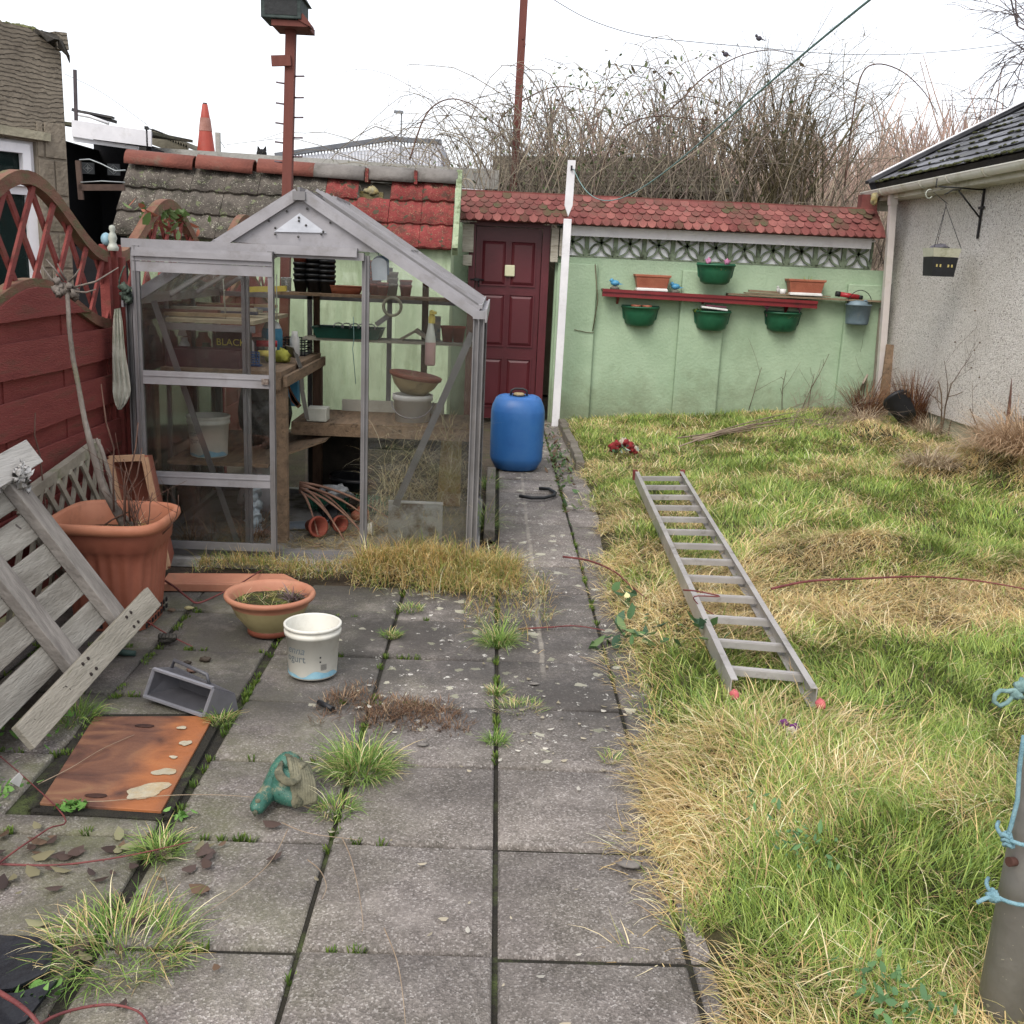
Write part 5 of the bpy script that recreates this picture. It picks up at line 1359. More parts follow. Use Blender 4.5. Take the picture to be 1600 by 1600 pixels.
for x in (GL_, GR_):
    for i in range(3): pane(V(x, nys[i]+.015, .04), V(x, nys[i+1]-.015, .04), V(x, nys[i+1]-.015, ZEv-.02), V(x, nys[i]+.015, ZEv-.02), gclean)
    for i in range(3): pane(V(x, nys[i]+.02, ZEv+.0), V(x, nys[i+1]-.02, ZEv+.0), V(GM, nys[i+1]-.02, ZRg-.015), V(GM, nys[i]+.02, ZRg-.015), groof)
xb = [GL_+.03, GL_+.585, GR_-.585, GR_-.03]
for i in range(3):
    a, c = xb[i]+.02, xb[i+1]-.02
    pane(V(a, GB, .04), V(c, GB, .04), V(c, GB, ZEv-.02), V(a, GB, ZEv-.02), gback)
pane(V(GL_+.04, GB, ZEv+.01), V(GR_-.04, GB, ZEv+.01), V(GM+.02, GB, ZRg-.02), V(GM-.02, GB, ZRg-.02), gclean)

# rag hanging between the post and the greenhouse corner
q = MB(); nn_ = 14; mm_ = 10; yy = 5.16
rows_ = [((178, 483), (188, 481)), ((176, 510), (192, 506)), ((175, 550), (195, 545)), ((176, 590), (202, 588)), ((176, 615), (205, 613)), ((180, 632), (199, 628)), ((184, 640), (190, 640))]
for s_ in (0, 1):
    for k in range(nn_+1):
        f = k/nn_*(len(rows_)-1); i = min(int(f), len(rows_)-2); w_ = f-i
        (ax, ay), (bx, by) = rows_[i]; (cx2, cy2), (dx2, dy2) = rows_[i+1]
        for j in range(mm_+1):
            u = j/mm_; px = (ax+(cx2-ax)*w_)*(1-u)+(bx+(dx2-bx)*w_)*u; py = (ay+(cy2-ay)*w_)*(1-u)+(by+(dy2-by)*w_)*u
            q.v.append(tuple(PY(px, py, yy-.10+.014*math.sin(j*2.1+k*.5)+.008*math.sin(j*4+k)+s_*.004)))
M1 = (nn_+1)*(mm_+1)
for k in range(nn_):
    for j in range(mm_):
        a_ = k*(mm_+1)+j; q.face([a_, a_+1, a_+mm_+2, a_+mm_+1], True); q.face([M1+a_, M1+a_+mm_+1, M1+a_+mm_+2, M1+a_+1], True)
tag(q.build('hanging_cloth', pm('dirty_cloth', rgb('a5a494'), rgb('c3c3b4'), scale=9, rough=.95, bump=.4, dirt=rgb('7f8a68'), dscale=7)), 'dirty pale cloth hanging between the red fence post and the greenhouse corner', 'cloth')
q = MB(); c_ = PY(197, 462, 5.08)
for k in range(6): q.blob(c_+V(.012*math.cos(k*1.7), .01*math.sin(k), -.02+.012*k), .018, seed=k, amp=.4)
q.tube(smooth([c_, c_+V(-.03, 0, .05), c_+V(-.02, 0, .10), c_+V(.0, 0, .14)]), .004, n=5)
tag(q.build('knotted_twine', pm('mossy_twine', rgb('3c4a40'), rgb('5f6f60'), scale=20, rough=.9, bump=.6)), 'knotted mossy green twine tied round the greenhouse corner above the cloth', 'twine')
# ---------------- floor and contents
fl = pm('old_concrete_floor', rgb('8d8a86'), rgb('a5a29d'), scale=6, bump=.4, rough=.95, dirt=rgb('4a4335'), dscale=3, dpos=(.45, .65))
b = MB(); b.b2((GL_-.06, GF-.12, -.03), (GR_+.04, GB+.02, .012)); struct(b.build('concrete_floor', fl))
wood = pm('bench_wood', rgb('75604a'), rgb('94795d'), scale=4, stretch=(6, 1, 6), bump=.4, rough=.9, dirt=rgb('3b3024'), dscale=5)
woodd = pm('bench_wood_dark', rgb('4a3527'), rgb('634a38'), scale=4, stretch=(6, 6, 1), bump=.4, rough=.9)
BN = thing('potting_bench', 'old wooden potting bench along the left side of the greenhouse', 'bench', (-1.5, 5.9, 0))
b = MB(); b.b2((GL_+.05, GF+.22, .915), (-1.12, GB-.06, .95)); b.build('top', wood, BN)
for x, y in ((-1.13, GF+.28), (-1.13, GB-.12), (-1.82, GF+.28), (-1.82, GB-.12)):
    b = MB(); b.b2((x-.028, y-.03, .012), (x+.028, y+.03, .915)); b.build('leg', woodd if y > 6 else wood, BN)
b = MB(); b.bar((-1.10, GF+.22, .90), (-1.10, GB-.06, .90), .02, .055); b.b2((GL_+.06, GF+.2, .86), (-1.12, GF+.22, .915)); b.build('apron', wood, BN)
b = MB(); b.b2((GL_+.06, GF+.24, .43), (-1.20, GB-.2, .45)); b.prism([(-1.2, GF+.34, .452), (-.98, GF+.78, .49), (-.98, GF+1.1, .49), (-1.2, GF+1.1, .452)], (0, 0, .012)); b.build('lower_shelf', wood, BN)
# purple brown trough on the bench front
pb = pm('purple_brown_plastic', rgb('3a2529'), rgb('4a3035'), scale=12, rough=.6, bump=.1, dirt=rgb('5d5350'), dscale=14, dpos=(.55, .7))
a_, c_ = PY(238, 532, GF+.28), PY(376, 537, GF+.28)
b = MB(); b.b2((GL_+.07, GF+.26, .952), (c_.x, GF+.275, 1.045)); b.b2((GL_+.07, GF+.42, .952), (c_.x, GF+.435, 1.045)); b.b2((c_.x-.012, GF+.275, .952), (c_.x, GF+.42, 1.045)); b.b2((GL_+.07, GF+.275, .952), (c_.x-.012, GF+.42, .965))
tag(b.build('seed_trough', pb), 'long purple brown trough at the front of the potting bench', 'trough')
# bottles, tubs and pots crowding the bench
blackp = pm('black_pot', rgb('17181b'), rgb('222428'), scale=8, rough=.5, bump=.05)
for i, (dx, dy, r_, h_, mt_, lab) in enumerate(((-1.72, .55, .03, .13, 'white_plastic', 'slim white bottle at the left end of the bench behind the purple trough'), (-1.62, .62, .035, .10, 'green_plastic', 'small green tub on the bench left of the dark can'),
        (-1.70, .85, .045, .14, 'terracotta_plastic', 'terracotta pot at the back left of the bench'), (-1.56, .9, .04, .16, 'blue_plastic', 'blue bottle at the back of the bench behind the can'), (-1.44, .95, .04, .09, 'black_pot', 'small black pot in the middle of the bench'),
        (-1.30, .8, .035, .12, 'cream_plastic', 'cream tub on the bench behind the door mullion'), (-1.22, 1.1, .03, .15, 'white_plastic', 'white bottle near the back of the bench beside the crate'))):
    q = MB(); x_, y_ = dx, GF+dy; q.lathe([(0, .952), (r_*.9, .952), (r_, .96), (r_, .952+h_*.7), (r_*.6, .952+h_*.85), (r_*.6, .952+h_), (0, .952+h_)], 16, (x_, y_, 0)); tag(q.build('bench_bottle' if 'bottle' in lab else 'bench_pot', MATS.get(mt_) or pm('blue_plastic', rgb('2f7fa3'), rgb('4292b5'), scale=5, rough=.4)), lab, 'bottle' if 'bottle' in lab else 'pot')
for i, (x_, y_, s_, mt_, lab) in enumerate(((-1.0, 5.95, .05, 'black_pot', 'small black pot lying on the greenhouse floor by the netting'), (-.72, 5.6, .035, 'white_plastic', 'little white pot lying near the greenhouse doorway'), (-.80, 5.85, .045, 'terracotta_plastic', 'orange pot lying deep on the greenhouse floor'))):
    q = MB(); q.lathe([(0, 0), (s_*.6, 0), (s_*.95, s_*1.5), (s_*1.1, s_*1.5), (s_*1.1, s_*1.8), (s_*.9, s_*1.8), (s_*.55, .01), (0, .01)], 18, (x_, y_, s_+.02), M=Matrix.Rotation(R(40+50*i), 3, 'Z') @ Matrix.Rotation(R(85), 3, 'X')); tag(q.build('floor_pot', MATS[mt_]), lab, 'pot')
q = MB()
for k in range(16):
    a0 = V(-1.05+rj.uniform(0, .4), 5.35+rj.uniform(0, .7), .02); q.tube([a0, a0+V(rj.gauss(0, .12), rj.gauss(0, .12), .01+rj.uniform(0, .03))], .003, n=4)
tag(q.build('floor_sticks', MATS['bench_wood']), 'loose sticks strewn over the greenhouse doorway floor', 'sticks', kind='stuff')
# upper left hanging shelf with boards
US = thing('hanging_shelf', 'hanging shelf of boards at the upper left of the greenhouse', 'shelf', (-1.6, 5.8, 1.2))
b = MB(); z = PY(300, 500, GF+.35).z; b.b2((GL_+.06, GF+.30, z-.01), (-1.28, GB-.3, z+.01)); b.build('board', pm('pale_ply', rgb('8f8468'), rgb('a89c80'), scale=5, stretch=(1, 5, 1), rough=.9, bump=.2), US)
b = MB(); b.b2((GL_+.05, GF+.29, z-.05), (-1.27, GF+.30, z-.015)); b.build('rail', alu, US)
b = MB(); b.tube([(-1.45, GF+.4, z), (-1.46, GF+.4, z+.22)], .003, n=5); b.tube([(-1.22, GF+.6, z), (-1.22, GF+.6, z+.25)], .003, n=5); b.build('hanger', wtr, US)
rr = random.Random(12)
for i in range(9):
    y = GF+.4+i*.09; x = -1.82+rr.uniform(0, .1); L_ = rr.uniform(.3, .5)
    col_ = [('7d6a50', '95815f'), ('5a3b33', '6e4a3f'), ('8b8675', 'a09a88'), ('4a4f5c', '5d6370')][i % 4]
    b = MB(); b.bar((x, y, z+.025+.012*(i % 3)), (x+L_, y+rr.uniform(-.08, .08), z+.03+.012*(i % 3)), .05, .018)
    tag(b.build('offcut', pm('offcut_%d' % (i % 4), rgb(col_[0]), rgb(col_[1]), scale=8, rough=.85)), ['short pale timber offcut on the hanging shelf', 'dark red timber offcut on the hanging shelf', 'grey stick on the hanging shelf', 'blue grey metal strip on the hanging shelf'][i % 4], 'offcut', 'timber offcuts piled on the hanging greenhouse shelf')
b = MB(); c_ = PY(398, 452, GF+.8); b.bar(c_+V(-.06, 0, -.004), c_+V(.18, 0, .012), .04, .03); tag(b.build('spirit_level', pm('yellow_plastic', rgb('c2ad32'), rgb('d2bf44'), scale=6, rough=.5)), 'yellow bar lying on the hanging shelf behind the door edge', 'spirit level')
# back shelves
BS = thing('back_shelving', 'three tier shelving of rough boards along the back of the greenhouse', 'shelving', (-.7, 6.5, 0))
z1, z2, z3 = 1.33, 1.06, .585
b = MB(); b.b2((-1.42, GB-.26, z1-.018), (-.22, GB-.04, z1)); b.build('upper_board', wood, BS)
b = MB(); b.b2((-1.20, GB-.26, z2-.016), (-.12, GB-.04, z2)); b.build('middle_board', pm('grey_ply', rgb('8b8778'), rgb('9d998a'), scale=5, stretch=(1, 6, 1), rough=.9, bump=.2), BS)
b = MB(); b.b2((-1.2, GB-.62, z3-.03), (-.12, GB-.04, z3)); b.b2((-1.2, GB-.63, z3-.075), (-.12, GB-.62, z3-.01)); b.build('bench_board', wood, BS)
for x in (-1.15, -.46): b = MB(); b.b2((x-.02, GB-.05, .012), (x+.02, GB-.03, 1.5)); b.build('upright', woodd, BS)
b = MB(); b.b2((-1.2, GB-.06, .015), (-.12, GB-.045, z3-.04)); b.build('added_shade_panel', pm('black_sheet', rgb('231f1a'), rgb('39332a'), scale=7, rough=.9), BS)  # dark panel added so the space under the shelf reads as shaded
b = MB(); c_ = PY(480, 631, GB-.1); b.b2((-.98, GB-.085, z3+.002), (-.32, GB-.07, z3+.075)); b.build('splash_board', pm('dirty_white_board', rgb('a39f92'), rgb('bab6aa'), scale=6, rough=.7), BS)
# stacks of pots
blackp = pm('black_pot', rgb('17181b'), rgb('222428'), scale=8, rough=.5, bump=.05)
terra2 = pm('clay', rgb('8d3f2c'), rgb('a0503a'), scale=9, rough=.85, bump=.2, dirt=rgb('6d3426'), dscale=6)
def pot_stack(px, y, z, n, r, h, mat, label, step=.028, top=None):
    c_ = PY(px, 450, y)
    t = thing('pot_stack', label, 'pot stack', (c_.x, y, z), 'stacks of plant pots on the top greenhouse shelf')
    for i in range(n):
        q = MB(); zz = z+i*step
        q.lathe([(0, zz), (r*.78, zz), (r*.97, zz+h*.8), (r*1.05, zz+h*.8), (r*1.07, zz+h), (r*.98, zz+h), (r*.72, zz+.01), (0, zz+.01)], 16, (c_.x, y, 0)); q.build('pot', mat if not (top and i >= n-top[1]) else top[0], t)
pot_stack(470, GB-.15, z1, 5, .045, .075, blackp, 'black plastic pots with reddish rims stacked on the top shelf, leftmost stack', step=.035, top=(terra2, 1))
pot_stack(491, GB-.15, z1, 6, .05, .08, blackp, 'tall stack of black pots with an orange pot on top', step=.032, top=(terra2, 1))
pot_stack(511, GB-.15, z1, 6, .052, .08, blackp, 'stack of large black pots, rightmost of the black stacks on the top shelf', step=.03, top=(pm('grey_pot', rgb('4b4b55'), rgb('5c5c66'), rough=.5), 1))
pot_stack(586, GB-.14, z1, 5, .04, .07, terra2, 'leaning tower of terracotta pots behind the greenhouse door post', step=.035)
pot_stack(598, GB-.18, z1, 2, .035, .06, terra2, 'short pair of small terracotta pots below the hanging tag', step=.02)
pot_stack(613, GB-.14, z1, 3, .035, .075, pm('stone_grey', rgb('8a8472'), rgb('a09a86'), scale=10, rough=.9), 'grey green pots stacked beside the terracotta pots', step=.035)
pot_stack(634, GB-.14, z1, 2, .038, .07, terra2, 'two brick red pots at the right end of the top shelf', step=.03)
c_ = PY(540, 445, GB-.15)
q = MB(); q.lathe([(0, 0), (.075, 0), (.085, .03), (.09, .045), (.095, .05), (.08, .05), (.07, .01), (0, .01)], 20, (c_.x, GB-.15, z1), fx=1.2, fy=.8); tag(q.build('shallow_bowl', terra), 'shallow orange plastic bowl in the middle of the top shelf', 'bowl')
c_ = PY(447, 430, GB-.2); q = MB(); q.lathe([(0, 0), (.03, 0), (.034, .08), (.03, .085), (.026, .01), (0, .01)], 14, (c_.x, GB-.2, z1)); tag(q.build('glass_jar', glassm('jar_glass', rgb('b5b5ad'), .3, .6, scale=9)), 'small cloudy jar at the left end of the top shelf', 'jar')
# hanging white tag
tg = thing('hanging_tag', 'white round topped plastic tag hanging inside the greenhouse front beside the door post', 'tag', tuple(PY(592, 420, GF+.06)))
def H(px, py, dy=0): return PY(px, py, GF+.06+dy)
arc = [H(592+12*math.cos(a), 414-9*math.sin(a)-2) for a in [math.pi*k/8 for k in range(9)]]
q = MB(); q.prism([H(582, 438), H(605, 438)]+arc, (0, .004, 0)); q.build('card', pm('pale_card', rgb('bcc6d0'), rgb('ccd5de'), scale=8, rough=.5), tg)
arc = [H(595+13*math.cos(a), 412-10*math.sin(a)-3) for a in [math.pi*k/8 for k in range(9)]]
q = MB(); q.prism([H(584, 434, .006), H(608, 430, .006)]+arc, (0, .004, 0)); q.tube([H(592, 402), H(590, 392)], .002, n=4); q.build('backing', pm('blue_card', rgb('3d566b'), rough=.5), tg)
# green tray, roll, leaflets
grt = pm('dark_green_tray', rgb('0d3f35'), rgb('14574a'), scale=6, rough=.4, bump=.05)
a_, c_ = PY(497, 520, GB-.2), PY(592, 520, GB-.2)
b = MB(); y0_, y1_ = GB-.27, GB-.06
xa_, xb_ = a_.x, c_.x; hh = .065
o = len(b.v)
for (ex, z_) in ((0, z2+.001), (.02, z2+hh), (.03, z2+hh+.002), (.022, z2+hh), (.004, z2+.012)):
    b.v += [(xa_-ex, y0_-ex, z_), (xb_+ex, y0_-ex, z_), (xb_+ex, y1_+ex, z_), (xa_-ex, y1_+ex, z_)]
for i in range(4):
    for k in range(4): b.face([o+i*4+k, o+i*4+(k+1) % 4, o+(i+1)*4+(k+1) % 4, o+(i+1)*4+k])
b.face([o, o+3, o+2, o+1]); b.face([o+16, o+17, o+18, o+19])
tag(b.build('seed_tray', grt), 'dark green tray holding coiled wire on the middle greenhouse shelf', 'tray')
q = MB()
for k in range(5): c0 = V(xa_+.12+k*.05, GB-.16, z2+.06); q.tube([c0+V(.03*math.cos(a), .02*math.sin(a*2), .03*math.sin(a)) for a in [2*math.pi*i/12 for i in range(13)]], .004, n=5)
tag(q.build('wire_coil', aluw), 'coils of pale wire lying in the dark green tray', 'wire')
c_ = PY(613, 479, GB-.3); q = MB(); q.lathe([(.046, -.02), (.062, -.02), (.062, .02), (.046, .02), (.046, -.02)], 24, (c_.x, GB-.3, c_.z), M=Matrix.Rotation(R(90), 3, 'X')); tag(q.build('ring', pm('buff_ring', rgb('8d8a72'), rgb('a3a088'), scale=9, rough=.7)), 'buff plastic ring hanging below the top greenhouse shelf', 'ring')
q = MB(); c_ = PY(598, 500, GB-.3); q.bar(c_+V(-.04, 0, -.03), c_+V(.05, 0, .04), .02, .03); tag(q.build('trowel', alu), 'grey trowel propped below the buff ring', 'trowel')
q = MB()
c_ = PY(650, 515, GB-.2)
q.prism([(c_.x-.12, GB-.2, z2), (c_.x-.02, GB-.2, z2+.06), (c_.x+.0, GB-.2, z2+.055), (c_.x-.09, GB-.2, z2)], (0, .12, 0)); q.prism([(c_.x-.02, GB-.2, z2+.06), (c_.x+.08, GB-.2, z2+.002), (c_.x+.1, GB-.2, z2+.01), (c_.x, GB-.2, z2+.075)], (0, .12, 0))
tag(q.build('open_book', pm('old_paper', rgb('8d8270'), rgb('a59a86'), scale=9, rough=.9)), 'old open booklet standing tent like on the middle shelf', 'booklet')
for px, lab in ((700, 'red brown pot on the middle shelf right of the spray bottle'), (717, 'second red brown pot at the end of the middle shelf')):
    c_ = PY(px, 500, GB-.14); q = MB(); q.lathe([(0, 0), (.03, 0), (.042, .085), (.046, .085), (.046, .10), (.04, .10), (.028, .01), (0, .01)], 16, (c_.x, GB-.14, z2)); tag(q.build('plant_pot', terra2), lab, 'pot', 'red brown pots on the middle greenhouse shelf')
# spray bottle hanging
c_ = PY(673, 520, GF+.25)
sp_ = thing('spray_bottle', 'clear spray bottle with pink liquid and yellow top hanging in the greenhouse', 'spray bottle', tuple(c_))

zt, zb = PY(675, 484, GF+.25).z, PY(672, 571, GF+.25).z
hgt = zt-zb; cx = c_.x
q = MB(); q.lathe([(0, zb), (.024, zb), (.028, zb+.01), (.028, zb+hgt*.42)], 18, (cx, GF+.25, 0)); q.build('liquid_part', pm('pink_liquid', rgb('b08a86'), rgb('c09a94'), scale=5, rough=.3), sp_)
q = MB(); q.lathe([(.028, zb+hgt*.42), (.027, zb+hgt*.50), (.015, zb+hgt*.72), (.013, zb+hgt*.76)], 18, (cx, GF+.25, 0)); q.build('clear_part', pm('frosted', rgb('b9bcb0'), rgb('c8cbc0'), scale=6, rough=.3), sp_)
q = MB(); q.lathe([(.017, zb+hgt*.76), (.018, zb+hgt*.86), (.014, zb+hgt*.9), (.014, zb+hgt*.98), (0, zb+hgt)], 16, (cx+.004, GF+.25, 0)); q.box((cx+.012, GF+.235, zb+hgt*.95), (.035, .02, .014)); q.build('trigger', MATS['yellow_plastic'], sp_)
# blue bottle card at the back
c_ = PY(681, 510, GB-.12); q = MB(); q.box((c_.x, GB-.12, z2+.08), (.06, .02, .15)); tag(q.build('seed_packet', pm('packet', rgb('5a7280'), rgb('a79a86'), scale=22, rough=.6)), 'small printed packet standing behind the spray bottle', 'packet')
# bowl on white bucket
c_ = PY(645, 640, GB-.35); y = GB-.38; cx = c_.x
wb = thing('white_bucket', 'grubby white bucket with wire handle under the tilted bowl in the greenhouse', 'bucket', (cx, y, z3))
q = MB(); q.lathe([(0, z3), (.105, z3), (.115, z3+.13), (.125, z3+.13), (.125, z3+.165), (.112, z3+.165), (.10, z3+.01), (0, z3+.01)], 24, (cx, y, 0)); q.build('bucket', whitep, wb)
q = MB(); q.tube([V(cx+.128*math.cos(a), y-.128*math.sin(a)*.9, z3+.12-.09*math.sin(a)) for a in [math.pi*k/12 for k in range(13)]], .004, n=5); q.build('handle', aluw, wb)
bm = thing('glazed_bowl', 'brown rimmed buff planter bowl tilted on top of the white bucket', 'bowl', (cx, y, z3+.17))
M = Matrix.Rotation(R(8), 3, 'Y'); cc = V(cx+.0, y, z3+.168)
buff = pm('buff_glaze', rgb('a08d62'), rgb('b5a277'), scale=4, rough=.45, bump=.05, dirt=rgb('7a6a4a'), dscale=6)
brn = pm('brown_rim', rgb('7a3d28'), rgb('8f4e36'), scale=6, rough=.5, bump=.05)
q = MB(); q.lathe([(0, 0), (.075, 0), (.125, .05), (.148, .095)], 28, cc, M=M); q.build('bowl', buff, bm)
q = MB(); q.lathe([(.148, .095), (.160, .10), (.164, .118), (.15, .124), (.135, .118), (0, .11)], 28, cc, M=M); q.build('rim', brn, bm)
mesh_blades('stalks', [tuft('x', (cx, y), 8, .03, .10, 401, cols2=STRAWS*.5, wid=.003, z=z3+.28)], grassm, bm)
# white block at shelf corner
c_ = PY(497, 645, GF+.95); b = MB(); b.box((c_.x, GB-.55, z3+.045), (.12, .12, .08)); tag(b.build('white_block', pm('polystyrene', rgb('b5b5a6'), rgb('c6c6b8'), scale=20, rough=.8), bevel=.005), 'dirty white block on the front left corner of the lower back shelf', 'block')
# bench top items
c_ = PY(357, 520, GF+.5)
jg = thing('weedkiller_can', 'dark can with red cap and yellow lettering on the potting bench', 'can', (c_.x, GF+.5, .95))
zb = .95; zt = PY(357, 518, GF+.5).z
jw = .15; q = MB(); q.b2((c_.x-jw/2, GF+.5, zb), (c_.x+jw/2+.03, GF+.6, zt)); q.build('body', pm('can_dark', rgb('23302a'), rgb('2e3c35'), scale=6, rough=.45), jg, bevel=.008)
q = MB(); q.lathe([(.02, zt), (.022, zt+.03), (0, zt+.032)], 14, (c_.x+.0, GF+.54, 0)); q.build('cap', MATS['red_plastic'], jg)
yl = pm('yellow_print', rgb('c9c020'), rgb('d5cc30'), rough=.5, bump=0)
text_mesh('BLACK', .052, lambda x, y: V(c_.x+.012+x*1.0, GF+.498, zt-.075+y), 'lettering', yl, jg)
text_mesh('INSPECTOR', .022, lambda x, y: V(c_.x+.012+x*1.0, GF+.498, zt-.105+y), 'lettering', yl, jg)
c_ = PY(383, 505, GF+.65); q = MB(); q.lathe([(0, .95), (.045, .95), (.045, 1.06), (.02, 1.10), (.02, 1.13), (0, 1.13)], 16, (c_.x+.01, GF+.62, 0)); tag(q.build('white_bottle', whitep), 'white bottle behind the door post on the potting bench', 'bottle')
c_ = PY(425, 500, GB-.45); y = GB-.45
bo = thing('blue_bottle', 'large blue bottle with white shoulder on the potting bench', 'bottle', (c_.x, y, .95))
blu = pm('blue_plastic', rgb('2f7fa3'), rgb('4292b5'), scale=5, rough=.4, bump=.05)
q = MB(); q.lathe([(0, .95), (.06, .95), (.062, 1.10), (.055, 1.12)], 18, (c_.x, y, 0)); q.build('body', blu, bo)
q = MB(); q.lathe([(.055, 1.12), (.04, 1.15), (.018, 1.165), (.018, 1.185), (0, 1.185)], 18, (c_.x, y, 0)); q.build('shoulder', whitep, bo)
q = MB(); q.lathe([(.0, 1.185), (.02, 1.186), (.02, 1.21), (0, 1.212)], 12, (c_.x, y, 0)); q.build('cap', blackp, bo)
c_ = PY(440, 521, GF+.75); q = MB(); q.blob((c_.x+.01, GF+.72, .985), .045, seed=4, amp=.35, fx=1.2, fz=.75); q.blob((c_.x-.05, GF+.70, .98), .032, seed=7, amp=.3); tag(q.build('yellow_glove', pm('yellow_cloth', rgb('b0b032'), rgb('c4c440'), scale=20, rough=.9, bump=.4)), 'crumpled bright yellow glove on the bench corner', 'glove')
# black mesh crate
c_ = PY(455, 512, GB-.3)
b = MB(); x0_, x1_ = c_.x-.07, c_.x+.09; y0_, y1_ = GB-.34, GB-.12
for z in (.955, .985, 1.015, 1.045):
    for (p_, q_) in (((x0_, y0_, z), (x1_, y0_, z)), ((x0_, y1_, z), (x1_, y1_, z)), ((x0_, y0_, z), (x0_, y1_, z)), ((x1_, y0_, z), (x1_, y1_, z))): b.bar(p_, q_, .006, .008)
for k in range(9):
    x = x0_+(x1_-x0_)*k/8
    for y in (y0_, y1_): b.bar((x, y, .95), (x, y, 1.05), .006, .006, up=(0, 1, 0))
b.b2((x0_, y0_, .951), (x1_, y1_, .956)); tag(b.build('mesh_crate', blackp), 'small black mesh crate at the back of the potting bench', 'crate')
c_ = PY(393, 548, GF+.42)
b = MB()
for k in range(6):
    b.bar((c_.x-.04+k*.016, GF+.42, .955), (c_.x-.04+k*.016, GF+.42, 1.03), .005, .005, up=(0, 1, 0)); b.bar((c_.x-.04, GF+.42, .96+k*.014), (c_.x+.04, GF+.42, .96+k*.014), .005, .005)
b.b2((c_.x-.04, GF+.43, .951), (c_.x+.04, GF+.5, .956)); tag(b.build('blue_basket', pm('blue_wire', rgb('1f4f80'), rgb('2d6396'), scale=8, rough=.5)), 'little blue mesh basket at the front of the bench by the door rail', 'basket')
b = MB(); c_ = PY(412, 552, GF+.45); b.tube([c_+V(-.03, 0, 0), c_+V(.05, 0, .0)], .018); tag(b.build('yellow_tin', MATS['yellow_plastic']), 'yellow tube lying beside the little blue basket', 'tube')
b = MB(); c_ = PY(415, 537, GF+.6); b.tube([c_+V(-.05, 0, 0), c_+V(.06, .02, .0)], .02); tag(b.build('red_tin', MATS['red_plastic']), 'red and white tube on the bench behind the yellow tube', 'tube')
b = MB(); b.prism([PY(238, 522, GF+.6), PY(265, 520, GF+.6), PY(265, 505, GF+.6)], (0, .01, 0)); tag(b.build('paper_sheet', pm('paper', rgb('b0aea6'), rgb('c3c1b9'), rough=.8)), 'triangular corner of white sheet standing behind the trough', 'sheet')
b = MB(); b.prism([PY(277, 525, GF+.5), PY(291, 525, GF+.5), PY(286, 508, GF+.5), PY(283, 508, GF+.5)], (0, .02, 0)); tag(b.build('white_cone', whitep), 'small white peaked nozzle standing behind the trough', 'nozzle')
c_ = PY(396, 482, GB-.5); b = MB()
for k in range(5): b.box((c_.x+.0+.005*(k % 2), GB-.5, .955+.022*k+.01), (.15, .12, .018))
tag(b.build('magazine_pile', pm('greyed_paper', rgb('6b665c'), rgb('86817a'), scale=9, rough=.9)), 'pile of greyed trays at the back of the bench', 'pile')
# hanging blue cloth under bench, dark sack curl
c_ = PY(459, 580, GB-.35); b = MB(); b.b2((c_.x-.04, GB-.36, .64), (c_.x+.03, GB-.3, .88)); tag(b.build('blue_canister', blu, bevel=.006), 'blue canister under the back corner of the bench', 'canister')
b = MB(); pts = [PY(450, 548, GF+.7), PY(462, 552, GF+.68), PY(470, 575, GF+.66), PY(472, 610, GF+.64), PY(480, 655, GF+.6)]
for a, c in zip(pts, pts[1:]): b.bar(a, c, .10, .004, up=(1, 0, .2))
tag(b.build('peeled_strip', pm('grey_laminate', rgb('57524d'), rgb('6b6661'), rough=.6)), 'grey strip peeled and curling down from the bench corner', 'strip')
c_ = PY(410, 625, GF+.7); b = MB(); b.blob((c_.x, GF+.72, .66), .17, seed=21, amp=.12, fx=.9, fy=.9, fz=1.2); tag(b.build('black_sack', pm('black_polythene', rgb('08090b'), rgb('101215'), scale=9, rough=.25, bump=.6, bscale=14)), 'shiny black polythene sack on the lower bench shelf', 'sack')
b = MB()
for k in range(6): b.prism([PY(449+k, 600+k*3, GF+.6), PY(455+k*2, 628+k*2, GF+.6), PY(459+k*2, 624+k*2, GF+.6)], (.004, .02, 0))
tag(b.build('husk_bundle', pm('brown_husk', rgb('6b3f2a'), rgb('8f5f42'), scale=30, rough=.9)), 'brown dry husk bundle hanging beside the bench leg', 'bundle')
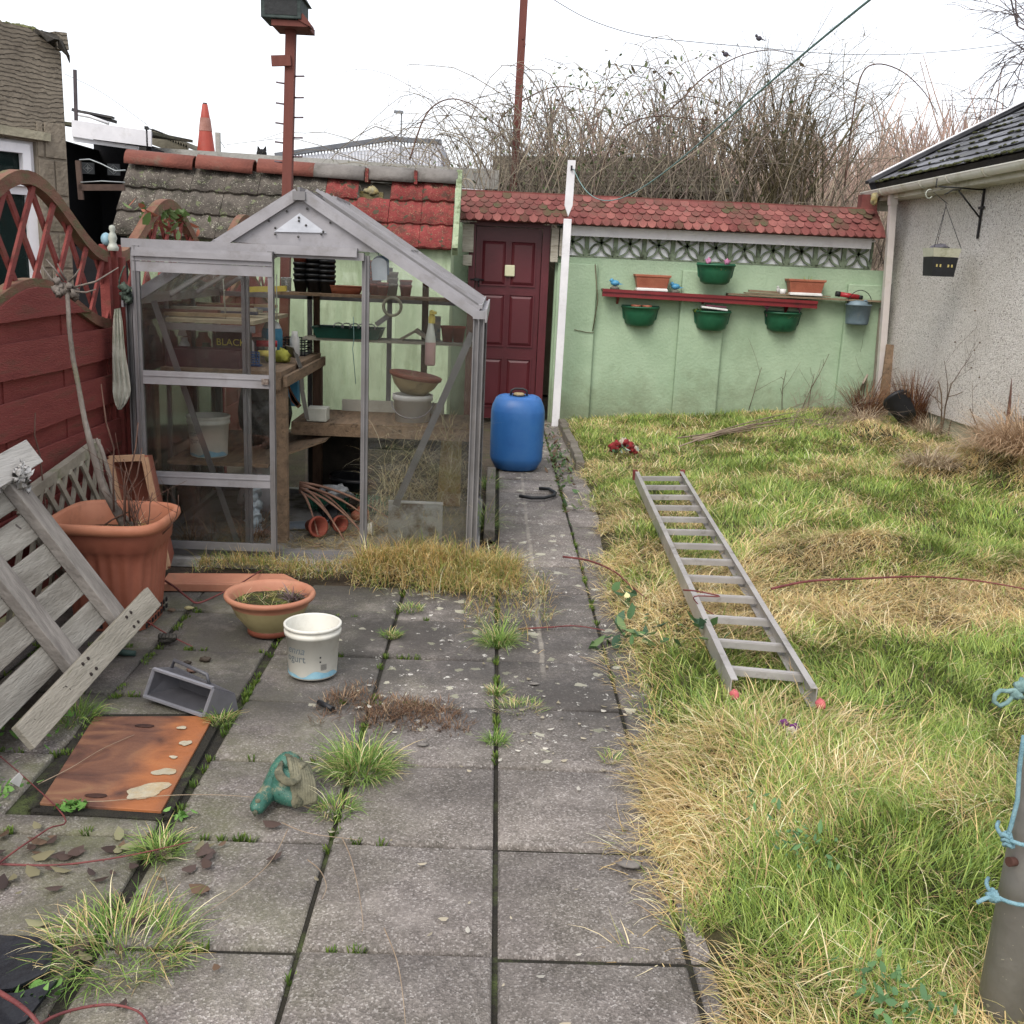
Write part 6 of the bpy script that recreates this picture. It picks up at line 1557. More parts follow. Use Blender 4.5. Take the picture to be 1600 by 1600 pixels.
# labelled yogurt buckets
bk_blue = pm('label_blue', rgb('6fa6bd'), rgb('8fbccb'), scale=26, rough=.5, bump=0)
bk_txt = pm('label_grey', rgb('5d666a'), rgb('6d767a'), rough=.6, bump=0)
bk_dark = pm('label_dark', rgb('2c2c30'), rough=.6, bump=0)
creamw = pm('cream_white_plastic', rgb('c4c2b6'), rgb('d3d1c6'), scale=4, rough=.45, bump=.03, dirt=rgb('a5a08c'), dscale=5, dfac=.5)
def yogurt_bucket(c, r, h, label, words, t0, bar=True, cat='bucket', lid=False):
    t = thing('yogurt_bucket', label, cat, tuple(c), 'white yogurt buckets')
    cx, cy, cz = c
    q = MB(); prof = [(0, cz), (r*.86, cz), (r*.88, cz+.006), (r*.97, cz+h*.80), (r*1.03, cz+h*.80), (r*1.035, cz+h*.88), (r*1.0, cz+h*.885), (r*1.0, cz+h*.94), (r*1.05, cz+h*.945), (r*1.05, cz+h*.99), (r*1.02, cz+h)]
    if lid: prof += [(r*.96, cz+h*.995), (r*.95, cz+h*.97), (0, cz+h*.97)]
    else: prof += [(r*.97, cz+h), (r*.95, cz+h*.98), (r*.84, cz+.008), (0, cz+.008)]
    q.lathe(prof, 40, (cx, cy, 0)); q.build('bucket', creamw, t)
    rad = lambda z: r*(.88+.09*(z-cz)/(h*.8))+.0012
    def wrap(a0, z0):
        def f(x, y):
            z = z0+y; a = a0+x/r; rr_ = rad(z); return V(cx+rr_*math.sin(a), cy-rr_*math.cos(a), z)
        return f
    text_mesh(words[0], r*.42, wrap(t0-.25, cz+h*.52), 'lettering', bk_txt, t, shear=.35)
    text_mesh(words[1], r*.40, wrap(t0-.25, cz+h*.36), 'lettering', bk_txt, t)
    # blue wave print round the foot
    n = 60; vs, fs = [], []
    for i in range(n+1):
        a = 2*math.pi*i/n; z1_ = cz+h*(.12+.05*math.sin(a*3)+.03*math.sin(a*7)); z0_ = cz+h*.035
        for z in (z0_, z1_): vs.append(V(cx+rad(z)*math.sin(a), cy-rad(z)*math.cos(a), z))
    q = MB(); q.add(vs, [(2*i, 2*i+2, 2*i+3, 2*i+1) for i in range(n)], True)
    q.build('wave_print', bk_blue, t)
    if bar:
        q = MB(); a0 = t0+.78
        for k in range(14):
            a = a0+k*.018; wd = .008 if k % 3 else .004
            q.add([V(cx+(rad(z)+.001)*math.sin(aa), cy-(rad(z)+.001)*math.cos(aa), z) for aa, z in ((a, cz+h*.20), (a+wd, cz+h*.20), (a+wd, cz+h*.32), (a, cz+h*.32))], [(0, 1, 2, 3)])
        for zz in (.36, .45):
            a = a0-.05; q.add([V(cx+(rad(cz+h*z)+.001)*math.sin(aa), cy-(rad(cz+h*z)+.001)*math.cos(aa), cz+h*z) for aa, z in ((a, zz), (a+.06, zz), (a+.06, zz+.03), (a, zz+.03))], [(0, 1, 2, 3)])
        q.build('barcode', bk_dark, t)
    return t
c_ = PY(327, 712, GF+.42); yogurt_bucket((c_.x, GF+.42, .452), .112, .225, 'white yogurt bucket on the lower bench shelf behind the sliding door glass', ('enna', 'ogurt'), -.35, bar=False)
c_ = PY(405, 730, GF+.75)
q = MB(); q.lathe([(0, .22), (.075, .22), (.085, .38), (.09, .38), (.09, .41), (.08, .41), (.07, .23), (0, .23)], 22, (c_.x+.01, GF+.8, 0)); tag(q.build('small_white_tub', whitep), 'small white tub just under the lower bench shelf', 'tub')
c_ = PY(405, 800, GF+.55); Mt = Matrix.Rotation(R(-70), 3, 'Y')
q = MB(); q.lathe([(0, 0), (.10, 0), (.115, .2), (.122, .2), (.122, .23), (.11, .23), (.095, .01), (0, .01)], 26, (c_.x+.09, GF+.75, .14), M=Mt); tag(q.build('tipped_bucket', pm('pinkish_white', rgb('aca6a8'), rgb('c0babc'), scale=6, rough=.5)), 'white bucket lying on its side on the greenhouse floor behind the door', 'bucket')
b = MB()
for k in range(7): 
    a = rr.uniform(0, 6); b.blob((PY(395, 830, GF+.35).x+.012*math.cos(a), GF+.35+.03*math.sin(a), .06+k*.045), .04, seed=40+k, amp=.4, nu=10, nv=6, fz=.8)
tag(b.build('plastic_bag', pm('pale_bag', rgb('a9b9c2'), rgb('c6d0d5'), scale=22, rough=.3, bump=.5)), 'crumpled pale bag standing behind the lower door pane', 'bag')
# floor clutter
c_ = PY(560, 760, GB-.35); q = MB(); q.lathe([(0, .015), (.13, .015), (.165, .20), (.18, .20), (.18, .22), (.16, .22), (.125, .03), (0, .03)], 28, (c_.x, GB-.35, 0)); 
tb = tag(q.build('black_tub', blackp), 'round black plastic tub under the lower back shelf', 'tub')
net = pm('green_netting', rgb('14604a'), rgb('1f7a5e'), scale=30, rough=.6, bump=.3)
a_, c_ = PZ(470, 775, .06), PZ(590, 772, .06)
q = MB(); a0 = V(-1.08, 6.15, .075); 
hel = [V(-1.1+.5*k/140, 6.13-.03*k/140, .08)+V(0, .062*math.cos(k*.9), .062*math.sin(k*.9)) for k in range(141)]
q.tube(hel, .0035, n=4, cap=False); hel2 = [V(-1.1+.5*k/90, 6.13-.03*k/90, .08)+V(0, .058*math.cos(-k*1.4), .058*math.sin(-k*1.4)) for k in range(91)]
q.tube(hel2, .003, n=4, cap=False); q.tube([(-1.12, 6.13, .08), (-.88, 6.12, .08)], .045, n=12); tag(q.build('netting_roll', net), 'roll of green plastic netting on the greenhouse floor', 'netting')
q = MB(); q.blob((-.92, 6.02, .17), .05, seed=3, amp=.35, fx=1.5, fz=.7); q.blob((-1.02, 6.05, .17), .02, seed=5, amp=.2); q.build; tag(q.build('white_rag', pm('greyish_rag', rgb('8f9396'), rgb('b5b8ba'), scale=20, rough=.9, bump=.5)), 'crumpled pale rag on top of the green netting roll', 'rag')
q = MB(); q.blob((-.82, 5.98, .10), .04, seed=13, amp=.3); tag(q.build('brown_clod', earth), 'brown lump beside the green netting roll', 'clod')
# rhubarb like brown stems + terracotta pots on floor
q = MB()
for k in range(7):
    a0 = V(-1.10, 5.75, .22+.01*k); a1 = V(-.80+.05*k-.2*(k % 2), 5.45+.05*k, .03)
    q.tube(arcpts(a0, a1, .05, 8), [.008]*5+[.005]*4, n=5)
tag(q.build('dried_bundle', pm('pinkish_stem', rgb('7d5a48'), rgb('9c7560'), scale=12, rough=.8)), 'bundle of long dried pinkish stems leaning out from the bench leg', 'stems')
for (x, y, s_, lab) in ((-1.01, 5.58, .055, 'terracotta pot lying on the greenhouse floor under the dried stems'), (-.89, 5.66, .045, 'smaller terracotta pot lying behind the dried stems')):
    q = MB(); M = Matrix.Rotation(R(80), 3, 'X') @ Matrix.Rotation(R(40), 3, 'Y'); q.lathe([(0, 0), (s_*.6, 0), (s_*.95, s_*1.4), (s_*1.1, s_*1.4), (s_*1.1, s_*1.8), (s_*.9, s_*1.8), (s_*.55, .01), (0, .01)], 20, (x, y, .07), M=M); tag(q.build('fallen_pot', terra2), lab, 'pot', 'fallen pots on the greenhouse floor')
# shovel blade
c_ = PZ(483, 822, .03)
q = MB(); prf = [(-.05, -.12), (.03, -.10), (.07, 0), (.03, .10), (-.02, .13)]
vs = []; 
for i in range(9):
    t = -1+2*i/8
    for j in range(7):
        u = -1+2*j/6
        wv = .075*(1-.55*max(0, t)**2)*(1 if t > -.9 else .8)
        vs.append(V(c_.x-.02+t*.13, c_.y+u*wv*.9, .03+.03*(1-u*u)+.012*t))
fs = [(i*7+j, i*7+j+1, (i+1)*7+j+1, (i+1)*7+j) for i in range(8) for j in range(6)]
q.add(vs, fs, True); tag(q.build('spade_blade', pm('grey_blue_steel', rgb('6b7680'), rgb('808b94'), scale=8, rough=.45, metal=.3)), 'grey blue leaf shaped blade lying on the greenhouse floor in the doorway', 'spade')
# white metal panel behind front right glass
a_, c_ = PY(607, 785, GF+.14), PY(692, 785, GF+.14)
b = MB(); b.b2((a_.x, GF+.14, .02), (c_.x, GF+.155, a_.z)); pw_ = tag(b.build('metal_sheet', pm('chipped_enamel', rgb('9b9d9b'), rgb('b2b4b2'), scale=7, rough=.5, bump=.1, dirt=rgb('6b5a44'), dscale=4, dpos=(.52, .62), spots=[(rgb('5b3a2a'), 9, .1)])), 'chipped white metal panel standing inside the right hand greenhouse pane', 'panel')
b = MB(); b.tube([(a_.x, GF+.145, a_.z+.004), (c_.x, GF+.145, a_.z+.004)], .009, n=8); b.build('rolled_edge', whitep, pw_)
# tangle of straw in the right of the greenhouse
r = np.random.default_rng(77); n = 1500
x = r.uniform(-.66, -.14, n); y = r.uniform(GF+.15, GB-.4, n); z = np.abs(r.normal(0, .16, n))+.02
z = np.where(x > -.3, z*1.5, z); z = np.minimum(z+.25*(x > -.62)*r.random(n), .62)
p = blades('s', x, y, z, r.uniform(.08, .3, n), r.uniform(0, 6.28, n), r.uniform(.3, 1.6, n), r.uniform(1.2, 2.8, n), r.uniform(.0018, .003, n), (STRAWS*np.array([[.85, .9, 1.0]]))[r.integers(0, 6, n)], None)
tag(mesh_blades('dead_straw', [p], grassm), 'tangle of dead pale stalks filling the right side of the greenhouse', 'dead plants', kind='stuff')
r = np.random.default_rng(78); n = 700
x = r.uniform(-1.1, -.62, n); y = r.uniform(GF+.1, GF+.6, n)
p = blades('s', x, y, np.full(n, .014), r.uniform(.05, .2, n), r.uniform(0, 6.28, n), r.uniform(1.0, 1.5, n), r.uniform(1.5, 1.9, n), r.uniform(.0018, .003, n), (STRAWS*.7)[r.integers(0, 6, n)], None, floor=lambda a, b: np.zeros_like(a)+.014)
tag(mesh_blades('floor_litter', [p], grassm), 'dry stalk litter on the greenhouse doorway floor', 'litter', kind='stuff')
mesh_ = [tuft('x', (-1.65+rj.uniform(0, .4), GF+.12+rj.uniform(0, .3)), 40, .05, .3*rj.uniform(.5, 1), 500+i, straw=.8, cols2=WC*1.5, wid=.003) for i in range(14)]
tag(mesh_blades('dead_seedlings', mesh_, grassm), 'dead brown weeds on the floor behind the lower door pane', 'dead plants', kind='stuff')
tuft('grass_tuft', (-.36, GF+.08), 120, .05, .16, 88, .5, lab='upright dark grass tuft inside the greenhouse against the white metal panel', group=TG, spread=.35)
# colourful sack at the back right
c_ = PY(700, 680, GB-.3); b = MB(); b.prism([(c_.x-.06, GB-.3, .03), (c_.x+.09, GB-.3, .03), (c_.x+.085, GB-.3, z3-.06), (c_.x-.04, GB-.3, z3-.08)], (0, .08, 0))
b.mat(MATS['red_plastic']); 
sk_ = tag(b.build('compost_bag', None), 'yellow and red compost bag under the back shelf at the right', 'bag')
sk_.data.materials.clear(); sk_.data.materials.append(pm('bag_print', rgb('a5942f'), rgb('8a3026'), scale=4, rough=.5, bump=.3))
# string
q = MB(); q.tube([PY(552, 495, GF+.5), PY(553, 530, GF+.5), PY(551, 545, GF+.5), PY(556, 600, GF+.5)], .002, n=4); tag(q.build('string', ropem), 'thin pale string hanging in the greenhouse doorway', 'string')
# ============================================================ FOREGROUND OBJECTS
# ---- aluminium ladder
lad = thing('ladder', 'long single section aluminium ladder with thirteen rungs lying on the lawn', 'ladder', (1.1, 5, .1))
laz = .155
P1, P2, P3, P4 = PZ(1143, 1062, laz-.005), PZ(1277, 1076, laz), PZ(993, 737, laz+.04), PZ(1067, 737, laz+.04)
aluL = pm('ladder_aluminium', rgb('979390'), rgb('aaa6a2'), scale=5, rough=.4, bump=.06, metal=.15, dirt=rgb('77716a'), dscale=8)
def stile(a, c, inner):
    q = MB(); d = (c-a).normalized(); side = d.cross(V(0, 0, 1)).normalized()*inner
    q.bar(a-V(0, 0, .035), c-V(0, 0, .035), .004, .072); q.bar(a+side*.011, c+side*.011, .024, .004); q.bar(a+side*.011-V(0, 0, .07), c+side*.011-V(0, 0, .07), .024, .004)
    return q.build('stile', aluL, lad)
sl1 = stile(P1, P3, 1); sl2 = stile(P2, P4, -1)
rung_py = [745, 759, 773, 790, 808, 828, 850, 875, 902, 932, 965, 1000, 1045]
n = 13
ends = []
def t_on(a, c, py):     # parameter along stile whose image row matches, solved coarsely
    best = 0; bd = 1e9
    for i in range(400):
        t = i/399; p = a.lerp(c, t)-V(0, 0, .03); dv = p-V(0, 0, CH)
        dep = dv.dot(_Fw); xx = dv.dot(_Rt)/dep; yy = -dv.dot(_Up)/dep; y = 800+FPX*(_sr*xx+_cr*yy)
        if abs(y-py) < bd: bd = abs(y-py); best = t
    return best
tA = t_on(P1, P3, 1045); tB = t_on(P1, P3, 747)
for k in range(n):
    t = tA+(tB-tA)*k/(n-1)
    a = P1.lerp(P3, t)-V(0, 0, .034); c = P2.lerp(P4, t)-V(0, 0, .034)
    q = MB(); q.bar(a, c, .032, .026); q.bar(a+V(0, 0, .0145), c+V(0, 0, .0145), .022, .003); q.build('rung', aluL, lad)
pink = pm('pink_rubber', rgb('b84a50'), rgb('c9666a'), scale=9, rough=.7, bump=.2)
redr_ = pm('dark_red_foot', rgb('6b2523'), rgb('7d3532'), scale=9, rough=.7)
for p_, mt in ((P1, pink), (P2, pink)):
    q = MB(); q.blob(p_+V(.008, -.03, -.045), .017, amp=.12, fz=1.1, fy=1.3); q.build('foot_cap', mt, lad)
for p_ in (P3, P4):
    q = MB(); q.box(p_+V(0, .012, -.025), (.03, .03, .07)); q.build('foot_cap', redr_, lad)

# ---- blue drum
c_ = PZ(804, 726); dx, dy = .190, 7.83
blueD = pm('blue_drum_plastic', rgb('1a5b9e'), rgb('236db2'), scale=3, rough=.42, bump=.05, dirt=rgb('3b5f8c'), dscale=3, dpos=(.5, .8), dfac=.5)
dm = thing('blue_drum', 'large blue plastic drum standing on the path before the maroon door', 'drum', (dx, dy, 0))
q = MB()
def sq(r_, z, n=40, e=3.2):
    out = []
    for j in range(n):
        t = 2*math.pi*j/n; cx, sx = math.cos(t), math.sin(t)
        k = (abs(cx)**e+abs(sx)**e)**(-1/e); out.append((dx+r_*k*cx*1.0, dy+r_*k*sx, z))
    return out
prof = [(.0, .005), (.13, .005), (.165, .02), (.200, .085), (.204, .11), (.204, .16), (.206, .20), (.208, .40), (.207, .46), (.205, .47), (.200, .50), (.175, .555), (.155, .572), (.10, .580), (.05, .585), (0, .585)]
o = len(q.v); N_ = 40
for (r_, z) in prof: q.v += sq(max(r_, .0005), z, N_, 2.6 if z < .5 else 2.4)
for i in range(len(prof)-1):
    for j in range(N_): q.face([o+i*N_+j, o+i*N_+(j+1) % N_, o+(i+1)*N_+(j+1) % N_, o+(i+1)*N_+j], True)
q.build('body', blueD, dm)
q = MB()
for sx in (-1, 1): q.blob((dx+sx*.10, dy-.03, .562), .06, seed=1, amp=.02, fx=.9, fy=1.6, fz=.5)
q.build('moulded_shoulder', blueD, dm)
q = MB(); q.lathe([(.04, .575), (.042, .60), (.034, .605), (.02, .607), (0, .607)], 22, (dx-.0, dy-.06, 0)); q.build('cap', pm('tan_cap', rgb('8f7c56'), rgb('a18d64'), scale=9, rough=.6), dm)
q = MB(); q.tube([(dx-.062, dy-.06, .585), (dx-.058, dy-.055, .622), (dx-.03, dy-.05, .635), (dx+.03, dy-.05, .635), (dx+.058, dy-.055, .622), (dx+.062, dy-.06, .585)], .0085, n=8); q.lathe([(.05, .582), (.05, .592), (.043, .592)], 20, (dx, dy-.06, 0)); q.build('handle', blackp, dm)
# ---- curved hose piece on the path
pts = [PZ(x, y, .02) for x, y in ((842, 763), (858, 764), (868, 770), (866, 774), (850, 778), (830, 778), (812, 775))]
q = MB(); q.tube(pts, .012, n=8); tag(q.build('hose_offcut', blackp), 'curved offcut of black hose lying on the path in front of the blue drum', 'hose')
# ---- red silk roses
rp = PZ(972, 705, .10); fl_ = thing('silk_flowers', 'bunch of faded red and white artificial roses lying on the grass near the drum', 'artificial flowers', tuple(rp))
rm = pm('rose_red', rgb('7d141b'), rgb('a02a2c'), scale=40, rough=.85, bump=.6); rw_ = pm('rose_white', rgb('b9ad98'), rgb('cfc3b0'), scale=40, rough=.85, bump=.6)
for i, (a, z_, s_) in enumerate(((-.07, .02, .045), (-.045, .05, .03), (.03, .06, .035), (.065, .03, .045), (.09, .0, .03))):
    q = MB(); 
    for k in range(3): q.blob(rp+V(a+.012*math.cos(k*2), .02*math.sin(k*2), z_+.008*k), s_*.7, seed=i*3+k, amp=.35, nu=14, nv=9)
    q.build('rose', rm, fl_)
for i, (a, z_) in enumerate(((.0, .075), (.02, .08), (.11, .02))): q = MB(); q.blob(rp+V(a, .01, z_), .024, seed=i, amp=.4); q.build('rose', rw_, fl_)
leaves('rose_leaves', [(rp.x+rj.gauss(0, .06), rp.y+rj.gauss(-.02, .03), rp.z+abs(rj.gauss(.0, .03))) for _ in range(30)], None, None, np.array([[.06, .12, .06], [.25, .3, .25]]), size=.022, seed=3, flat=False, parent=fl_)

# ---- yogurt bucket in front
yogurt_bucket((-.648, 3.63, .008), .103, .200, 'empty white yogurt bucket standing on the patio beside the mossy bowl', ('enna', 'ogurt'), -.30)
# ---- mossy bowl planter
c_ = V(-.90, 4.05, .008)
bw = thing('planter_bowl', 'terracotta rimmed buff bowl planter full of moss on the patio behind the yogurt bucket', 'planter', tuple(c_))
tb_ = pm('terracotta_rim', rgb('a8684a'), rgb('b97d5d'), scale=5, rough=.6, bump=.08, dirt=rgb('8a5d44'), dscale=5)
bf = pm('buff_base', rgb('9a8c5c'), rgb('ab9d6c'), scale=4, rough=.55, bump=.06, dirt=rgb('7a6842'), dscale=5)
q = MB(); q.lathe([(0, 0), (.085, 0), (.09, .02), (.10, .03), (.14, .08), (.16, .125)], 40, c_); q.build('bowl', bf, bw)
q = MB(); q.lathe([(.085, -.001), (.094, 0), (.094, .018), (.088, .03)], 40, c_); q.build('foot_ring', brn, bw)
q = MB(); q.lathe([(.159, .122), (.166, .145), (.183, .150), (.188, .162), (.183, .172), (.172, .172), (.160, .158), (.150, .12)], 40, c_); q.build('rim', tb_, bw)
q = MB(); o = len(q.v); R_ = 10; A_ = 26; rr = random.Random(9)
for i in range(R_+1):
    for j in range(A_):
        rd = .157*i/R_; a = 2*math.pi*j/A_; q.v.append((c_.x+rd*math.cos(a), c_.y+rd*math.sin(a), c_.z+.128+(.012*(1-i/R_)+rr.uniform(-.006, .006))*(i < R_)))
for i in range(R_):
    for j in range(A_): q.face([o+i*A_+j, o+i*A_+(j+1) % A_, o+(i+1)*A_+(j+1) % A_, o+(i+1)*A_+j], True)
q.build('moss_and_soil', pm('mossy_soil', rgb('2a2416'), rgb('4b4a1c'), scale=30, bump=1, bscale=120, rough=1, dirt=rgb('6b6a22'), dscale=14, dpos=(.5, .6)), bw)
ps = [tuft('x', (c_.x+rj.gauss(0, .07), c_.y+rj.gauss(0, .06)), 12, .02, .07, 700+i, straw=.7, wid=.002, z=c_.z+.13) for i in range(9)]
ps.append(tuft('x', (c_.x+.09, c_.y+.02), 60, .03, .09, 720, cols2=np.array([[.12, .08, .08], [.2, .15, .15]]), wid=.005, z=c_.z+.13))
mesh_blades('withered_plant', ps, grassm, bw)

# ---- big square terracotta planter
BPc = V(-1.565, 4.15, 0); HB = .455
bp_ = thing('big_planter', 'big square rounded terracotta plastic planter with fluted sides, a bare sapling growing in it', 'planter', tuple(BPc))
def rsq(hw, hd, z, r_, n=44, flute=0):
    out = []
    for j in range(n):
        t = 2*math.pi*j/n+math.pi/4/11; cx, sx = math.cos(t), math.sin(t); e = 4.2
        k = (abs(cx)**e+abs(sx)**e)**(-1/e)
        f = 1-flute*(.5-.5*math.cos(t*24))
        out.append((BPc.x+hw*k*cx*f*.95, BPc.y+hd*k*sx*f*.95, z))
    return out
def rings(q, rs_, n, sm=True):
    o = len(q.v)
    for r_ in rs_: q.v += r_
    for i in range(len(rs_)-1):
        for j in range(n): q.face([o+i*n+j, o+i*n+(j+1) % n, o+(i+1)*n+(j+1) % n, o+(i+1)*n+j], sm)
n = 144
terraB = pm('planter_terracotta', rgb('8c4a35'), rgb('9e5b42'), scale=3, rough=.55, bump=.06, dirt=rgb('7b4029'), dscale=2.5, dpos=(.45, .75), dfac=.8, spots=[(rgb('b98465'), 40, .08)])
q = MB()
rings(q, [rsq(.165, .165, .0, 0, n, .0), rsq(.168, .168, .055, 0, n, 0), rsq(.172, .172, .075, 0, n, .07), rsq(.196, .196, HB-.16, 0, n, .075), rsq(.203, .203, HB-.115, 0, n, .02), rsq(.212, .212, HB-.105, 0, n), rsq(.222, .222, HB-.03, 0, n)], n)
q.build('body', terraB, bp_)
q = MB()
rings(q, [rsq(.220, .220, HB-.034, 0, n), rsq(.240, .240, HB-.03, 0, n), rsq(.250, .250, HB-.012, 0, n), rsq(.247, .247, HB+.008, 0, n), rsq(.232, .232, HB+.015, 0, n), rsq(.216, .216, HB+.004, 0, n), rsq(.205, .205, HB-.10, 0, n)], n)
q.build('rim', pm('planter_rim', rgb('a4603f'), rgb('b87653'), scale=3, rough=.6, bump=.1, dirt=rgb('8d5a40'), dscale=5), bp_)
for k in range(8):
    for s_ in (0, 1):
        for row in (0, 1):
            q = MB()
            u = -.13+.037*k; z = .022+.03*row
            if s_ == 0: q.box((BPc.x+u, BPc.y-.159, z), (.014, .006, .018))
            else: q.box((BPc.x+.159, BPc.y+u, z), (.006, .014, .018))
            q.build('drain_slot', blackm, bp_)
q = MB(); o = len(q.v); q.v += rsq(.206, .206, HB-.09, 0, n); q.face(list(range(o, o+n))); q.build('compost', earth, bp_)
ps = [tuft('x', (BPc.x+rj.uniform(-.16, .16), BPc.y+rj.uniform(-.16, .16)), 20, .02, .09, 740+i, straw=.6, wid=.0025, z=HB-.09) for i in range(12)]
mesh_blades('weeds', ps, grassm, bp_)
# bark coloured branch generator
def branch(q, p, d, L_, r_, depth, rr, bend=.25, gr=(0, 0, .12), split=(2, 3), n=5, rfall=.62, lfall=.7, seg=5, angle=.6, tips=None):
    pts = [Vector(p)]; rad = [r_]; dd = Vector(d).normalized()
    for i in range(seg):
        dd = (dd+V(rr.gauss(0, bend), rr.gauss(0, bend), rr.gauss(0, bend))*.5+Vector(gr)/seg).normalized()
        pts.append(pts[-1]+dd*L_/seg); rad.append(r_*(1-(1-rfall)*(i+1)/seg))
    q.tube(pts, rad, n=n, cap=depth <= 1)
    if tips is not None: tips.append(pts[-1].copy())
    if depth <= 0: return
    for k in range(rr.randint(*split)):
        t = rr.uniform(.35, 1.0); i = min(seg-1, int(t*seg)); st = pts[i].lerp(pts[i+1], t*seg-i)
        ax = dd.orthogonal(); ax.rotate(Matrix.Rotation(rr.uniform(0, 6.28), 3, dd)); nd = (dd+ax*rr.uniform(.5, 1.2)*angle*1.3).normalized()
        branch(q, st, nd, L_*lfall*rr.uniform(.7, 1.2), max(rad[i]*.62, .0012), depth-1, rr, bend, gr, split, max(3, n-1), rfall, lfall, seg, angle, tips)
bark = pm('grey_bark', rgb('5e544c'), rgb('8a8178'), scale=9, stretch=(1, 1, .4), bump=.6, bscale=60, rough=.95, dirt=rgb('6d6d4b'), dscale=7)
barkd = pm('brown_twig', rgb('4b332a'), rgb('6b4e40'), scale=12, bump=.3, rough=.9)
sap = thing('sapling', 'bare grey sapling with a knobbly pollarded head growing from the big planter', 'tree', (BPc.x, BPc.y, HB-.1))
rr = random.Random(31)
pl_ = [V(-1.50, 4.15, HB-.1)]+[PY(x, y, 4.16+.02*i) for i, (x, y) in enumerate(((160, 760), (143, 700), (132, 655), (122, 600), (114, 560), (108, 510), (106, 470), (104, 455)))]
q = MB(); q.tube(pl_, [.017, .016, .014, .011, .010, .010, .0095, .009, .011], n=10); q.build('trunk', bark, sap)
q = MB(); hd = pl_[-1]
for k in range(11): q.blob(hd+V(rr.uniform(-.035, .035), rr.uniform(-.02, .02), rr.uniform(-.02, .045)), rr.uniform(.012, .022), seed=k, amp=.35, nu=8, nv=6)
q.build('knobbly_head', bark, sap)
q = MB()
for (x0, y0, x1, y1, x2, y2) in ((100, 440, 85, 420, 72, 405), (104, 438, 96, 425, 90, 412), (112, 450, 150, 440, 185, 418), (112, 455, 135, 457, 150, 452), (108, 440, 118, 430, 124, 420), (98, 448, 80, 436, 65, 415)):
    q.tube([PY(x0, y0, 4.3), PY(x1, y1, 4.29), PY(x2, y2, 4.27)], [.005, .004, .002], n=5)
q.build('twig', bark, sap)
# second forked stem
q = MB(); q.tube([V(-1.46, 4.18, HB-.1), PY(180, 790, 4.18), PY(172, 745, 4.2), PY(158, 700, 4.22), PY(150, 685, 4.22)], [.011, .010, .009, .009, .007], n=8); tag(q.build('forked_stem', bark), 'thick short second stem beside the sapling in the big planter', 'stem')
q = MB()
for pts in (((75, 830), (70, 780), (62, 710), (54, 680), (55, 645)), ((178, 800), (177, 740), (178, 700), (166, 660), (158, 600)), ((195, 815), (196, 760), (205, 730), (212, 700), (216, 660)), ((203, 815), (200, 770), (214, 745), (222, 700)), ((150, 830), (175, 812), (200, 800), (208, 812))):
    q.tube([PY(x, y, 4.12+.01*i) for i, (x, y) in enumerate(pts)], [.005]+[.0035]*(len(pts)-2)+[.002], n=5)
for i in range(10):
    x = rr.uniform(-1.5, -1.33); branch(q, (x, 4.1+rr.uniform(-.1, .1), HB-.1), (rr.gauss(0, .3), rr.gauss(0, .2), 1), rr.uniform(.15, .4), .003, 1, rr, tips=None, n=4)
tag(q.build('planter_twigs', barkd), 'thin dark red brown shoots standing up out of the big planter', 'twigs')
# ---- upright terracotta trough behind the planter
ut = thing('upright_trough', 'long terracotta trough stood on end between the planter and the greenhouse', 'trough', (-1.45, 4.78, 0))
yy = 4.80
O1, O2, O3, O4 = PY(168, 713, yy), PY(230, 711, yy), PY(266, 888, yy-.05), PY(205, 890, yy-.05)
q = MB(); back = V(.0, .14, 0); ins = .1
Bq = [O1+V(.03, .16, -.03), O2+V(-.03, .16, -.03), O3+V(-.03, .16, .03), O4+V(.03, .16, .03)]
tk = .012
I1 = [O1+V(.022, 0, -.022), O2+V(-.022, 0, -.022), O3+V(-.022, 0, .022), O4+V(.022, 0, .022)]
IB = [p+V(.0, -.012, 0) for p in Bq]
OO = [O1, O2, O3, O4]
for i in range(4):
    j = (i+1) % 4
    q.quad(OO[i], OO[j], Bq[j], Bq[i]); q.quad(I1[j], I1[i], IB[i], IB[j]); q.quad(OO[j], OO[i], I1[i], I1[j])
q.quad(*Bq); q.quad(*IB[::-1])
q.build('trough', terraB, ut)
q = MB()
for i in range(4):
    j = (i+1) % 4; a, c = OO[i].lerp(I1[i], .5), OO[j].lerp(I1[j], .5); q.bar(a+V(0, -.006, 0), c+V(0, -.006, 0), .03, .014, up=(0, 1, 0))
q.build('rim', pm('trough_rim_pale', rgb('b0825e'), rgb('c09a76'), scale=5, rough=.7, bump=.15, dirt=rgb('8f5a40'), dscale=7), ut)
# ---- trough base lying on the ground
a_, c_ = PZ(250, 925), PZ(475, 927)
q = MB(); q.prism([a_+V(0, 0, .004), c_+V(0, 0, .004), c_+V(.0, 0, .04), a_+V(0, 0, .04)], (0, .03, 0)); q.prism([a_+V(0, .03, .03), c_+V(-.0, .03, .03), c_+V(-.12, .13, .045), a_+V(.0, .13, .045)], (0, 0, .008)); q.prism([a_+V(.1, .02, .036), c_+V(-.2, .02, .036), c_+V(-.3, .10, .05), a_+V(.15, .10, .05)], (0, 0, .006))
tag(q.build('trough_saucer', pm('saucer_terracotta', rgb('a5664a'), rgb('b67a5a'), scale=4, rough=.6, bump=.1, dirt=rgb('8a6a4f'), dscale=5), bevel=.004), 'long terracotta saucer lying upside down in front of the dead grass by the greenhouse', 'saucer')
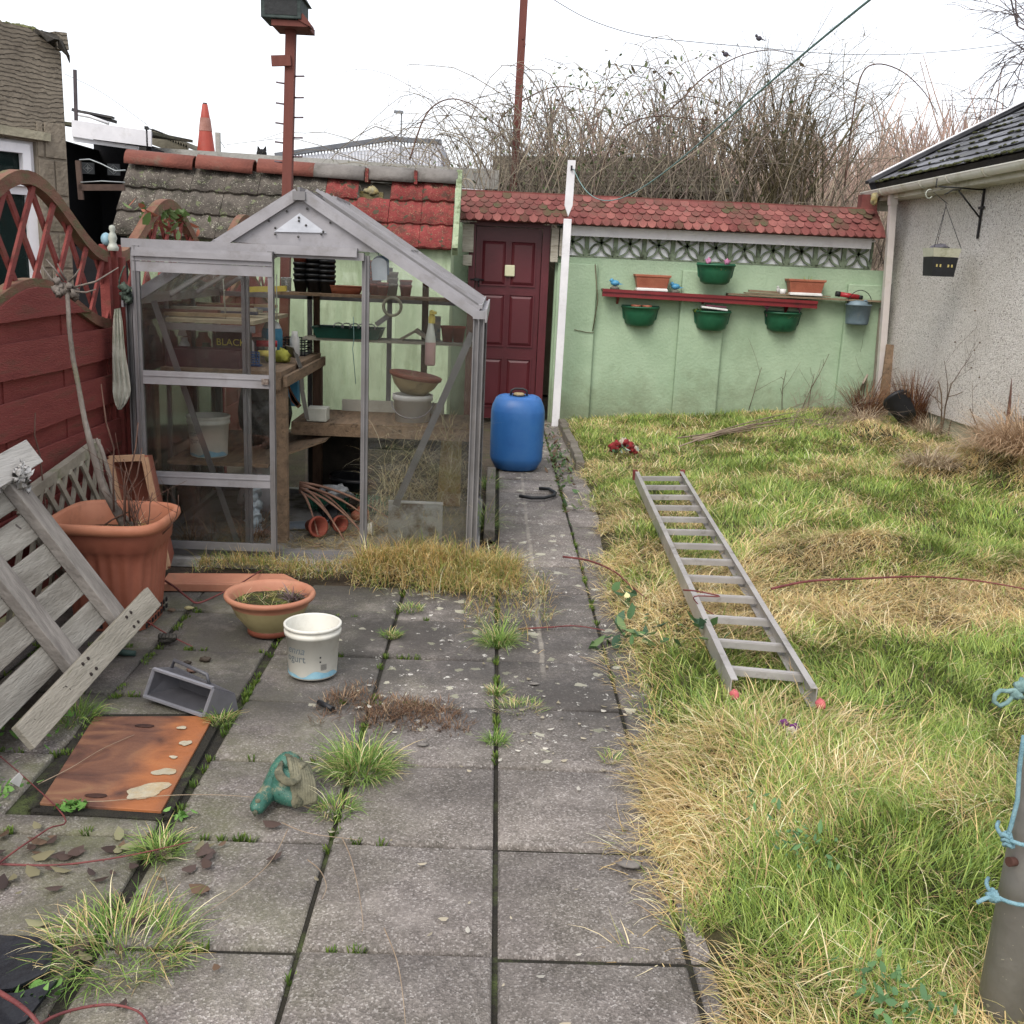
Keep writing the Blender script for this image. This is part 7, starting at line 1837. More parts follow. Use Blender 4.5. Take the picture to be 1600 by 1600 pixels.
# ---- old trellis behind planter
tw = pm('silvery_timber', rgb('7d7667'), rgb('9c9585'), scale=5, stretch=(1, 1, 1), bump=.4, rough=.92, dirt=rgb('6b6f4c'), dscale=5)
tr_ = thing('old_trellis', 'old silvery trellis panel leaning against the fence behind the big planter', 'trellis', (-1.85, 4.3, 0))
b = MB(); t0, t1 = PX(45, 775, -1.86), PX(152, 693, -1.86)
t0 = PX(20, 790, -1.86); b.bar(t0, t1, .035, .045, up=(0, 0, 1)); b.bar(V(-1.86, t1.y, t1.z), V(-1.84, t1.y+.02, .05), .02, .03, up=(0, 1, 0)); b.build('frame', tw, tr_)
b = MB()
for k in range(7):
    ya = t0.y+(t1.y-t0.y)*k/7+.05; za = t0.z+(t1.z-t0.z)*k/7
    b.bar((-1.85, ya+.06, za), (-1.83, ya-.22, .12), .012, .024, up=(0, 1, 0)); b.bar((-1.838, ya-.05, za-.02), (-1.82, ya+.30, .12), .012, .028, up=(0, 1, 0))
b.build('lath', tw, tr_)
# ---- pallet
palw = pm('pallet_timber', rgb('7f7a70'), rgb('a09b90'), scale=3.5, stretch=(6, .7, 6), bump=.5, bscale=30, rough=.92, dirt=rgb('6b6358'), dscale=3, dpos=(.45, .75), spots=[(rgb('57504a'), 8, .10)])
pals = pm('pallet_stringer', rgb('7d7770'), rgb('9a938b'), scale=5, stretch=(1, 6, 1), bump=.5, bscale=30, rough=.92, dirt=rgb('67605a'), dscale=4, dpos=(.45, .75))
palg = pm('pallet_timber_ochre', rgb('868072'), rgb('a19a8b'), scale=3.5, stretch=(6, .7, 6), bump=.5, bscale=30, rough=.92, dirt=rgb('6d6a48'), dscale=3, spots=[(rgb('4b443c'), 14, .10)])
pal = thing('pallet', 'weathered grey wooden pallet tipped up against the big planter and fence', 'pallet', (-1.5, 3.4, 0))
L0 = PZ(18, 1160, .05)                    # near bottom corner (ends the bottom board)
L1 = PY(215, 948, 3.86)                   # far end of bottom board, on the planter foot
ex = (L1-L0); Lb = ex.length; ex.normalize()
S0 = PY(190, 1000, 3.80); topf = PX(38, 765, -1.80)
eu = (topf-S0); eu = (eu-ex*eu.dot(ex)); Hs = eu.length; eu.normalize()
en = ex.cross(eu).normalized()
if en.x < 0: en = -en
def PP(s, u, h): return L0+ex*s+eu*u+en*h
def board(mb, s0, s1, u0, u1, h0, h1):
    vs = [PP(s, u, h) for s in (s0, s1) for u in (u0, u1) for h in (h0, h1)]
    mb.add(vs, [(0, 1, 3, 2), (4, 6, 7, 5), (0, 4, 5, 1), (2, 3, 7, 6), (0, 2, 6, 4), (1, 5, 7, 3)])
S_near = -1.0
q = MB(); board(q, -.03, Lb+.02, -.045, .045, .055, .078); q.build('bottom_board', palg, pal, bevel=.003)
for k, u in enumerate((.0,)):
    q = MB(); board(q, -.5, Lb-.165, .055, .15, -.008, .010); q.build('deck_board', palw, pal, bevel=.003)
for k, u in enumerate((.17, .30, .43, .56, .69)):
    q = MB(); board(q, -.9, Lb-.165, u+.012, u+.115, -.010, .010); q.build('deck_board', palw, pal, bevel=.003)
for s in (Lb-.20, Lb*.42, Lb*.42-.62):
    q = MB(); board(q, s-.042, s+.042, -.02, Hs+.06, .012, .054); q.build('stringer', pals, pal, bevel=.003)
q = MB(); board(q, Lb-.50, Lb-.02, Hs-.02, Hs+.08, .056, .076); q.build('top_board', pm('pallet_pale', rgb('a09c96'), rgb('b5b1aa'), scale=4, stretch=(1, .5, 6), bump=.4, rough=.9, dirt=rgb('7f7a74'), dscale=5), pal, bevel=.003)
q = MB()
for s in (Lb-.22, Lb-.18, Lb*.42-.02, Lb*.42+.02): 
    for u in (-.02, .025): q.lathe([(.007, 0), (.006, .003), (0, .003)], 8, PP(s, u, .079), M=en.to_track_quat('Z', 'Y').to_matrix())
q.build('nail', pm('rusty_nail', rgb('2b211d'), rough=.8), pal)
# torn white bag at the top of the pallet
tp_ = PP(Lb-.10, Hs+.06, .08)
q = MB(); n_ = 22; rg = np.random.default_rng(8); dsp = rg.normal(0, 1, (n_+1, n_+1, 3))
for s_ in (0, 1):
    for a_ in range(n_+1):
        for b_ in range(n_+1):
            u, w_ = a_/n_, b_/n_; p_ = PY(8+44*u+5*math.sin(w_*7), 734+50*w_+6*math.sin(u*8+w_*3)-14*u, 3.60+.04*u)
            f_ = V(.006*dsp[a_, b_, 0], .010*math.sin(a_*1.3+2*math.sin(b_*.8))-.05*math.sin(math.pi*min(1, w_*1.3))*.8+.005*dsp[a_, b_, 1], .005*dsp[a_, b_, 2]+.006*math.sin(b_*1.7+a_*.6))
            q.v.append(tuple(p_+f_+V(0, .002*s_, 0)))
N2 = (n_+1)**2
for a_ in range(n_):
    for b_ in range(n_):
        if (a_-11)**2+(b_-11)**2 > 128+20*math.sin(a_*1.1+b_): continue
        o = a_*(n_+1)+b_; q.face([o, o+1, o+n_+2, o+n_+1], True); q.face([N2+o, N2+o+n_+1, N2+o+n_+2, N2+o+1], True)
tag(q.build('torn_plastic', pm('clear_plastic_bag', rgb('b1aeaa'), rgb('cfccc8'), scale=18, rough=.35, bump=.6, bscale=25)), 'torn white plastic film hanging off the top corner of the pallet', 'plastic film')
# ---- dustpan / coal hod
dp = thing('coal_scoop', 'grey box shaped plastic scoop with strap handle, lying beside the rusty cover', 'scoop', (-1.0, 3.3, 0))
gp_ = pm('grey_scoop_plastic', rgb('46464b'), rgb('58585e'), scale=5, rough=.4, bump=.06, dirt=rgb('4b4a42'), dscale=5)
A_ = PZ(226, 1088, .02); B_ = PZ(318, 1119, .012); A2 = PZ(250, 1054, .16); B2 = PZ(342, 1083, .13)
A2 = V(A_.x+.03, A_.y+.02, .115); B2 = V(B_.x+.03, B_.y+.02, .105)
dpv = V(.07, .22, 0)
C_ = A_+V(.095, .085, .0); D_ = B_+V(.10, .055, .0); C2 = C_+V(-.01, 0, .075); D2 = D_+V(-.01, 0, .06)
q = MB(); th = .006
def shell(p, t=(0, 0, 0)): pass
q.prism([A_, B_, D_, C_], (0, 0, .005)); q.prism([A2, B2, D2, C2], (0, 0, .005)); q.prism([A_, C_, C2, A2], (.005, -.003, 0)); q.prism([B_, D_, D2, B2], (.005, -.003, 0)); q.prism([C_, D_, D2, C2], (.002, .005, 0))
q.build('body', gp_, dp)
q = MB(); q.bar(A2+V(0, -.003, .003), B2+V(0, -.003, .003), .012, .008); q.bar(A_+V(0, -.003, .003), B_+V(0, -.003, .003), .012, .008); q.bar(A_, A2, .01, .01); q.bar(B_, B2, .01, .01); q.build('lip', pm('scoop_edge', rgb('74747a'), rgb('85858c'), scale=6, rough=.5), dp)
q = MB(); h0 = C2+V(-.01, -.02, .0); h1 = C2.lerp(D2, .62)+V(0, -.02, .0)
q.tube([h0, h0+V(.012, .0, .038), h1+V(-.008, .0, .042), h1], .0065, n=6); q.build('handle', gp_, dp)
# ---- rusty cover
rust = bpy.data.materials.new('rusty_plate'); rust.use_nodes = True
def rustm():
    n = rust.node_tree; N = n.nodes; L = n.links; b = N['Principled BSDF']; b.inputs['Roughness'].default_value = .6
    t = N.new('ShaderNodeTexCoord'); mpn = N.new('ShaderNodeMapping'); mpn.inputs['Rotation'].default_value = (0, 0, .9); mpn.inputs['Scale'].default_value = (2.2, 5, 1); L.new(t.outputs['Object'], mpn.inputs[0])
    nn = N.new('ShaderNodeTexNoise'); nn.inputs['Scale'].default_value = 1.6; nn.inputs['Detail'].default_value = 7; nn.inputs['Distortion'].default_value = 1.6; L.new(mpn.outputs[0], nn.inputs['Vector'])
    r = N.new('ShaderNodeValToRGB'); e = r.color_ramp.elements; e[0].position = .3; e[0].color = rgb('4a2c20'); e[1].position = .75; e[1].color = rgb('8a6540')
    for p_, c_ in ((.42, '5f3a2a'), (.52, '714730'), (.62, '7d5236')): x = e.new(p_); x.color = rgb(c_)
    L.new(nn.outputs[0], r.inputs[0])
    a = N.new('ShaderNodeAttribute'); a.attribute_name = 'Col'
    # brighter fresh rust along the strip with the bare patches
    sx_ = N.new('ShaderNodeSeparateXYZ'); L.new(t.outputs['Object'], sx_.inputs[0])
    q1 = N.new('ShaderNodeMath'); q1.operation = 'MULTIPLY_ADD'; q1.inputs[1].default_value = .16; L.new(nn.outputs[0], q1.inputs[0]); L.new(sx_.outputs[0], q1.inputs[2])
    q2 = N.new('ShaderNodeMapRange'); q2.inputs[1].default_value = -.99; q2.inputs[2].default_value = -.90; q2.inputs[3].default_value = 0; q2.inputs[4].default_value = .62; L.new(q1.outputs[0], q2.inputs[0])
    q3 = N.new('ShaderNodeMapRange'); q3.inputs[1].default_value = -.78; q3.inputs[2].default_value = -.85; L.new(q1.outputs[0], q3.inputs[0])
    q4 = N.new('ShaderNodeMath'); q4.operation = 'MULTIPLY'; L.new(q2.outputs[0], q4.inputs[0]); L.new(q3.outputs[0], q4.inputs[1])
    q5 = N.new('ShaderNodeMixRGB'); q5.inputs[2].default_value = rgb('b46418'); L.new(q4.outputs[0], q5.inputs[0]); L.new(r.outputs[0], q5.inputs[1])
    L.new(q5.outputs[0], b.inputs['Base Color'])
    n3 = N.new('ShaderNodeTexNoise'); n3.inputs['Scale'].default_value = 60; L.new(t.outputs['Object'], n3.inputs['Vector'])
    bp = N.new('ShaderNodeBump'); bp.inputs['Strength'].default_value = .25; bp.inputs['Distance'].default_value = .01; L.new(n3.outputs[0], bp.inputs['Height']); L.new(bp.outputs[0], b.inputs['Normal'])
rustm()
rc = thing('rusty_cover', 'orange rusty steel inspection cover with pale bare patches set in the paving', 'inspection cover', (-1.1, 2.9, 0))
zc_ = .004
K = [PZ(62, 1256, zc_), PZ(252, 1269, zc_), PZ(334, 1120, zc_), PZ(148, 1121, zc_)]
q = MB(); q.prism([p+V(0, 0, -.01) for p in K], (0, 0, .014)); q.build('plate', rust, rc, bevel=.002)
pale = pm('bare_patch', rgb('9c937b'), rgb('b3aa92'), scale=16, rough=.6, bump=.2, dirt=rgb('a98a55'), dscale=9, dpos=(.5, .75))
q = MB()
for k, (px, py, rx, ry, a) in enumerate(((231, 1235, .056, .042, .35), (216, 1243, .028, .024, 0), (257, 1206, .032, .022, .3), (271, 1183, .012, .009, 0), (290, 1161, .021, .015, .8), (284, 1137, .018, .009, 0))):
    c0 = PZ(px, py, zc_+.0052+.0005*k); poly = []
    for j in range(22):
        t = 2*math.pi*j/22; m_ = 1+.16*math.sin(2*t+k)+.12*math.sin(3*t+2*k)+.07*math.sin(5*t); x, y = rx*m_*math.cos(t), ry*m_*math.sin(t); poly.append(c0+V(x*math.cos(a)-y*math.sin(a), x*math.sin(a)+y*math.cos(a), 0))
    q.prism(poly, (0, 0, .0012))
q.build('bare_patch', pale, rc)
for px, py in ((150, 1243), (226, 1134)):
    c0 = PZ(px, py, zc_+.006); q = MB(); q.blob(c0, .03, amp=.05, fx=1.1, fy=.4, fz=.12); o_ = q.build('lifting_recess', pm('rust_dark', rgb('2d1812'), rgb('4a281b'), scale=20, rough=.8), rc)
q = MB(); m_ = .035
def off(p, s): c = (K[0]+K[2])/2; d = (p-c); return p+d.normalized()*s
for i in range(4): a_, c_ = off(K[i], .02), off(K[(i+1) % 4], .02); q.bar(a_+V(0, 0, -.012), c_+V(0, 0, -.012), .035, .016)
q.build('frame', jm, rc)
# ---- green horse head ornament
hh = thing('horse_head_ornament', 'worn green painted concrete horse head ornament lying on the slabs by the largest tuft', 'garden ornament', (-.52, 2.66, 0))
hm = pm('worn_green_paint', rgb('24564a'), rgb('336b5a'), scale=8, rough=.5, bump=.3, bscale=40, dirt=rgb('7f7a5e'), dscale=9, dpos=(.50, .58), spots=[(rgb('8d876a'), 60, .3), (rgb('173a31'), 45, .3)])
stone = pm('bare_concrete', rgb('56533f'), rgb('7d7960'), scale=14, rough=.9, bump=.6, bscale=50, dirt=rgb('3f4434'), dscale=8, dpos=(.5, .62))
def G_(x, y, z): return PZ(300+x/4, 880+y/4, z)
q = MB()
q.tube(smooth([G_(395, 1545, .022), G_(405, 1530, .028), G_(440, 1480, .036), G_(490, 1420, .045), G_(530, 1350, .055), G_(570, 1290, .07), G_(610, 1250, .085), G_(650, 1240, .08)], 3), [.006, .017, .021, .022, .0225, .023, .024, .0255, .027, .0285, .030, .031, .032, .034, .036, .037, .038, .038, .037, .033, .027, .016], n=20)
q.tube(smooth([G_(520, 1400, .05), G_(580, 1430, .045), G_(630, 1470, .04), G_(670, 1500, .032)], 3), [.030, .034, .036, .036, .034, .030, .026, .022, .017, .012], n=16)
q.blob(G_(590, 1380, .06), .044, seed=2, amp=.04)
q.build('head', hm, hh)
for x_, y_, z_, r_ in ((655, 1490, .042, .017), (410, 1490, .048, .008), (395, 1560, .03, .0075), (555, 1330, .095, .007)): q = MB(); q.blob(G_(x_, y_, z_), r_, seed=x_, amp=.2); q.build('worn_patch', stone, hh)
q = MB()
for k in range(9):
    u = k/8; x0 = 600+115*u; y0 = 1205+55*u
    q.tube(smooth([G_(x0-40, y0+20, .10), G_(x0, y0, .115-.03*u), G_(x0+22+18*u, y0+100, .10-.035*u), G_(x0+28+25*u, y0+200, .07-.025*u), G_(650+110*u, 1530-30*u, .03)], 3), [.005]+[.0078]*11+[.005], n=7)
for k in range(3): q.tube(smooth([G_(560-14*k, 1240+22*k, .105), G_(552-8*k, 1300+18*k, .11), G_(590, 1352+12*k, .105), G_(640, 1360+8*k, .095), G_(680, 1320+8*k, .085)], 3), [.004]+[.007]*11+[.005], n=7)
q.build('mane', stone, hh)
# ---- small grey lump (old glove), stones, snails, pipe
gc = PZ(258, 1000, .02); q = MB()
for k in range(5): q.tube([gc+V(-.02+.014*k, .01, .0), gc+V(-.018+.014*k, .0, .022), gc+V(-.016+.014*k, -.015, .012)], [.008, .0085, .007], n=8)
q.blob(gc+V(.0, .012, .0), .026, seed=3, amp=.15, fx=1.3, fz=.6); tag(q.build('old_glove', pm('grey_glove', rgb('3b3833'), rgb('504c45'), scale=20, rough=.95, bump=.5)), 'small curled dark grey glove on the slabs behind the scoop', 'glove')
for px, py, lab, s_, cc in ((268, 953, 'small brown snail shell on the slabs before the long saucer', .010, '6d5a48'), (295, 950, 'pale pointed shell next to the snail shell', .011, 'a39a6a'), (321, 1030, 'dark brown oblong dropping shaped stone near the planter bowl', .013, '40362c'), (293, 1035, 'little dark clod beside the oblong stone', .009, '342c24'), (300, 1047, 'reddish bark scrap behind the scoop', .012, '6b5044')):
    c0 = PZ(px, py, .012); q = MB(); q.blob(c0, s_, seed=px, amp=.2, fx=1.8, fy=.9, fz=.8); tag(q.build('pebble', pm('pebble_'+cc, rgb(cc), scale=20, rough=.8)), lab, 'stone')
q = MB(); q.tube([PZ(498, 1097, .014), PZ(520, 1108, .014)], .010, n=10); tag(q.build('pipe_offcut', blackp), 'short piece of black pipe beside the withered weed', 'pipe')
q = MB(); q.tube([PZ(178, 1016, .02), PZ(195, 1020, .02), PZ(212, 1021, .018)], [.014, .013, .010], n=10); tag(q.build('hose_nozzle', pm('dark_green_hose', rgb('1d332f'), rgb('2b443e'), rough=.6)), 'dark green hose end poking out from under the pallet', 'hose')
# white scrap of plastic at left
q = MB(); q.prism([PZ(16, 1222, .05), PZ(30, 1230, .02), PZ(36, 1215, .05), PZ(30, 1208, .07)], (0, 0, .003)); tag(q.build('plastic_scrap', whitep), 'white scrap of plastic in the weeds left of the rusty cover', 'scrap')
# white lichen chips handled in paving; slate pieces
for px, py, rx, lab in ((835, 1068, .02, 'flat grey pebble on the slabs right of the long joint'), (985, 1350, .035, 'flat brown stone at the lawn edge near the bottom'), (660, 1163, .02, 'pale leaf shaped chip beside the withered weed')):
    c0 = PZ(px, py, .01); q = MB(); q.blob(c0, rx, seed=px, amp=.15, fy=.5, fz=.2); tag(q.build('flat_stone', pm('slate_grey', rgb('5d5753'), rgb('75706a'), scale=12, rough=.8)), lab, 'stone')
# ---- black sheet bottom left
q = MB(); b0 = [PZ(x, y, .02) for x, y in ((-60, 1462), (60, 1466), (84, 1478), (78, 1520), (20, 1548), (-60, 1556))]; q.prism(b0, (0, 0, .006)); b1 = [PZ(x, y, .015) for x, y in ((-60, 1560), (30, 1556), (90, 1535), (40, 1600), (-60, 1640))]; q.prism(b1, (0, 0, .008))
tag(q.build('black_sheet', pm('wet_black_rubber', rgb('14151a'), rgb('1d1f26'), scale=6, rough=.35, bump=.15, dirt=rgb('2c2c2c'), dscale=5)), 'sheet of wet black rubber on the paving at the near left corner', 'rubber sheet')
# ---- bramble canes and stalks on the ground
cane = pm('bramble_cane', rgb('5a2326'), rgb('7a3a36'), scale=14, rough=.6, bump=.2)
def cane_obj(pts, r_, label, name='bramble_cane', mat=cane, taper=.5, thorns=True, cat='bramble cane'):
    q = MB(); k = len(pts)
    S = smooth(pts); m_ = len(S)
    q.tube(S, [r_*(1-(1-taper)*i/(m_-1)) for i in range(m_)], n=7)
    if thorns:
        for i in range(1, m_-1, 2):
            d = V(rr.gauss(0, 1), rr.gauss(0, 1), rr.gauss(.4, 1)).normalized(); q.tube([S[i], S[i]+d*(r_+.006)], [.0016, .0003], n=3)
    return tag(q.build(name, mat), label, cat, 'bramble canes and stalks lying about' if name == 'bramble_cane' else 'dry stalks on the patio')
cane_obj([PZ(-10, 1350, .02), PZ(80, 1352, .015), PZ(150, 1345, .02), PZ(220, 1333, .03), PZ(300, 1315, .04)], .0032, 'dark red bramble cane crossing the slabs below the rusty cover')
cane_obj([PZ(-10, 1355, .03), PZ(30, 1325, .03), PZ(75, 1295, .03), PZ(100, 1275, .02), PZ(10, 1190, .03), PZ(-20, 1170, .03)], .0028, 'forked bramble stem left of the rusty cover near the frame edge')
cane_obj([PZ(-20, 1540, .05), PZ(30, 1570, .06), PZ(60, 1600, .05), PZ(80, 1640, .03)], .006, 'thick brown bramble stem in the bottom left corner over the black sheet')
cane_obj([PZ(20, 1640, .03), PZ(80, 1590, .03), PZ(160, 1570, .02), PZ(215, 1580, .02), PZ(235, 1610, .02)], .004, 'arching bramble stem along the bottom edge beside the yellow tuft')
cane_obj([PZ(1205, 920, lawn_h(1.6, 4.6)+.12), PZ(1265, 908, .22), PZ(1350, 904, .24), PZ(1440, 901, .25), PZ(1530, 908, .22), PZ(1610, 922, .2)], .006, 'long dark bramble cane arching over the straw patch of the lawn')
cane_obj([PZ(880, 870, .03), PZ(920, 876, .05), PZ(960, 893, .08), PZ(985, 915, .08), PZ(1010, 935, .08)], .006, 'thick red bramble cane reaching from the grass over the path')
cane_obj([PZ(810, 983, .01), PZ(860, 980, .015), PZ(900, 978, .015), PZ(945, 985, .02)], .004, 'thin brown stick lying across the path start')
cane_obj([PZ(1068, 922, .2), PZ(1090, 924, .22), PZ(1125, 932, .21), PZ(1085, 932, .2), PZ(1095, 948, .15), PZ(1115, 960, .13)], .004, 'dark bramble loop hooked over a ladder rung')
cane_obj([PZ(245, 900, .03), PZ(270, 915, .05), PZ(295, 935, .09), PZ(310, 942, .10), PZ(340, 930, .10), PZ(375, 912, .09), PZ(410, 890, .06)], .0055, 'dark red cane sagging in front of the long saucer')
cane_obj([PZ(228, 970, .03), PZ(260, 990, .03), PZ(300, 1010, .015)], .004, 'short twig beside the curled glove')
dry = pm('dry_stalk', rgb('85705a'), rgb('a08c72'), scale=10, rough=.8)
for i, (pts, lab) in enumerate((([(450, 1295), (420, 1350), (360, 1400), (300, 1440)], 'long dry stalk curving across the slab below the horse head'), ([(535, 1310), (548, 1340), (560, 1390), (567, 1440), (566, 1455)], 'dry stalk running down the slab right of the small tuft'),
        ([(600, 1450), (620, 1500), (630, 1560), (634, 1610)], 'dry stalk near the bottom edge of the middle slab'), ([(480, 1343), (500, 1360), (510, 1385), (503, 1405)], 'short curled dry stalk crossing the mossy joint'),
        ([(95, 1250), (160, 1252), (260, 1243), (340, 1242), (400, 1246)], 'thin red brown stalk lying across the rusty cover'), ([(60, 1225), (110, 1200), (160, 1170), (210, 1148)], 'pale grass stalk over the rusty cover'),
        ([(440, 1285), (470, 1298), (500, 1305), (560, 1312)], 'brown stalk beside the horse head ornament'), ([(905, 1025), (950, 1045), (990, 1060), (1010, 1078)], 'pale stick lying across the right path joint'),
        ([(980, 1165), (1000, 1150), (1040, 1135), (1075, 1120)], 'bent pale stem sticking out of the lawn edge'))):
    cane_obj([PZ(x, y, .012+.006*math.sin(j)) for j, (x, y) in enumerate(pts)], .0015, lab, name='dry_stalk', mat=dry, thorns=False, cat='stalk')
# bramble leaves at lawn edge and weeds
def pts_on(px, py, n, sx, sy, zz=.05): 
    c0 = PZ(px, py, .08); return [(c0.x+rj.gauss(0, sx), c0.y+rj.gauss(0, sy), float(lawn_h(c0.x, c0.y))+zz+rj.uniform(-.02, .05)) for _ in range(n)]
GL4 = np.array([[.07, .14, .06], [.10, .19, .07], [.06, .12, .07], [.16, .24, .10]])
leaves('bramble_leaves', pts_on(975, 930, 14, .04, .07)+pts_on(985, 975, 16, .06, .08)+pts_on(950, 985, 10, .04, .04, .02)+pts_on(1090, 990, 12, .05, .08)+pts_on(1010, 1000, 10, .06, .05), 'dark green bramble leaves at the lawn edge beside the ladder', 'bramble leaves', GL4, size=.03, seed=21, flat=False)
leaves('pale_leaf', [tuple(PZ(980, 931, .11))], 'single pale yellow leaf among the bramble leaves at the lawn edge', 'leaf', np.array([[.62, .58, .30]]), size=.035, seed=2, kind=None)
leaves('buttercup_weed', pts_on(1255, 1350, 60, .045, .05)+pts_on(1385, 1570, 80, .05, .05)+pts_on(1440, 1560, 14, .03, .04)+pts_on(1200, 1290, 14, .05, .03), 'patches of low lobed green weeds in the lawn', 'weeds', np.array([[.10, .20, .09], [.13, .25, .10]]), size=.010, seed=22, flat=False, kind='stuff')
leaves('green_seedlings', [(-1.40+rj.gauss(0, .05), 2.66+rj.gauss(0, .04), .02) for _ in range(50)]+[(-1.14+rj.gauss(0, .02), 2.60+rj.gauss(0, .012), .015) for _ in range(30)]+[(-1.45+rj.gauss(0, .05), 2.55+rj.gauss(0, .05), .02) for _ in range(40)]+[(-.83+rj.gauss(0, .02), 2.58+rj.gauss(0, .01), .012) for _ in range(10)]+[(-.92+rj.gauss(0, .03), 1.85+rj.gauss(0, .02), .015) for _ in range(36)]+[(-1.5+rj.gauss(0, .07), 3.12+rj.gauss(0, .12), .02) for _ in range(70)], 'small bright green seedlings round the rusty cover', 'weeds', np.array([[.13, .28, .06], [.18, .34, .09]]), size=.012, seed=23, flat=False, kind='stuff')
leaves('path_weeds', [(.55+rj.gauss(0, .05), 8.3+rj.gauss(0, .9), .02) for _ in range(150)]+[(.50, 7.6+rj.gauss(0, .5), .015) for _ in range(30)], 'ivy like weeds and dead leaves along the path edge beyond the drum', 'weeds', np.array([[.08, .15, .06], [.14, .18, .08], [.14, .09, .06]]), size=.022, seed=24, flat=False, kind='stuff')
# pansy
pc = PZ(1232, 1136, .12); pa = thing('pansy', 'purple and white pansy flowers hidden in the lawn below the ladder foot', 'flower', tuple(pc))
pur = pm('pansy_purple', rgb('5a1d5e'), rgb('742a7a'), scale=20, rough=.8, bump=0)
for k, (px, py, c2_) in enumerate(((1224, 1131, pur), (1240, 1138, pur), (1236, 1143, rw_))):
    c0 = PZ(px, py, .13); q = MB()
    for j in range(5):
        a = 2*math.pi*j/5; q.blob(c0+V(.010*math.cos(a), 0, .010*math.sin(a)), .009, amp=.05, fy=.25, nu=8, nv=6)
    q.build('bloom', c2_, pa)
leaves('pansy_leaves', [(pc.x+rj.gauss(.02, .03), pc.y+rj.gauss(.03, .02), pc.z-.02) for _ in range(24)], None, None, np.array([[.25, .34, .28], [.18, .28, .2]]), size=.014, seed=25, flat=False, parent=pa)
# ---- path kerb bricks
q = MB(); kb = pm('mossy_kerb', rgb('5d574c'), rgb('777065'), scale=7, rough=.95, bump=.6, bscale=40, dirt=rgb('4b4f2c'), dscale=4)
for k in range(7): q.box((.70+.01*math.sin(k), 8.0+.33*k, .03), (.07, .31, .10), rr.uniform(-.06, .06))
tag(q.build('path_kerb', kb, bevel=.01), 'row of low mossy kerb stones between the path and lawn beyond the drum', 'kerb')
q = MB(); q.b2((-.03, 5.7, -.02), (.035, 7.6, .055)); tag(q.build('greenhouse_kerb', kb, bevel=.01), 'low concrete kerb between the greenhouse and the path', 'kerb')

# ============================================================ METAL POLE AND ROPE AT RIGHT
mpole = pm('galvanised_pole', rgb('7d7975'), rgb('908c88'), scale=4, rough=.6, bump=.15, metal=0, dirt=rgb('8b877e'), dscale=6, dpos=(.6, .75), spots=[(rgb('b9b4a0'), 30, .12)])
e0 = PZ(1525, 1600, 0.05); u1 = PY(1603, 1200, e0.y+.02)
dirp = (u1-e0).normalized(); pr = .052
cxp = V(1, 0, 0)*pr
wpole = thing('washing_line_post', 'thick grey metal washing line post leaning in the near right corner', 'post', (e0.x+pr, e0.y, 0))
bot = e0+V(pr, 0, 0)-dirp*.12; tpp = bot+dirp*2.0
q = MB(); q.tube([bot, bot.lerp(tpp, .5), tpp], pr, n=28, cap=True); q.build('tube', mpole, wpole)
q = MB(); q.tube([tpp+V(0, 0, -.05), tpp+V(0, 0, .01)], pr*1.06, n=24); q.build('cap', blackp, wpole)
q = MB(); h_ = PY(1572, 1345, e0.y-.0); q.tube([h_+V(.03, .0, 0), h_+V(.0, -.01, .004)], [.008, .01], n=10); q.build('stub', pm('rusty_stub', rgb('4a2c22'), rough=.8), wpole)
yr = e0.y-.02
def RP(x, y, d=0): return PY(x, y, yr+d)
q = MB(); q.tube([RP(1600, 1150), RP(1597, 1170), RP(1593, 1200), RP(1590, 1250), RP(1580, 1290), RP(1572, 1312), RP(1574, 1322)], .0045, n=7)
for k in range(3): c0 = RP(1572+2*k, 1305+7*k); q.tube([c0+V(.009*math.cos(a), .006*math.sin(a), .004*math.sin(2*a)) for a in [2*math.pi*i/10 for i in range(11)]], .0045, n=6)
for px_, py_ in ((1574, 1306), (1557, 1396)):
    c0 = RP(px_, py_)+V(pr, .02, 0); q.tube([c0+V((pr+.004)*math.cos(a), (pr+.004)*math.sin(a), .006*math.cos(a)) for a in [math.pi*.75+math.pi*.9*i/12 for i in range(13)]], .0042, n=7)
c0 = RP(1552, 1400); q.blob(c0, .012, amp=.3); q.tube(smooth([c0, c0+V(-.018, -.004, -.004), c0+V(-.03, 0, -.016)]), .0045, n=6)
tag(q.build('blue_rope', pm('pale_blue_rope', rgb('5f8b98'), rgb('7ea6b0'), scale=60, rough=.8, bump=.4)), 'pale blue rope knotted down the grey metal post', 'rope')
q = MB(); lp_ = [(1600, 1072), (1588, 1078), (1575, 1080), (1563, 1079), (1555, 1086), (1553, 1096), (1562, 1103), (1574, 1098), (1585, 1085), (1598, 1090)]
q.tube([RP(x, y, -.1) for x, y in lp_], .0042, n=7); q.blob(RP(1588, 1084, -.1), .010, amp=.25); q.blob(RP(1597, 1072, -.1), .012, amp=.25); q.tube([RP(1598, 1080, -.1), RP(1640, 1085, -.1), RP(1700, 1080, 0)], .004, n=6)
tag(q.build('rope_loop', ropem), 'knotted loop of green grey rope hanging in from the right edge', 'rope')

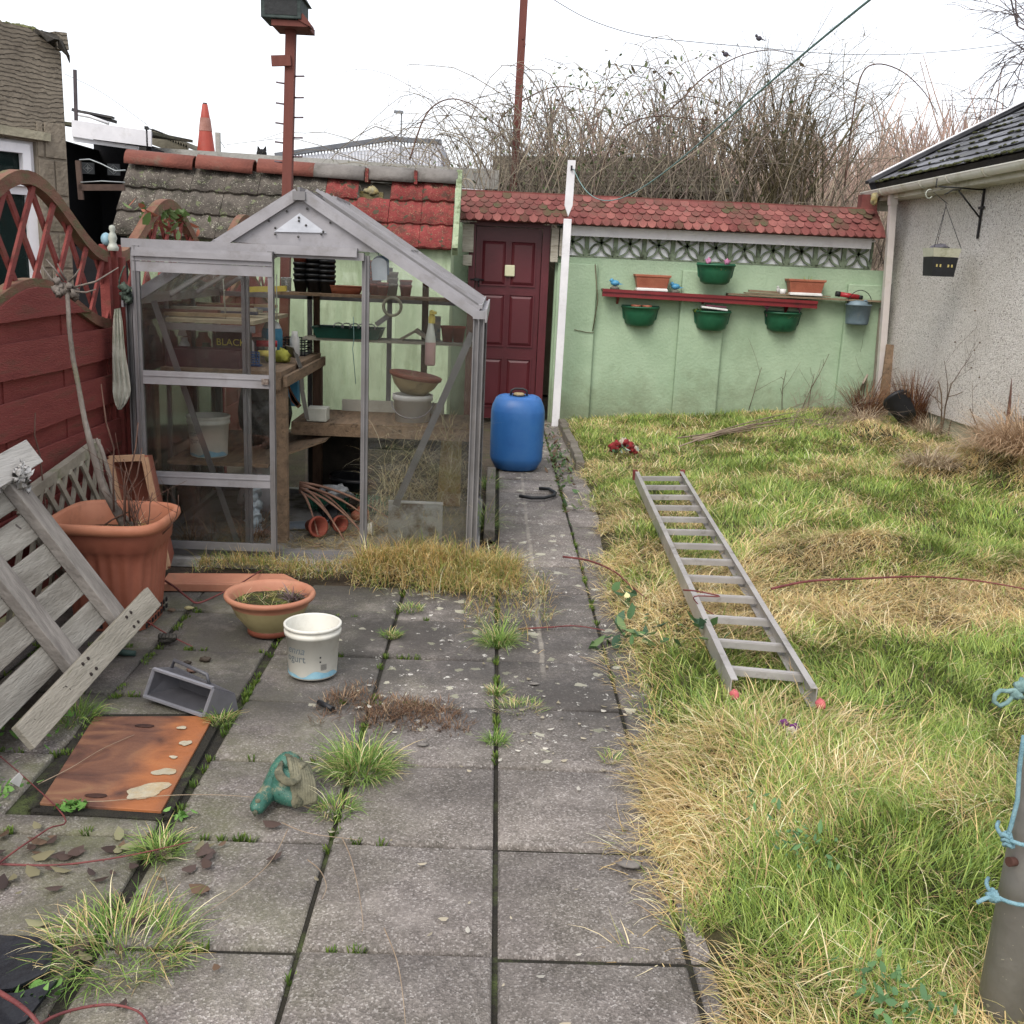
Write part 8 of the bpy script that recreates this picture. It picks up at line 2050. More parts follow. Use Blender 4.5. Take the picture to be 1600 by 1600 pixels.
# ============================================================ PILE OF CUT BRANCHES
rr = random.Random(55)
q = MB()
for k in range(12):
    a = PZ(1060+rr.uniform(-5, 70), 690+rr.uniform(-10, 8), .16); c = PZ(1260+rr.uniform(-20, 60), 645+rr.uniform(-12, 12), .24)
    q.tube(arcpts(a, c, rr.uniform(-.02, .05), 7, side=(rr.uniform(-.2, .2), 0, 1)), [.007-.0006*i for i in range(8)], n=5)
for k in range(60):
    p_ = PZ(rr.uniform(1220, 1335), rr.uniform(628, 672), .25); branch(q, p_, (rr.uniform(.2, 1), rr.gauss(0, .6), rr.gauss(.15, .25)), rr.uniform(.15, .4), .0025, 2, rr, n=3, seg=3, split=(2, 3))
for k in range(5):
    a = PZ(1085+k*8, 697, .12); c = PZ(1230+k*12, 690, .14); q.tube([a, a.lerp(c, .5)+V(0, 0, .02), c], [.004, .003, .001], n=4)
tag(q.build('cut_branches', pm('cut_twigs', rgb('7d6a58'), rgb('9a8876'), scale=9, rough=.9)), 'heap of cut branches with twiggy ends lying on the far lawn', 'branches')
# ============================================================ WHITE GARAGE AT RIGHT
GX = 3.94
pdm = bpy.data.materials.new('pebble_dash'); pdm.use_nodes = True
def pdash():
    n = pdm.node_tree; N = n.nodes; L = n.links; b = N['Principled BSDF']; b.inputs['Roughness'].default_value = .9
    t = N.new('ShaderNodeTexCoord'); vo = N.new('ShaderNodeTexVoronoi'); vo.inputs['Scale'].default_value = 105; L.new(t.outputs['Object'], vo.inputs['Vector'])
    sc = N.new('ShaderNodeSeparateColor'); L.new(vo.outputs['Color'], sc.inputs[0])
    r = N.new('ShaderNodeValToRGB'); e = r.color_ramp.elements; e[0].position = 0; e[0].color = rgb('6f665e'); e[1].position = 1; e[1].color = rgb('ece8e2')
    for p_, c_ in ((.06, '938a80'), (.12, 'c3bcb5'), (.5, 'd6d0c9'), (.8, 'e2ddd7')): x = e.new(p_); x.color = rgb(c_)
    L.new(sc.outputs[0], r.inputs[0])
    nn = N.new('ShaderNodeTexNoise'); nn.inputs['Scale'].default_value = 1.5; nn.inputs['Detail'].default_value = 8; L.new(t.outputs['Object'], nn.inputs['Vector'])
    r2 = N.new('ShaderNodeValToRGB'); r2.color_ramp.elements[0].position = .42; r2.color_ramp.elements[1].position = .75; r2.color_ramp.elements[1].color = (.3, .3, .3, 1)
    L.new(nn.outputs[0], r2.inputs[0])
    mx = N.new('ShaderNodeMixRGB'); mx.inputs[2].default_value = rgb('9e9584'); L.new(r2.outputs[0], mx.inputs[0]); L.new(r.outputs[0], mx.inputs[1]); L.new(mx.outputs[0], b.inputs['Base Color'])
    bp = N.new('ShaderNodeBump'); bp.inputs['Strength'].default_value = .9; bp.inputs['Distance'].default_value = .012; bp.invert = True; L.new(vo.outputs['Distance'], bp.inputs['Height']); L.new(bp.outputs[0], b.inputs['Normal'])
pdash()
GR = thing('white_garage', 'white pebble dashed garage with slate roof and white gutter on the right', 'garage', (GX, 8, 0))
GY0, GY1 = 3.0, 10.60
b = MB(); b.b2((GX, GY0, .42), (GX+3.0, GY1, 2.34)); b.build('wall', pdm, GR)
b = MB(); b.b2((GX+.03, GY0, -.05), (GX+3.0, GY1, .42)); b.build('plinth', pm('plinth_render', rgb('8a9079'), rgb('a0a58d'), scale=3, rough=.9, bump=.3, dirt=rgb('5f6a42'), dscale=3), GR)
# soffit, gutter
cream2 = pm('cream_fascia', rgb('bfbcae'), rgb('cfccbe'), scale=4, rough=.6, bump=.05, dirt=rgb('8d8a62'), dscale=5, dpos=(.48, .7))
b = MB(); b.b2((GX-.16, GY0, 2.335), (GX+.02, GY1+.1, 2.35)); b.b2((GX-.18, GY0, 2.335), (GX-.16, GY1+.12, 2.44)); b.b2((GX-.16, GY1+.1, 2.25), (GX+.1, GY1+.12, 2.335)); b.build('soffit', cream2, GR)
b = MB(); n = 8; yA, yB = GY0, GY1+.19; cxg, czg = GX-.238, 2.425; o = len(b.v)
for y in (yA, yB):
    for rad in (.055, .050):
        for k in range(n+1): a = math.pi+math.pi*k/n; b.v.append((cxg+rad*math.cos(a), y, czg+rad*math.sin(a)))
m_ = n+1
for k in range(n): b.face([o+k, o+k+1, o+2*m_+k+1, o+2*m_+k], True); b.face([o+m_+k+1, o+m_+k, o+3*m_+k, o+3*m_+k+1], True)
b.prism([V(cxg+.055*math.cos(math.pi+math.pi*k/8), yB, czg+.055*math.sin(math.pi+math.pi*k/8)) for k in range(9)], (0, .004, 0))
b.b2((cxg-.058, yA, czg-.006), (cxg-.050, yB, czg+.004)); b.b2((cxg+.050, yA, czg-.006), (cxg+.058, yB, czg+.004))
b.build('gutter', pm('gutter_white', rgb('cfcdc2'), rgb('dedcd2'), scale=4, rough=.4, bump=.02, dirt=rgb('9a9870'), dscale=4, dpos=(.5, .75)), GR)
for y in (10.25, 9.3, 8.75, 8.1, 7.2):
    b = MB(); 
    pts = [(cxg+.060*math.cos(math.pi+math.pi*k/8), y, czg+.060*math.sin(math.pi+math.pi*k/8)) for k in range(9)]
    for p_, q_ in zip(pts, pts[1:]): b.bar(p_, q_, .03, .006, up=(V(cxg, y, czg)-V(*p_)).normalized())
    b.build('gutter_clip', cream2, GR)
# downpipe
dpp = [V(GX-.26, 10.22, 2.37), V(GX-.20, 10.22, 2.25), V(GX-.08, 10.24, .1)]
b = MB(); b.bar((GX-.175, 10.20, 2.39), (GX-.165, 10.20, 2.28), .075, .075, up=(0, 1, 0)); b.bar((GX-.165, 10.20, 2.30), (GX-.045, 10.20, .10), .062, .062, up=(0, 1, 0)); b.build('downpipe', pm('pipe_white', rgb('c2b9b4'), rgb('d3cbc6'), scale=3, rough=.45, bump=.02, dirt=rgb('a0977c'), dscale=3, dpos=(.5, .8)), GR)
# slate roof: overlapping courses
PITR = R(29); RW = 3.2
slm = pm('roof_slate', rgb('4c4d52'), rgb('62636a'), scale=5, rough=.6, bump=.2, dirt=rgb('6f7072'), dscale=3, dpos=(.5, .8), spots=[(rgb('3a3a28'), 9, .14)])
def RFp(s, y, h): return V(GX-.22+s*math.cos(PITR)-h*math.sin(PITR), y, 2.50+s*math.sin(PITR)+h*math.cos(PITR))
b = MB(); rr = random.Random(77); cg = .20; slv = [slm, pm('roof_slate_pale', rgb('5f6168'), rgb('74767c'), scale=5, rough=.55, bump=.2, dirt=rgb('4f4f42'), dscale=5), pm('roof_slate_dark', rgb('3c3d40'), rgb('4c4d50'), scale=5, rough=.6, bump=.2, dirt=rgb('45462f'), dscale=5)]
k = 0; s = 0
while s < 2.6:
    y = GY1+.02-(.15 if k % 2 else 0)*1.0
    while y > GY0:
        w_ = .30; h0 = .020+rr.uniform(0, .008); ds = rr.uniform(-.012, .012)
        q4 = [RFp(s-.01+ds, y, h0), RFp(s-.01+ds, y-w_+.006, h0+rr.uniform(-.003, .004)), RFp(s+cg+.08, y-w_+.006, .006), RFp(s+cg+.08, y, .006)]
        nrm_ = V(-math.sin(PITR), 0, math.cos(PITR)); b.mat(rr.choice(slv)); b.prism([p-nrm_*.007 for p in q4], nrm_*.007)
        y -= w_
    s += cg; k += 1
b.build('slate', slm, GR)
b = MB(); b.prism([RFp(0, GY0, -.005), RFp(0, GY1, -.005), RFp(2.7, GY1, -.005), RFp(2.7, GY0, -.005)], V(math.sin(PITR), 0, -math.cos(PITR))*.05); b.build('roof_deck', MATS['dark_board'], GR)
b = MB(); b.bar(RFp(-.05, GY1+.05, .045), RFp(2.7, GY1+.05, .045), .10, .03, up=(-math.sin(PITR), 0, math.cos(PITR))); b.bar(RFp(-.02, GY1+.10, -.02), RFp(2.7, GY1+.10, -.02), .02, .12, up=(-math.sin(PITR), 0, math.cos(PITR))); b.build('verge', pm('verge_dark', rgb('2f3034'), rgb('45464b'), scale=6, rough=.7), GR)
b = MB(); b.tube([RFp(s_, GY1+.02+.03*math.sin(s_*3), .07) for s_ in np.linspace(0, 2.6, 14)], .010, n=6); b.build('lead_cable', upvc, GR)
# moss along courses and eaves
mp_ = []
for k in range(260): mp_.append(tuple(RFp(cg*rr.randint(0, 6)-.01+rr.gauss(0, .008), rr.uniform(6.2, GY1), .028)))
for k in range(240): mp_.append(tuple(RFp(rr.gauss(0, .012), rr.uniform(6.2, GY1), .022)))
rrn = np.random.default_rng(5)
q = MB()
for p_ in mp_: q.blob(p_, rr.uniform(.007, .017), seed=rr.randint(0, 99), amp=.3, nu=6, nv=4, fz=.6, fy=rr.uniform(1, 4))
struct(q.build('moss', pm('roof_moss', rgb('35361c'), rgb('565a2a'), scale=30, rough=1, bump=.8), GR), 'stuff')
# yellow foam blob, iron bracket and hanging basket
q = MB(); c_ = PY(1366, 311, 10.3); q.blob(c_, .035, seed=8, amp=.3, fz=1.5); tag(q.build('foam_lump', MATS['yellow_foam']), 'yellowed lump of foam hanging under the end of the gutter', 'foam')
br = thing('basket_bracket', 'black wrought iron hanging basket bracket on the white garage wall', 'bracket', (GX, 8.62, 2.0))
ybr = 8.63; zt_ = 2.315; zb_ = 1.93; xo = GX-.38
b = MB(); b.bar((GX-.012, ybr, zb_), (GX-.012, ybr, zt_+.01), .022, .012, up=(1, 0, 0)); b.tube([(GX-.01, ybr, zt_), (xo, ybr, zt_+.01)], .007, n=6); b.tube([(GX-.01, ybr, zb_+.16), (GX-.22, ybr, zt_-.015)], .007, n=6)
b.tube([(GX-.20, ybr, zt_-.008), (GX-.27, ybr, zt_-.012), (GX-.33, ybr, zt_-.05)], .006, n=6); b.bar((GX-.014, ybr-.05, zt_-.14), (GX-.014, ybr+.05, zt_-.14), .02, .01, up=(1, 0, 0)); b.tube([(xo, ybr, zt_+.012), (xo-.03, ybr, zt_+.0), (xo-.03, ybr, zt_+.07)], .005, n=6); b.build('bracket', blackm, br)
hk = thing('s_hook', 'white curly hook hanging from the iron bracket left of the basket', 'hook', (GX-.30, ybr, 2.25))
b = MB(); c_ = PY(1452, 303, ybr); b.tube([c_+V(.028*math.cos(a), 0, .035*math.sin(a)) for a in [R(60)+R(270)*k/12 for k in range(13)]], .005, n=6); b.build('hook', wtr, hk)
hb = thing('hanging_basket', 'black and white square hanging pot on thin wires below the iron bracket', 'hanging basket', tuple(PY(1470, 430, ybr)))
rimz = PY(1470, 388, ybr).z; bz = PY(1470, 430, ybr).z; cx = PY(1470, 400, ybr).x
b = MB()
for z0, z1, w0, w1, nm, mt in ((PY(0, 400, ybr).z*0+rimz-.07, rimz, .104, .114, 'rim_band', pm('dirty_cream', rgb('a3a38d'), rgb('b8b8a2'), scale=9, rough=.6, dirt=rgb('7d8060'), dscale=7)), (bz-.01, rimz-.072, .092, .103, 'pot', blackp)):
    b = MB(); o = 0
    vs = [(cx+sx*w, ybr+sy*w, z) for (w, z) in ((w0, z0), (w1, z1)) for sx, sy in ((-1, -1), (1, -1), (1, 1), (-1, 1))]
    b.add(vs, [(3, 2, 1, 0), (0, 1, 5, 4), (1, 2, 6, 5), (2, 3, 7, 6), (3, 0, 4, 7)]+([(4, 5, 6, 7)] if nm == 'pot' else []))
    b.build(nm, mt, hb)
b = MB()
for dx_ in (-.065, -.035, .03, .06): b = MB(); b.box((cx+dx_, ybr-.101, bz+.075), (.011, .006, .022)); b.build('slot', pm('ochre_fleck', rgb('b3a35a'), rough=.6), hb)
b = MB(); b.blob((cx-.01, ybr, rimz+.0), .06, seed=9, amp=.3, fz=.5, fx=1.3); b.build('dead_liner', pm('grey_liner', rgb('4b4a52'), rgb('6a6872'), scale=14, rough=.9, bump=.6), hb)
b = MB(); tp2 = PY(1478, 322, ybr); top2 = V(GX-.33, ybr, zt_)
for sx, sy in ((-1, -1), (1, -1), (0, 1)): b.tube([(cx+sx*.112, ybr+sy*.112, rimz), tuple(tp2)], .0025, n=4)
b.tube([tp2, tp2+V(-.005, 0, .03), tp2+V(.01, 0, .02), PY(1458, 300, ybr), top2], .003, n=4); b.build('wire', blackm, hb)

# ---------------- things against the garage and wall corner
q = MB(); a = PZ(1333, 640, .20); c = PY(1352, 592, 10.25); q.bar(a, c+V(0, .0, 0), .115, .02, up=(.3, -1, .3)); tag(q.build('leaning_slab', pm('pale_slab', rgb('8b7f70'), rgb('9c9080'), scale=6, rough=.85, bump=.3), bevel=.004), 'short pale board leaning at the foot of the green wall by the downpipe', 'board')
q = MB(); q.bar((3.90, 10.32, .1), (3.86, 10.36, 1.3), .06, .03, up=(0, 1, 0)); tag(q.build('corner_batten', tw), 'grey batten standing in the corner behind the downpipe', 'batten')
q = MB(); q.bar((GX-.06, 10.05, .15), (GX-.02, 10.15, .95), .10, .025, up=(0, 1, 0)); tag(q.build('brown_plank', wood), 'brown plank standing against the garage corner', 'plank')
# tipped black pot
c_ = V(3.78, 8.95, .33); M = Matrix.Rotation(R(65), 3, 'X') @ Matrix.Rotation(R(-15), 3, 'Y')
q = MB(); q.lathe([(0, 0), (.085, 0), (.115, .19), (.125, .19), (.125, .22), (.11, .22), (.08, .01), (0, .01)], 24, (3.72, 9.05, .38), M=Matrix.Rotation(R(200), 3, 'Z') @ Matrix.Rotation(R(50), 3, 'X')); tag(q.build('tipped_pot', blackp), 'black plastic pot fallen over at the foot of the garage wall', 'pot')
# clumps of dead growth at the garage
def dead_clump(x, y, n, rad, L_, seed, lab, cols2, z=None, spread=1.2, wid=.005):
    z = float(lawn_h(x, y)) if z is None else z
    p = tuft('x', (x, y), n, rad, L_, seed, cols2=cols2, wid=wid, z=z, spread=spread)
    return tag(mesh_blades('dead_clump', [p], grassm), lab, 'dead plant', 'dead clumps along the garage wall')
TAN = np.array([[.45, .35, .24], [.56, .45, .31], [.36, .27, .18], [.64, .54, .40]])
RUS = np.array([[.15, .07, .045], [.22, .10, .05], [.10, .05, .04], [.3, .16, .07]])
dead_clump(3.45, 9.35, 420, .12, .30, 801, 'pale dead clump below the tipped black pot', TAN)
dead_clump(3.88, 8.9, 380, .11, .34, 802, 'tan dead clump around the foot of the leaning rose bush', TAN)
dead_clump(3.86, 7.75, 500, .15, .40, 803, 'tall dead clump beside the bamboo cane at the garage wall', TAN)
dead_clump(3.80, 7.1, 1500, .30, .50, 804, 'biggest brown dead clump, at the right edge against the garage', TAN*np.array([[.95, .85, .8]]), wid=.005)
dead_clump(3.15, 7.15, 500, .18, .22, 805, 'low brown dead clump on the lawn left of the biggest clump', TAN*.8)
dead_clump(3.60, 9.75, 420, .10, .5, 806, 'rust brown withered stems at the garage corner', RUS, spread=.5)
dead_clump(3.85, 9.25, 520, .08, .62, 807, 'upright rust coloured dead plant standing behind the black pot', RUS, spread=.3)
dead_clump(3.35, 9.9, 260, .08, .2, 808, 'small dark green and brown clump by the leaning board', np.array([[.10, .12, .05], [.2, .12, .07]]))
# bare shrubs
def shrub(x, y, d, L_, depth, seed, lab, lean=(0, 0, 1), n=3, rad=.008, z=None):
    q = MB(); rr2 = random.Random(seed); z = float(lawn_h(x, y)) if z is None else z; tips = []
    for k in range(n):
        branch(q, (x+rr2.gauss(0, .03), y+rr2.gauss(0, .03), z), (lean[0]+rr2.gauss(0, .25), lean[1]+rr2.gauss(0, .25), 1), L_*rr2.uniform(.7, 1.1), rad, depth, rr2, bend=.22, n=5, seg=5, split=(2, 3), angle=.55, tips=tips)
    for t in tips[::3]: q.blob(t, .007, amp=.2, nu=6, nv=4)
    return tag(q.build('bare_shrub', pm('shrub_bark', rgb('5c4a3a'), rgb('7a6650'), scale=10, rough=.9, bump=.3)), lab, 'shrub', 'bare rose shrubs against the garage wall')
shrub(3.90, 8.75, 0, .62, 3, 2, 'largest bare rose shrub against the middle of the garage wall', lean=(-.1, 0, 1), n=3)
shrub(3.90, 7.85, 0, .50, 2, 5, 'bare rose shrub right of the largest one, near the bamboo cane', n=2, rad=.006)
shrub(3.72, 10.0, 0, .55, 3, 8, 'bare shrub at the downpipe in the corner', n=3, rad=.006)
shrub(3.90, 7.3, 0, .35, 2, 9, 'small bare twigs at the right edge over the biggest clump', n=2, rad=.005)
q = MB(); a = PX(1575, 660, 3.90); c = PX(1594, 480, 3.98); a.z -= .25; q.tube([a, a.lerp(c, .5)+V(.01, 0, 0), c], [.013, .012, .010], n=8); tag(q.build('cane_stick', pm('red_brown_cane', rgb('5d3f33'), rgb('74503f'), scale=9, rough=.7)), 'tall brown cane standing against the garage wall at the right edge', 'cane')
# stems climbing the green wall
q = MB(); rr = random.Random(88)
for px in (1170, 1222, 1253, 1262, 1330, 1348):
    a = PY(px, 640, YW-.03); h_ = rr.uniform(.25, .75); branch(q, a, (rr.gauss(0, .1), 0, 1), h_, .0035, 1, rr, bend=.12, n=4, seg=5, split=(1, 3))
tag(q.build('dried_plant', barkd), 'thin dead stems standing against the foot of the green wall', 'stems')

# ============================================================ SCRUB, TREES, HILL BEYOND THE WALL
twigm = vcol('scrub_twigs', rough=.9, trl=0)
def twig_mesh(name, paths, radii, colsx, parent=None, n=3):
    """paths: list of (k,3) arrays with equal k"""
    P = np.array(paths, float); K, S, _ = P.shape
    d = np.empty_like(P); d[:, 1:-1] = P[:, 2:]-P[:, :-2]; d[:, 0] = P[:, 1]-P[:, 0]; d[:, -1] = P[:, -1]-P[:, -2]
    d /= np.linalg.norm(d, axis=2, keepdims=True)+1e-9
    a = np.cross(d, np.array([.3, .9, .31])); a /= np.linalg.norm(a, axis=2, keepdims=True)+1e-9; b_ = np.cross(d, a)
    Rr = np.array(radii)[:, None]*np.linspace(1, .45, S)[None]
    vs = np.stack([P+(a*math.cos(2*math.pi*j/n)+b_*math.sin(2*math.pi*j/n))*Rr[..., None] for j in range(n)], 2)
    base = np.arange(K)[:, None, None, None]*S*n+np.arange(S-1)[None, :, None, None]*n
    j = np.arange(n)[None, None, :, None]
    q = np.concatenate([base+j, base+(j+1) % n, base+n+(j+1) % n, base+n+j], 3).reshape(-1, 4)
    cc = np.repeat(np.array(colsx), S*n, 0)
    return npmesh(name, vs.reshape(-1, 3), q, cols=cc, mat=twigm, parent=parent)
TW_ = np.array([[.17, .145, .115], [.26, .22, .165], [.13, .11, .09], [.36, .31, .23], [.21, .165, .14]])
r = np.random.default_rng(101)
def arcs(n, xf, yf, h0, h1, span, k=10, side=.4, up=1.0, base=1.6):
    out = []
    for i in range(n):
        x = xf(); y = yf(); hgt = r.uniform(h0, h1) if not callable(h1) else h1(x)*r.uniform(.55, 1.05)
        sx = r.normal(0, span); sy = r.normal(0, span*.5); t = np.linspace(0, 1, k)
        peak = r.uniform(.45, .95)
        z = base+hgt*np.sin(np.pi*.5*np.minimum(t/peak, 2-t/peak))
        wob = np.cumsum(r.normal(0, .02, (k, 3)), 0)
        pp = np.stack([x+sx*t, y+sy*t, z], 1)+wob; pp[:, 1] = np.maximum(pp[:, 1], 10.74); out.append(pp)
    return out
# skyline of the bramble heap by x
SKX = [-1.2, -.6, 0.0, .5, 1.0, 1.8, 2.6, 3.2, 4.2, 5.5]
SKZ = [.35, .8, 1.45, 1.75, 1.9, 2.05, 2.05, 1.85, 1.35, .9]
def sk(x): return float(np.interp(x, SKX, SKZ))
P_ = arcs(400, lambda: r.triangular(-.8, .6, 4.4), lambda: r.uniform(10.9, 12.4), 0, lambda x: sk(x), 1.3, base=1.75, k=12)
def kids(P_, m, L0, L1):
    out = []
    for a in P_:
        for _ in range(m):
            i = r.integers(2, len(a)); d = r.normal(0, 1, 3)*np.array([1, .6, .8])+np.array([0, 0, .3]); d /= np.linalg.norm(d); L_ = r.uniform(L0, L1); t = np.linspace(0, 1, len(a))[:, None]
            pp = a[i]+d*t*L_+np.array([0, 0, -.25])*t*t*L_; pp[:, 1] = np.maximum(pp[:, 1], 10.72); out.append(pp)
    return out
K_ = kids(P_, 7, .12, .6)
tag(twig_mesh('bramble_twigs', K_, r.uniform(.0014, .0028, len(K_)), TW_[r.integers(0, 5, len(K_))]), 'fine side shoots of the bramble thicket', 'brambles', kind='stuff')
tag(twig_mesh('bramble_thicket', P_, r.uniform(.003, .0085, len(P_)), TW_[r.integers(0, 5, len(P_))]), 'dense arching leafless bramble thicket behind the wall', 'brambles', kind='stuff')
P_ = arcs(650, lambda: r.uniform(-.4, 4.9), lambda: r.uniform(10.8, 12.2), .1, .9, .5, base=1.7, k=7)
tag(twig_mesh('bramble_undergrowth', P_, r.uniform(.002, .004, len(P_)), (TW_*1.2)[r.integers(0, 5, len(P_))]), 'tangle of pale dead stems just above the red coping', 'brambles', kind='stuff')
P_ = arcs(110, lambda: r.uniform(-1.3, .3), lambda: r.uniform(10.6, 11.8), .1, lambda x: sk(x)+.15, .7, base=1.9)
tag(twig_mesh('bramble_spray', P_, r.uniform(.0025, .005, len(P_)), TW_[r.integers(0, 5, len(P_))]), 'thin spray of brambles reaching left over the red tiled roof', 'brambles', kind='stuff')
# individual arching canes the photo shows plainly
for i, (pts, lab) in enumerate((([(1100, 290), (1040, 250), (1010, 200), (960, 186), (900, 186)], 'x'), ([(930, 300), (950, 240), (975, 200), (1020, 182), (1090, 186), (1150, 190)], 'thick dark bramble cane arching level above the coping, right of the white pole'),
      ([(1320, 290), (1330, 200), (1345, 120), (1370, 100), (1410, 112), (1445, 145), (1465, 180)], 'long single cane arching against the sky towards the garage roof'),
      ([(640, 250), (665, 180), (700, 155), (740, 165), (780, 200)], 'slim cane arching above the red tiled roof'), ([(860, 290), (800, 230), (780, 190), (830, 150), (880, 135), (950, 150)], 'long cane arching across the tall brown post'),
      ([(1010, 200), (1060, 160), (1100, 120), (1150, 90), (1200, 78), (1240, 85)], 'cane arching up past the washing line'))):
    if lab == 'x': continue
    cane_obj([PY(x, y, 11.2+.1*i) for x, y in pts], .010, lab, mat=barkd, thorns=False, taper=.4)
# leaves on the thicket
lv = []
for i in range(900):
    x = r.triangular(-1.0, .6, 3.6); s_ = sk(x); lv.append((x+r.normal(0, .15), r.uniform(10.9, 12.3), 1.9+s_*r.uniform(.15, .95)))
for cx, cz in ((.25, 2.7), (.55, 2.9), (.8, 2.8), (.1, 2.45), (1.1, 3.1), (.75, 3.05), (2.2, 3.0), (-.3, 2.35), (-.7, 2.2), (1.4, 2.8)):
    for k in range(30): lv.append((cx+r.normal(0, .14), 11.2+abs(r.normal(0, .3)), cz-.3+r.normal(0, .14)))
leaves('thicket_leaves', lv, 'dull green bramble leaves hanging on through winter in the thicket', 'bramble leaves', np.array([[.09, .14, .05], [.13, .17, .07], [.17, .19, .10], [.16, .12, .07]]), size=.025, seed=33, flat=False, kind='stuff')
# saplings behind the wall: each a tree
def bare_tree(x, y, h, seed, lab, lean=0, rad=.035, depth=4, name='bare_tree', grp='bare saplings behind the red coping', cc=('57493a', '75654f'), spl=(2, 3), ang=.42):
    rr2 = random.Random(seed); t = thing(name, lab, 'tree', (x, y, 0), grp)
    L0_ = h*.5; q = MB(); pts = [V(x, y, 0)]; d = V(lean, 0, 1).normalized(); rads = [rad]
    for i in range(6):
        d = (d+V(rr2.gauss(0, .06), rr2.gauss(0, .04), 0)).normalized(); pts.append(pts[-1]+d*L0_/6); rads.append(rad*(1-.5*(i+1)/6))
    mt = pm('tree_bark_'+cc[0], rgb(cc[0]), rgb(cc[1]), scale=9, rough=.95, bump=.4, dirt=rgb('5d6340'), dscale=3, dpos=(.5, .7))
    q.tube(pts, rads, n=8); q.build('trunk', mt, t)
    q = MB()
    for i in (3, 4, 5, 6, 6):
        for k in range(2):
            a = rr2.uniform(0, 6.28); nd = V(math.cos(a)*.4+lean*.5, math.sin(a)*.2+.08, 1)
            branch(q, pts[i], nd, h*.26*rr2.uniform(.8, 1.2), rads[i]*.6, depth-1, rr2, bend=.16, gr=(0, 0, .1), split=spl, n=4, seg=4, angle=ang, lfall=.66)
    q.build('crown', mt, t)
    return t
specs = [(2.55, 12.2, 4.1, .10, .045, 'thickest bare tree behind the coping, forking low, left of the garage roof'), (2.35, 12.6, 3.8, -.12, .03, 'slim bare tree leaning left behind the coping'), (2.9, 12.3, 4.2, .22, .04, 'bare tree leaning right towards the garage roof'),
         (2.75, 12.8, 4.4, .04, .03, 'tallest upright bare sapling behind the coping'), (3.15, 12.6, 3.6, .3, .03, 'bare sapling leaning far right above the garage gutter'), (1.75, 12.7, 3.5, -.05, .022, 'thin bare sapling behind the middle of the coping'),
         (2.15, 12.3, 3.9, .16, .028, 'bare sapling with crossing stems near the middle of the coping'), (3.5, 13.0, 3.5, .08, .025, 'bare sapling nearest to the garage roof edge'), (1.35, 12.8, 3.1, -.1, .018, 'short thin sapling behind the white pole')]
for i, (x, y, h, ln, rd, lab) in enumerate(specs): bare_tree(x, y-.75, h*1.08, 200+i, lab, ln, rd*1.25, cc=('4f4530', '6b6042') if i % 2 == 0 else ('443a2e', '5c5040'))
# hill with leafless wood
hx = np.linspace(-60, 130, 96); hy = np.linspace(30, 150, 40); HX, HY = np.meshgrid(hx, hy)
def hill_h(x, y): return -.03+13*sstep(35, 140, y)*sstep(-5, 60, x)*(.8+.4*vnoise(x, y, .03, 3))
HZ = hill_h(HX, HY); ii = (np.arange(39)[:, None]*96+np.arange(95)[None]).ravel()
hm_ = pm('hill_ground', rgb('57483f'), rgb('67574c'), scale=.2, rough=1, bump=0)
struct(npmesh('hill', np.stack([HX.ravel(), HY.ravel(), HZ.ravel()], 1), np.stack([ii, ii+1, ii+97, ii+96], 1), mat=hm_, smooth=True))
# middle distance scrub: many upright stems between 14 and 40 m
def stems(n, xf, yf, hf, zf, spread=.12, k=5, seed=1, kids=5, colsx=TW_, rad=.012):
    r2 = np.random.default_rng(seed); out = []; rd = []; cl = []
    for i in range(n):
        y = yf(r2); x = xf(r2, y); h = hf(r2); z = zf(x, y); t = np.linspace(0, 1, k)
        dx, dy = r2.normal(0, spread, 2)*h; c = colsx[r2.integers(0, len(colsx))]
        stem = np.stack([x+dx*t+np.cumsum(r2.normal(0, .01*h, k)), y+dy*t, z+h*t], 1); out.append(stem); rd.append(rad*h/3); cl.append(c)
        for j in range(kids):
            s0 = r2.uniform(.35, .95); p0 = np.array([np.interp(s0, t, stem[:, m]) for m in range(3)]); L_ = h*r2.uniform(.12, .35); a = r2.uniform(0, 6.28)
            out.append(p0+np.stack([np.cos(a)*L_*.5*t, np.sin(a)*L_*.5*t, L_*t**1.1], 1)); rd.append(rad*h/3*.45); cl.append(c*1.1)
    return out, rd, cl
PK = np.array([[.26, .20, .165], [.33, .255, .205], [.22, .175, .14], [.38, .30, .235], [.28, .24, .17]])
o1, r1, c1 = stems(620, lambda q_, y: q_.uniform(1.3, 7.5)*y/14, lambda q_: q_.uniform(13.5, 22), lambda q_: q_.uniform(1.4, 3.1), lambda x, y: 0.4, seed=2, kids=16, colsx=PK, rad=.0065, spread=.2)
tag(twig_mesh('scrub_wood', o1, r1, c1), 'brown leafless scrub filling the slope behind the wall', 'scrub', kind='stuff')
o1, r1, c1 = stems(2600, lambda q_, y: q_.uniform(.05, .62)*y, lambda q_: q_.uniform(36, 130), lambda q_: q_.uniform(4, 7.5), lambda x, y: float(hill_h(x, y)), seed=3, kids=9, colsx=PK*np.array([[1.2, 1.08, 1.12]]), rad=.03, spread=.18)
tag(twig_mesh('hill_wood', o1, r1, c1), 'distant pinkish brown winter wood on the hillside', 'wood', kind='stuff')
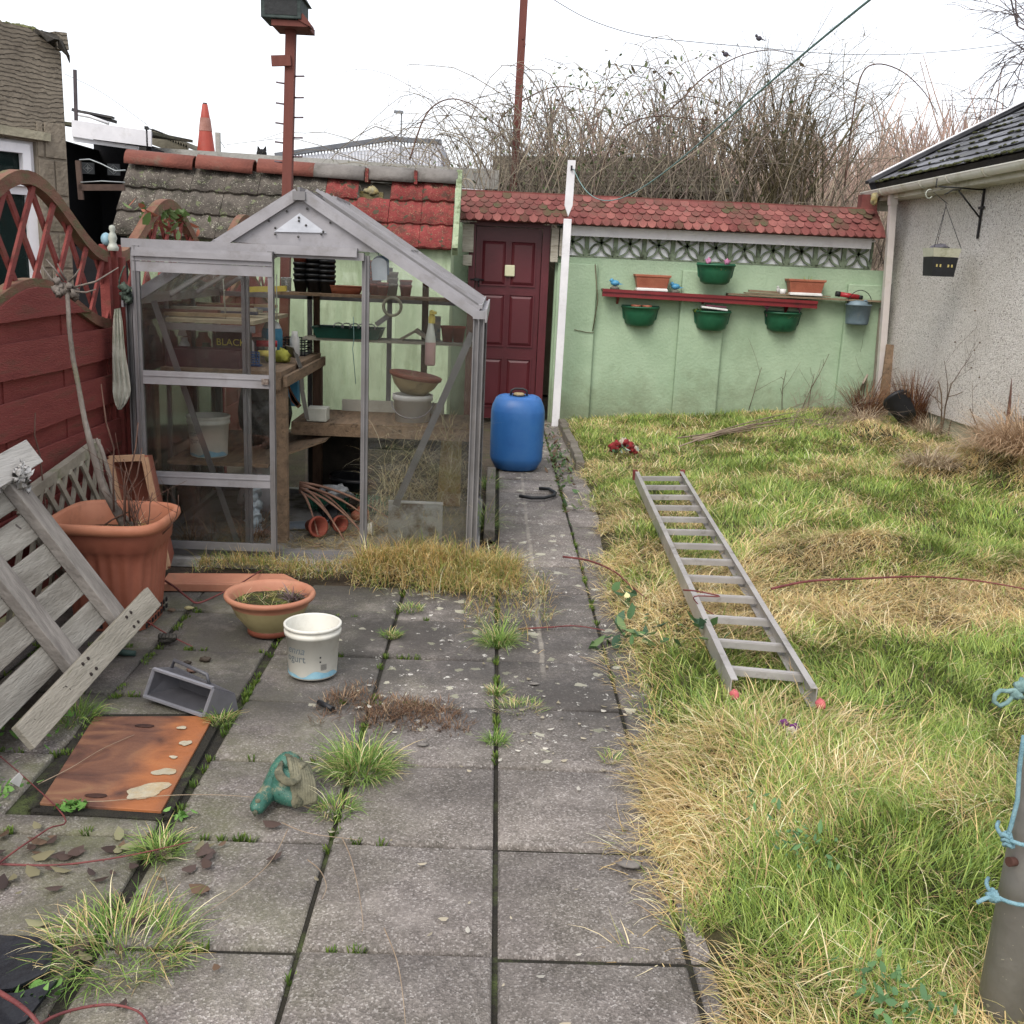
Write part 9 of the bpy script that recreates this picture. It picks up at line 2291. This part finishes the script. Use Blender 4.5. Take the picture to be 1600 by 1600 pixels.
# fine tree at upper right, behind the garage roof
def fine_tree(x, y, seed, lab, h=5.5):
    r2 = np.random.default_rng(seed); t_ = thing('willow_tree', lab, 'tree', (x, y, 0)); out = []; rd = []; cl = []
    def rec(p, d, L_, rad, dep):
        k = 6; t = np.linspace(0, 1, k); pts = [p]
        dd = d
        for i in range(k-1):
            dd = dd+r2.normal(0, .13, 3)+np.array([0, 0, .04 if dep > 1 else -.06]); dd /= np.linalg.norm(dd); pts.append(pts[-1]+dd*L_/(k-1))
        out.append(np.array(pts)); rd.append(rad); cl.append(np.array([.20, .17, .17])*r2.uniform(.8, 1.2))
        if dep <= 0: return
        for j in range(4 if dep > 2 else 5):
            i = r2.integers(2, k); a = r2.normal(0, 1, 3); nd = dd+a*.45; nd /= np.linalg.norm(nd); rec(pts[i], nd, L_*r2.uniform(.55, .8), rad*.58, dep-1)
    for j in range(4): rec(np.array([x, y, 2.4]), np.array([r2.normal(0, .35), r2.normal(0, .3), 1.0]), h*.38, .045, 4)
    q = MB(); q.tube([(x, y, 0), (x+.05, y, 1.3), (x, y, 2.45)], [.16, .13, .10], n=10); q.build('trunk', bark, t_)
    twig_mesh('crown', out, rd, cl, parent=t_)
fine_tree(7.95, 14.0, 4, 'tall fine twigged bare tree behind the garage roof at the top right')
# overhead wires
wm = pm('overhead_wire', rgb('55575c'), rough=.7, bump=0)
for (pts, lab, s_) in (([(858, -5, 24), (920, 30, 24), (1000, 55, 24), (1100, 67, 25), (1180, 74, 26), (1300, 84, 28), (1400, 85, 29), (1500, 78, 30), (1620, 63, 31)], 'long thin overhead wire sweeping across the sky behind the brambles', .012), ([(100, 115, 20), (160, 145, 20), (230, 195, 20)], 'faint wire sloping down to the sheds on the left', .006), ([(341, 216, 12.3), (352, 232, 12.3)], 'short wire from the roof stub', .005), ([(1540, 60, 22), (1620, 20, 22)], 'second wire at the top right corner', .010)):
    q = MB(); q.tube(smooth([PY(x, y, Y) for x, y, Y in pts]), s_*.7, n=4); tag(q.build('overhead_wire', wm), lab, 'wire', 'overhead wires')
# birds on the brambles
for px, py, lab in ((1134, 85, 'small dark bird perched on a cane, the lower left one'), (1186, 60, 'small dark bird perched higher up on the right'),):
    c0 = PY(px, py, 11.6); q = MB(); q.blob(c0, .022, amp=.05, fx=1.5, fz=1.1); q.blob(c0+V(-.03, 0, .025), .016, amp=.03); q.prism([c0+V(.03, -.005, .0), c0+V(.075, -.005, -.02), c0+V(.03, -.005, -.015)], (0, .01, 0)); tag(q.build('bird', pm('bird_grey', rgb('3e3a44'), rgb('4d4854'), rough=.9)), lab, 'bird', 'birds perched in the brambles')
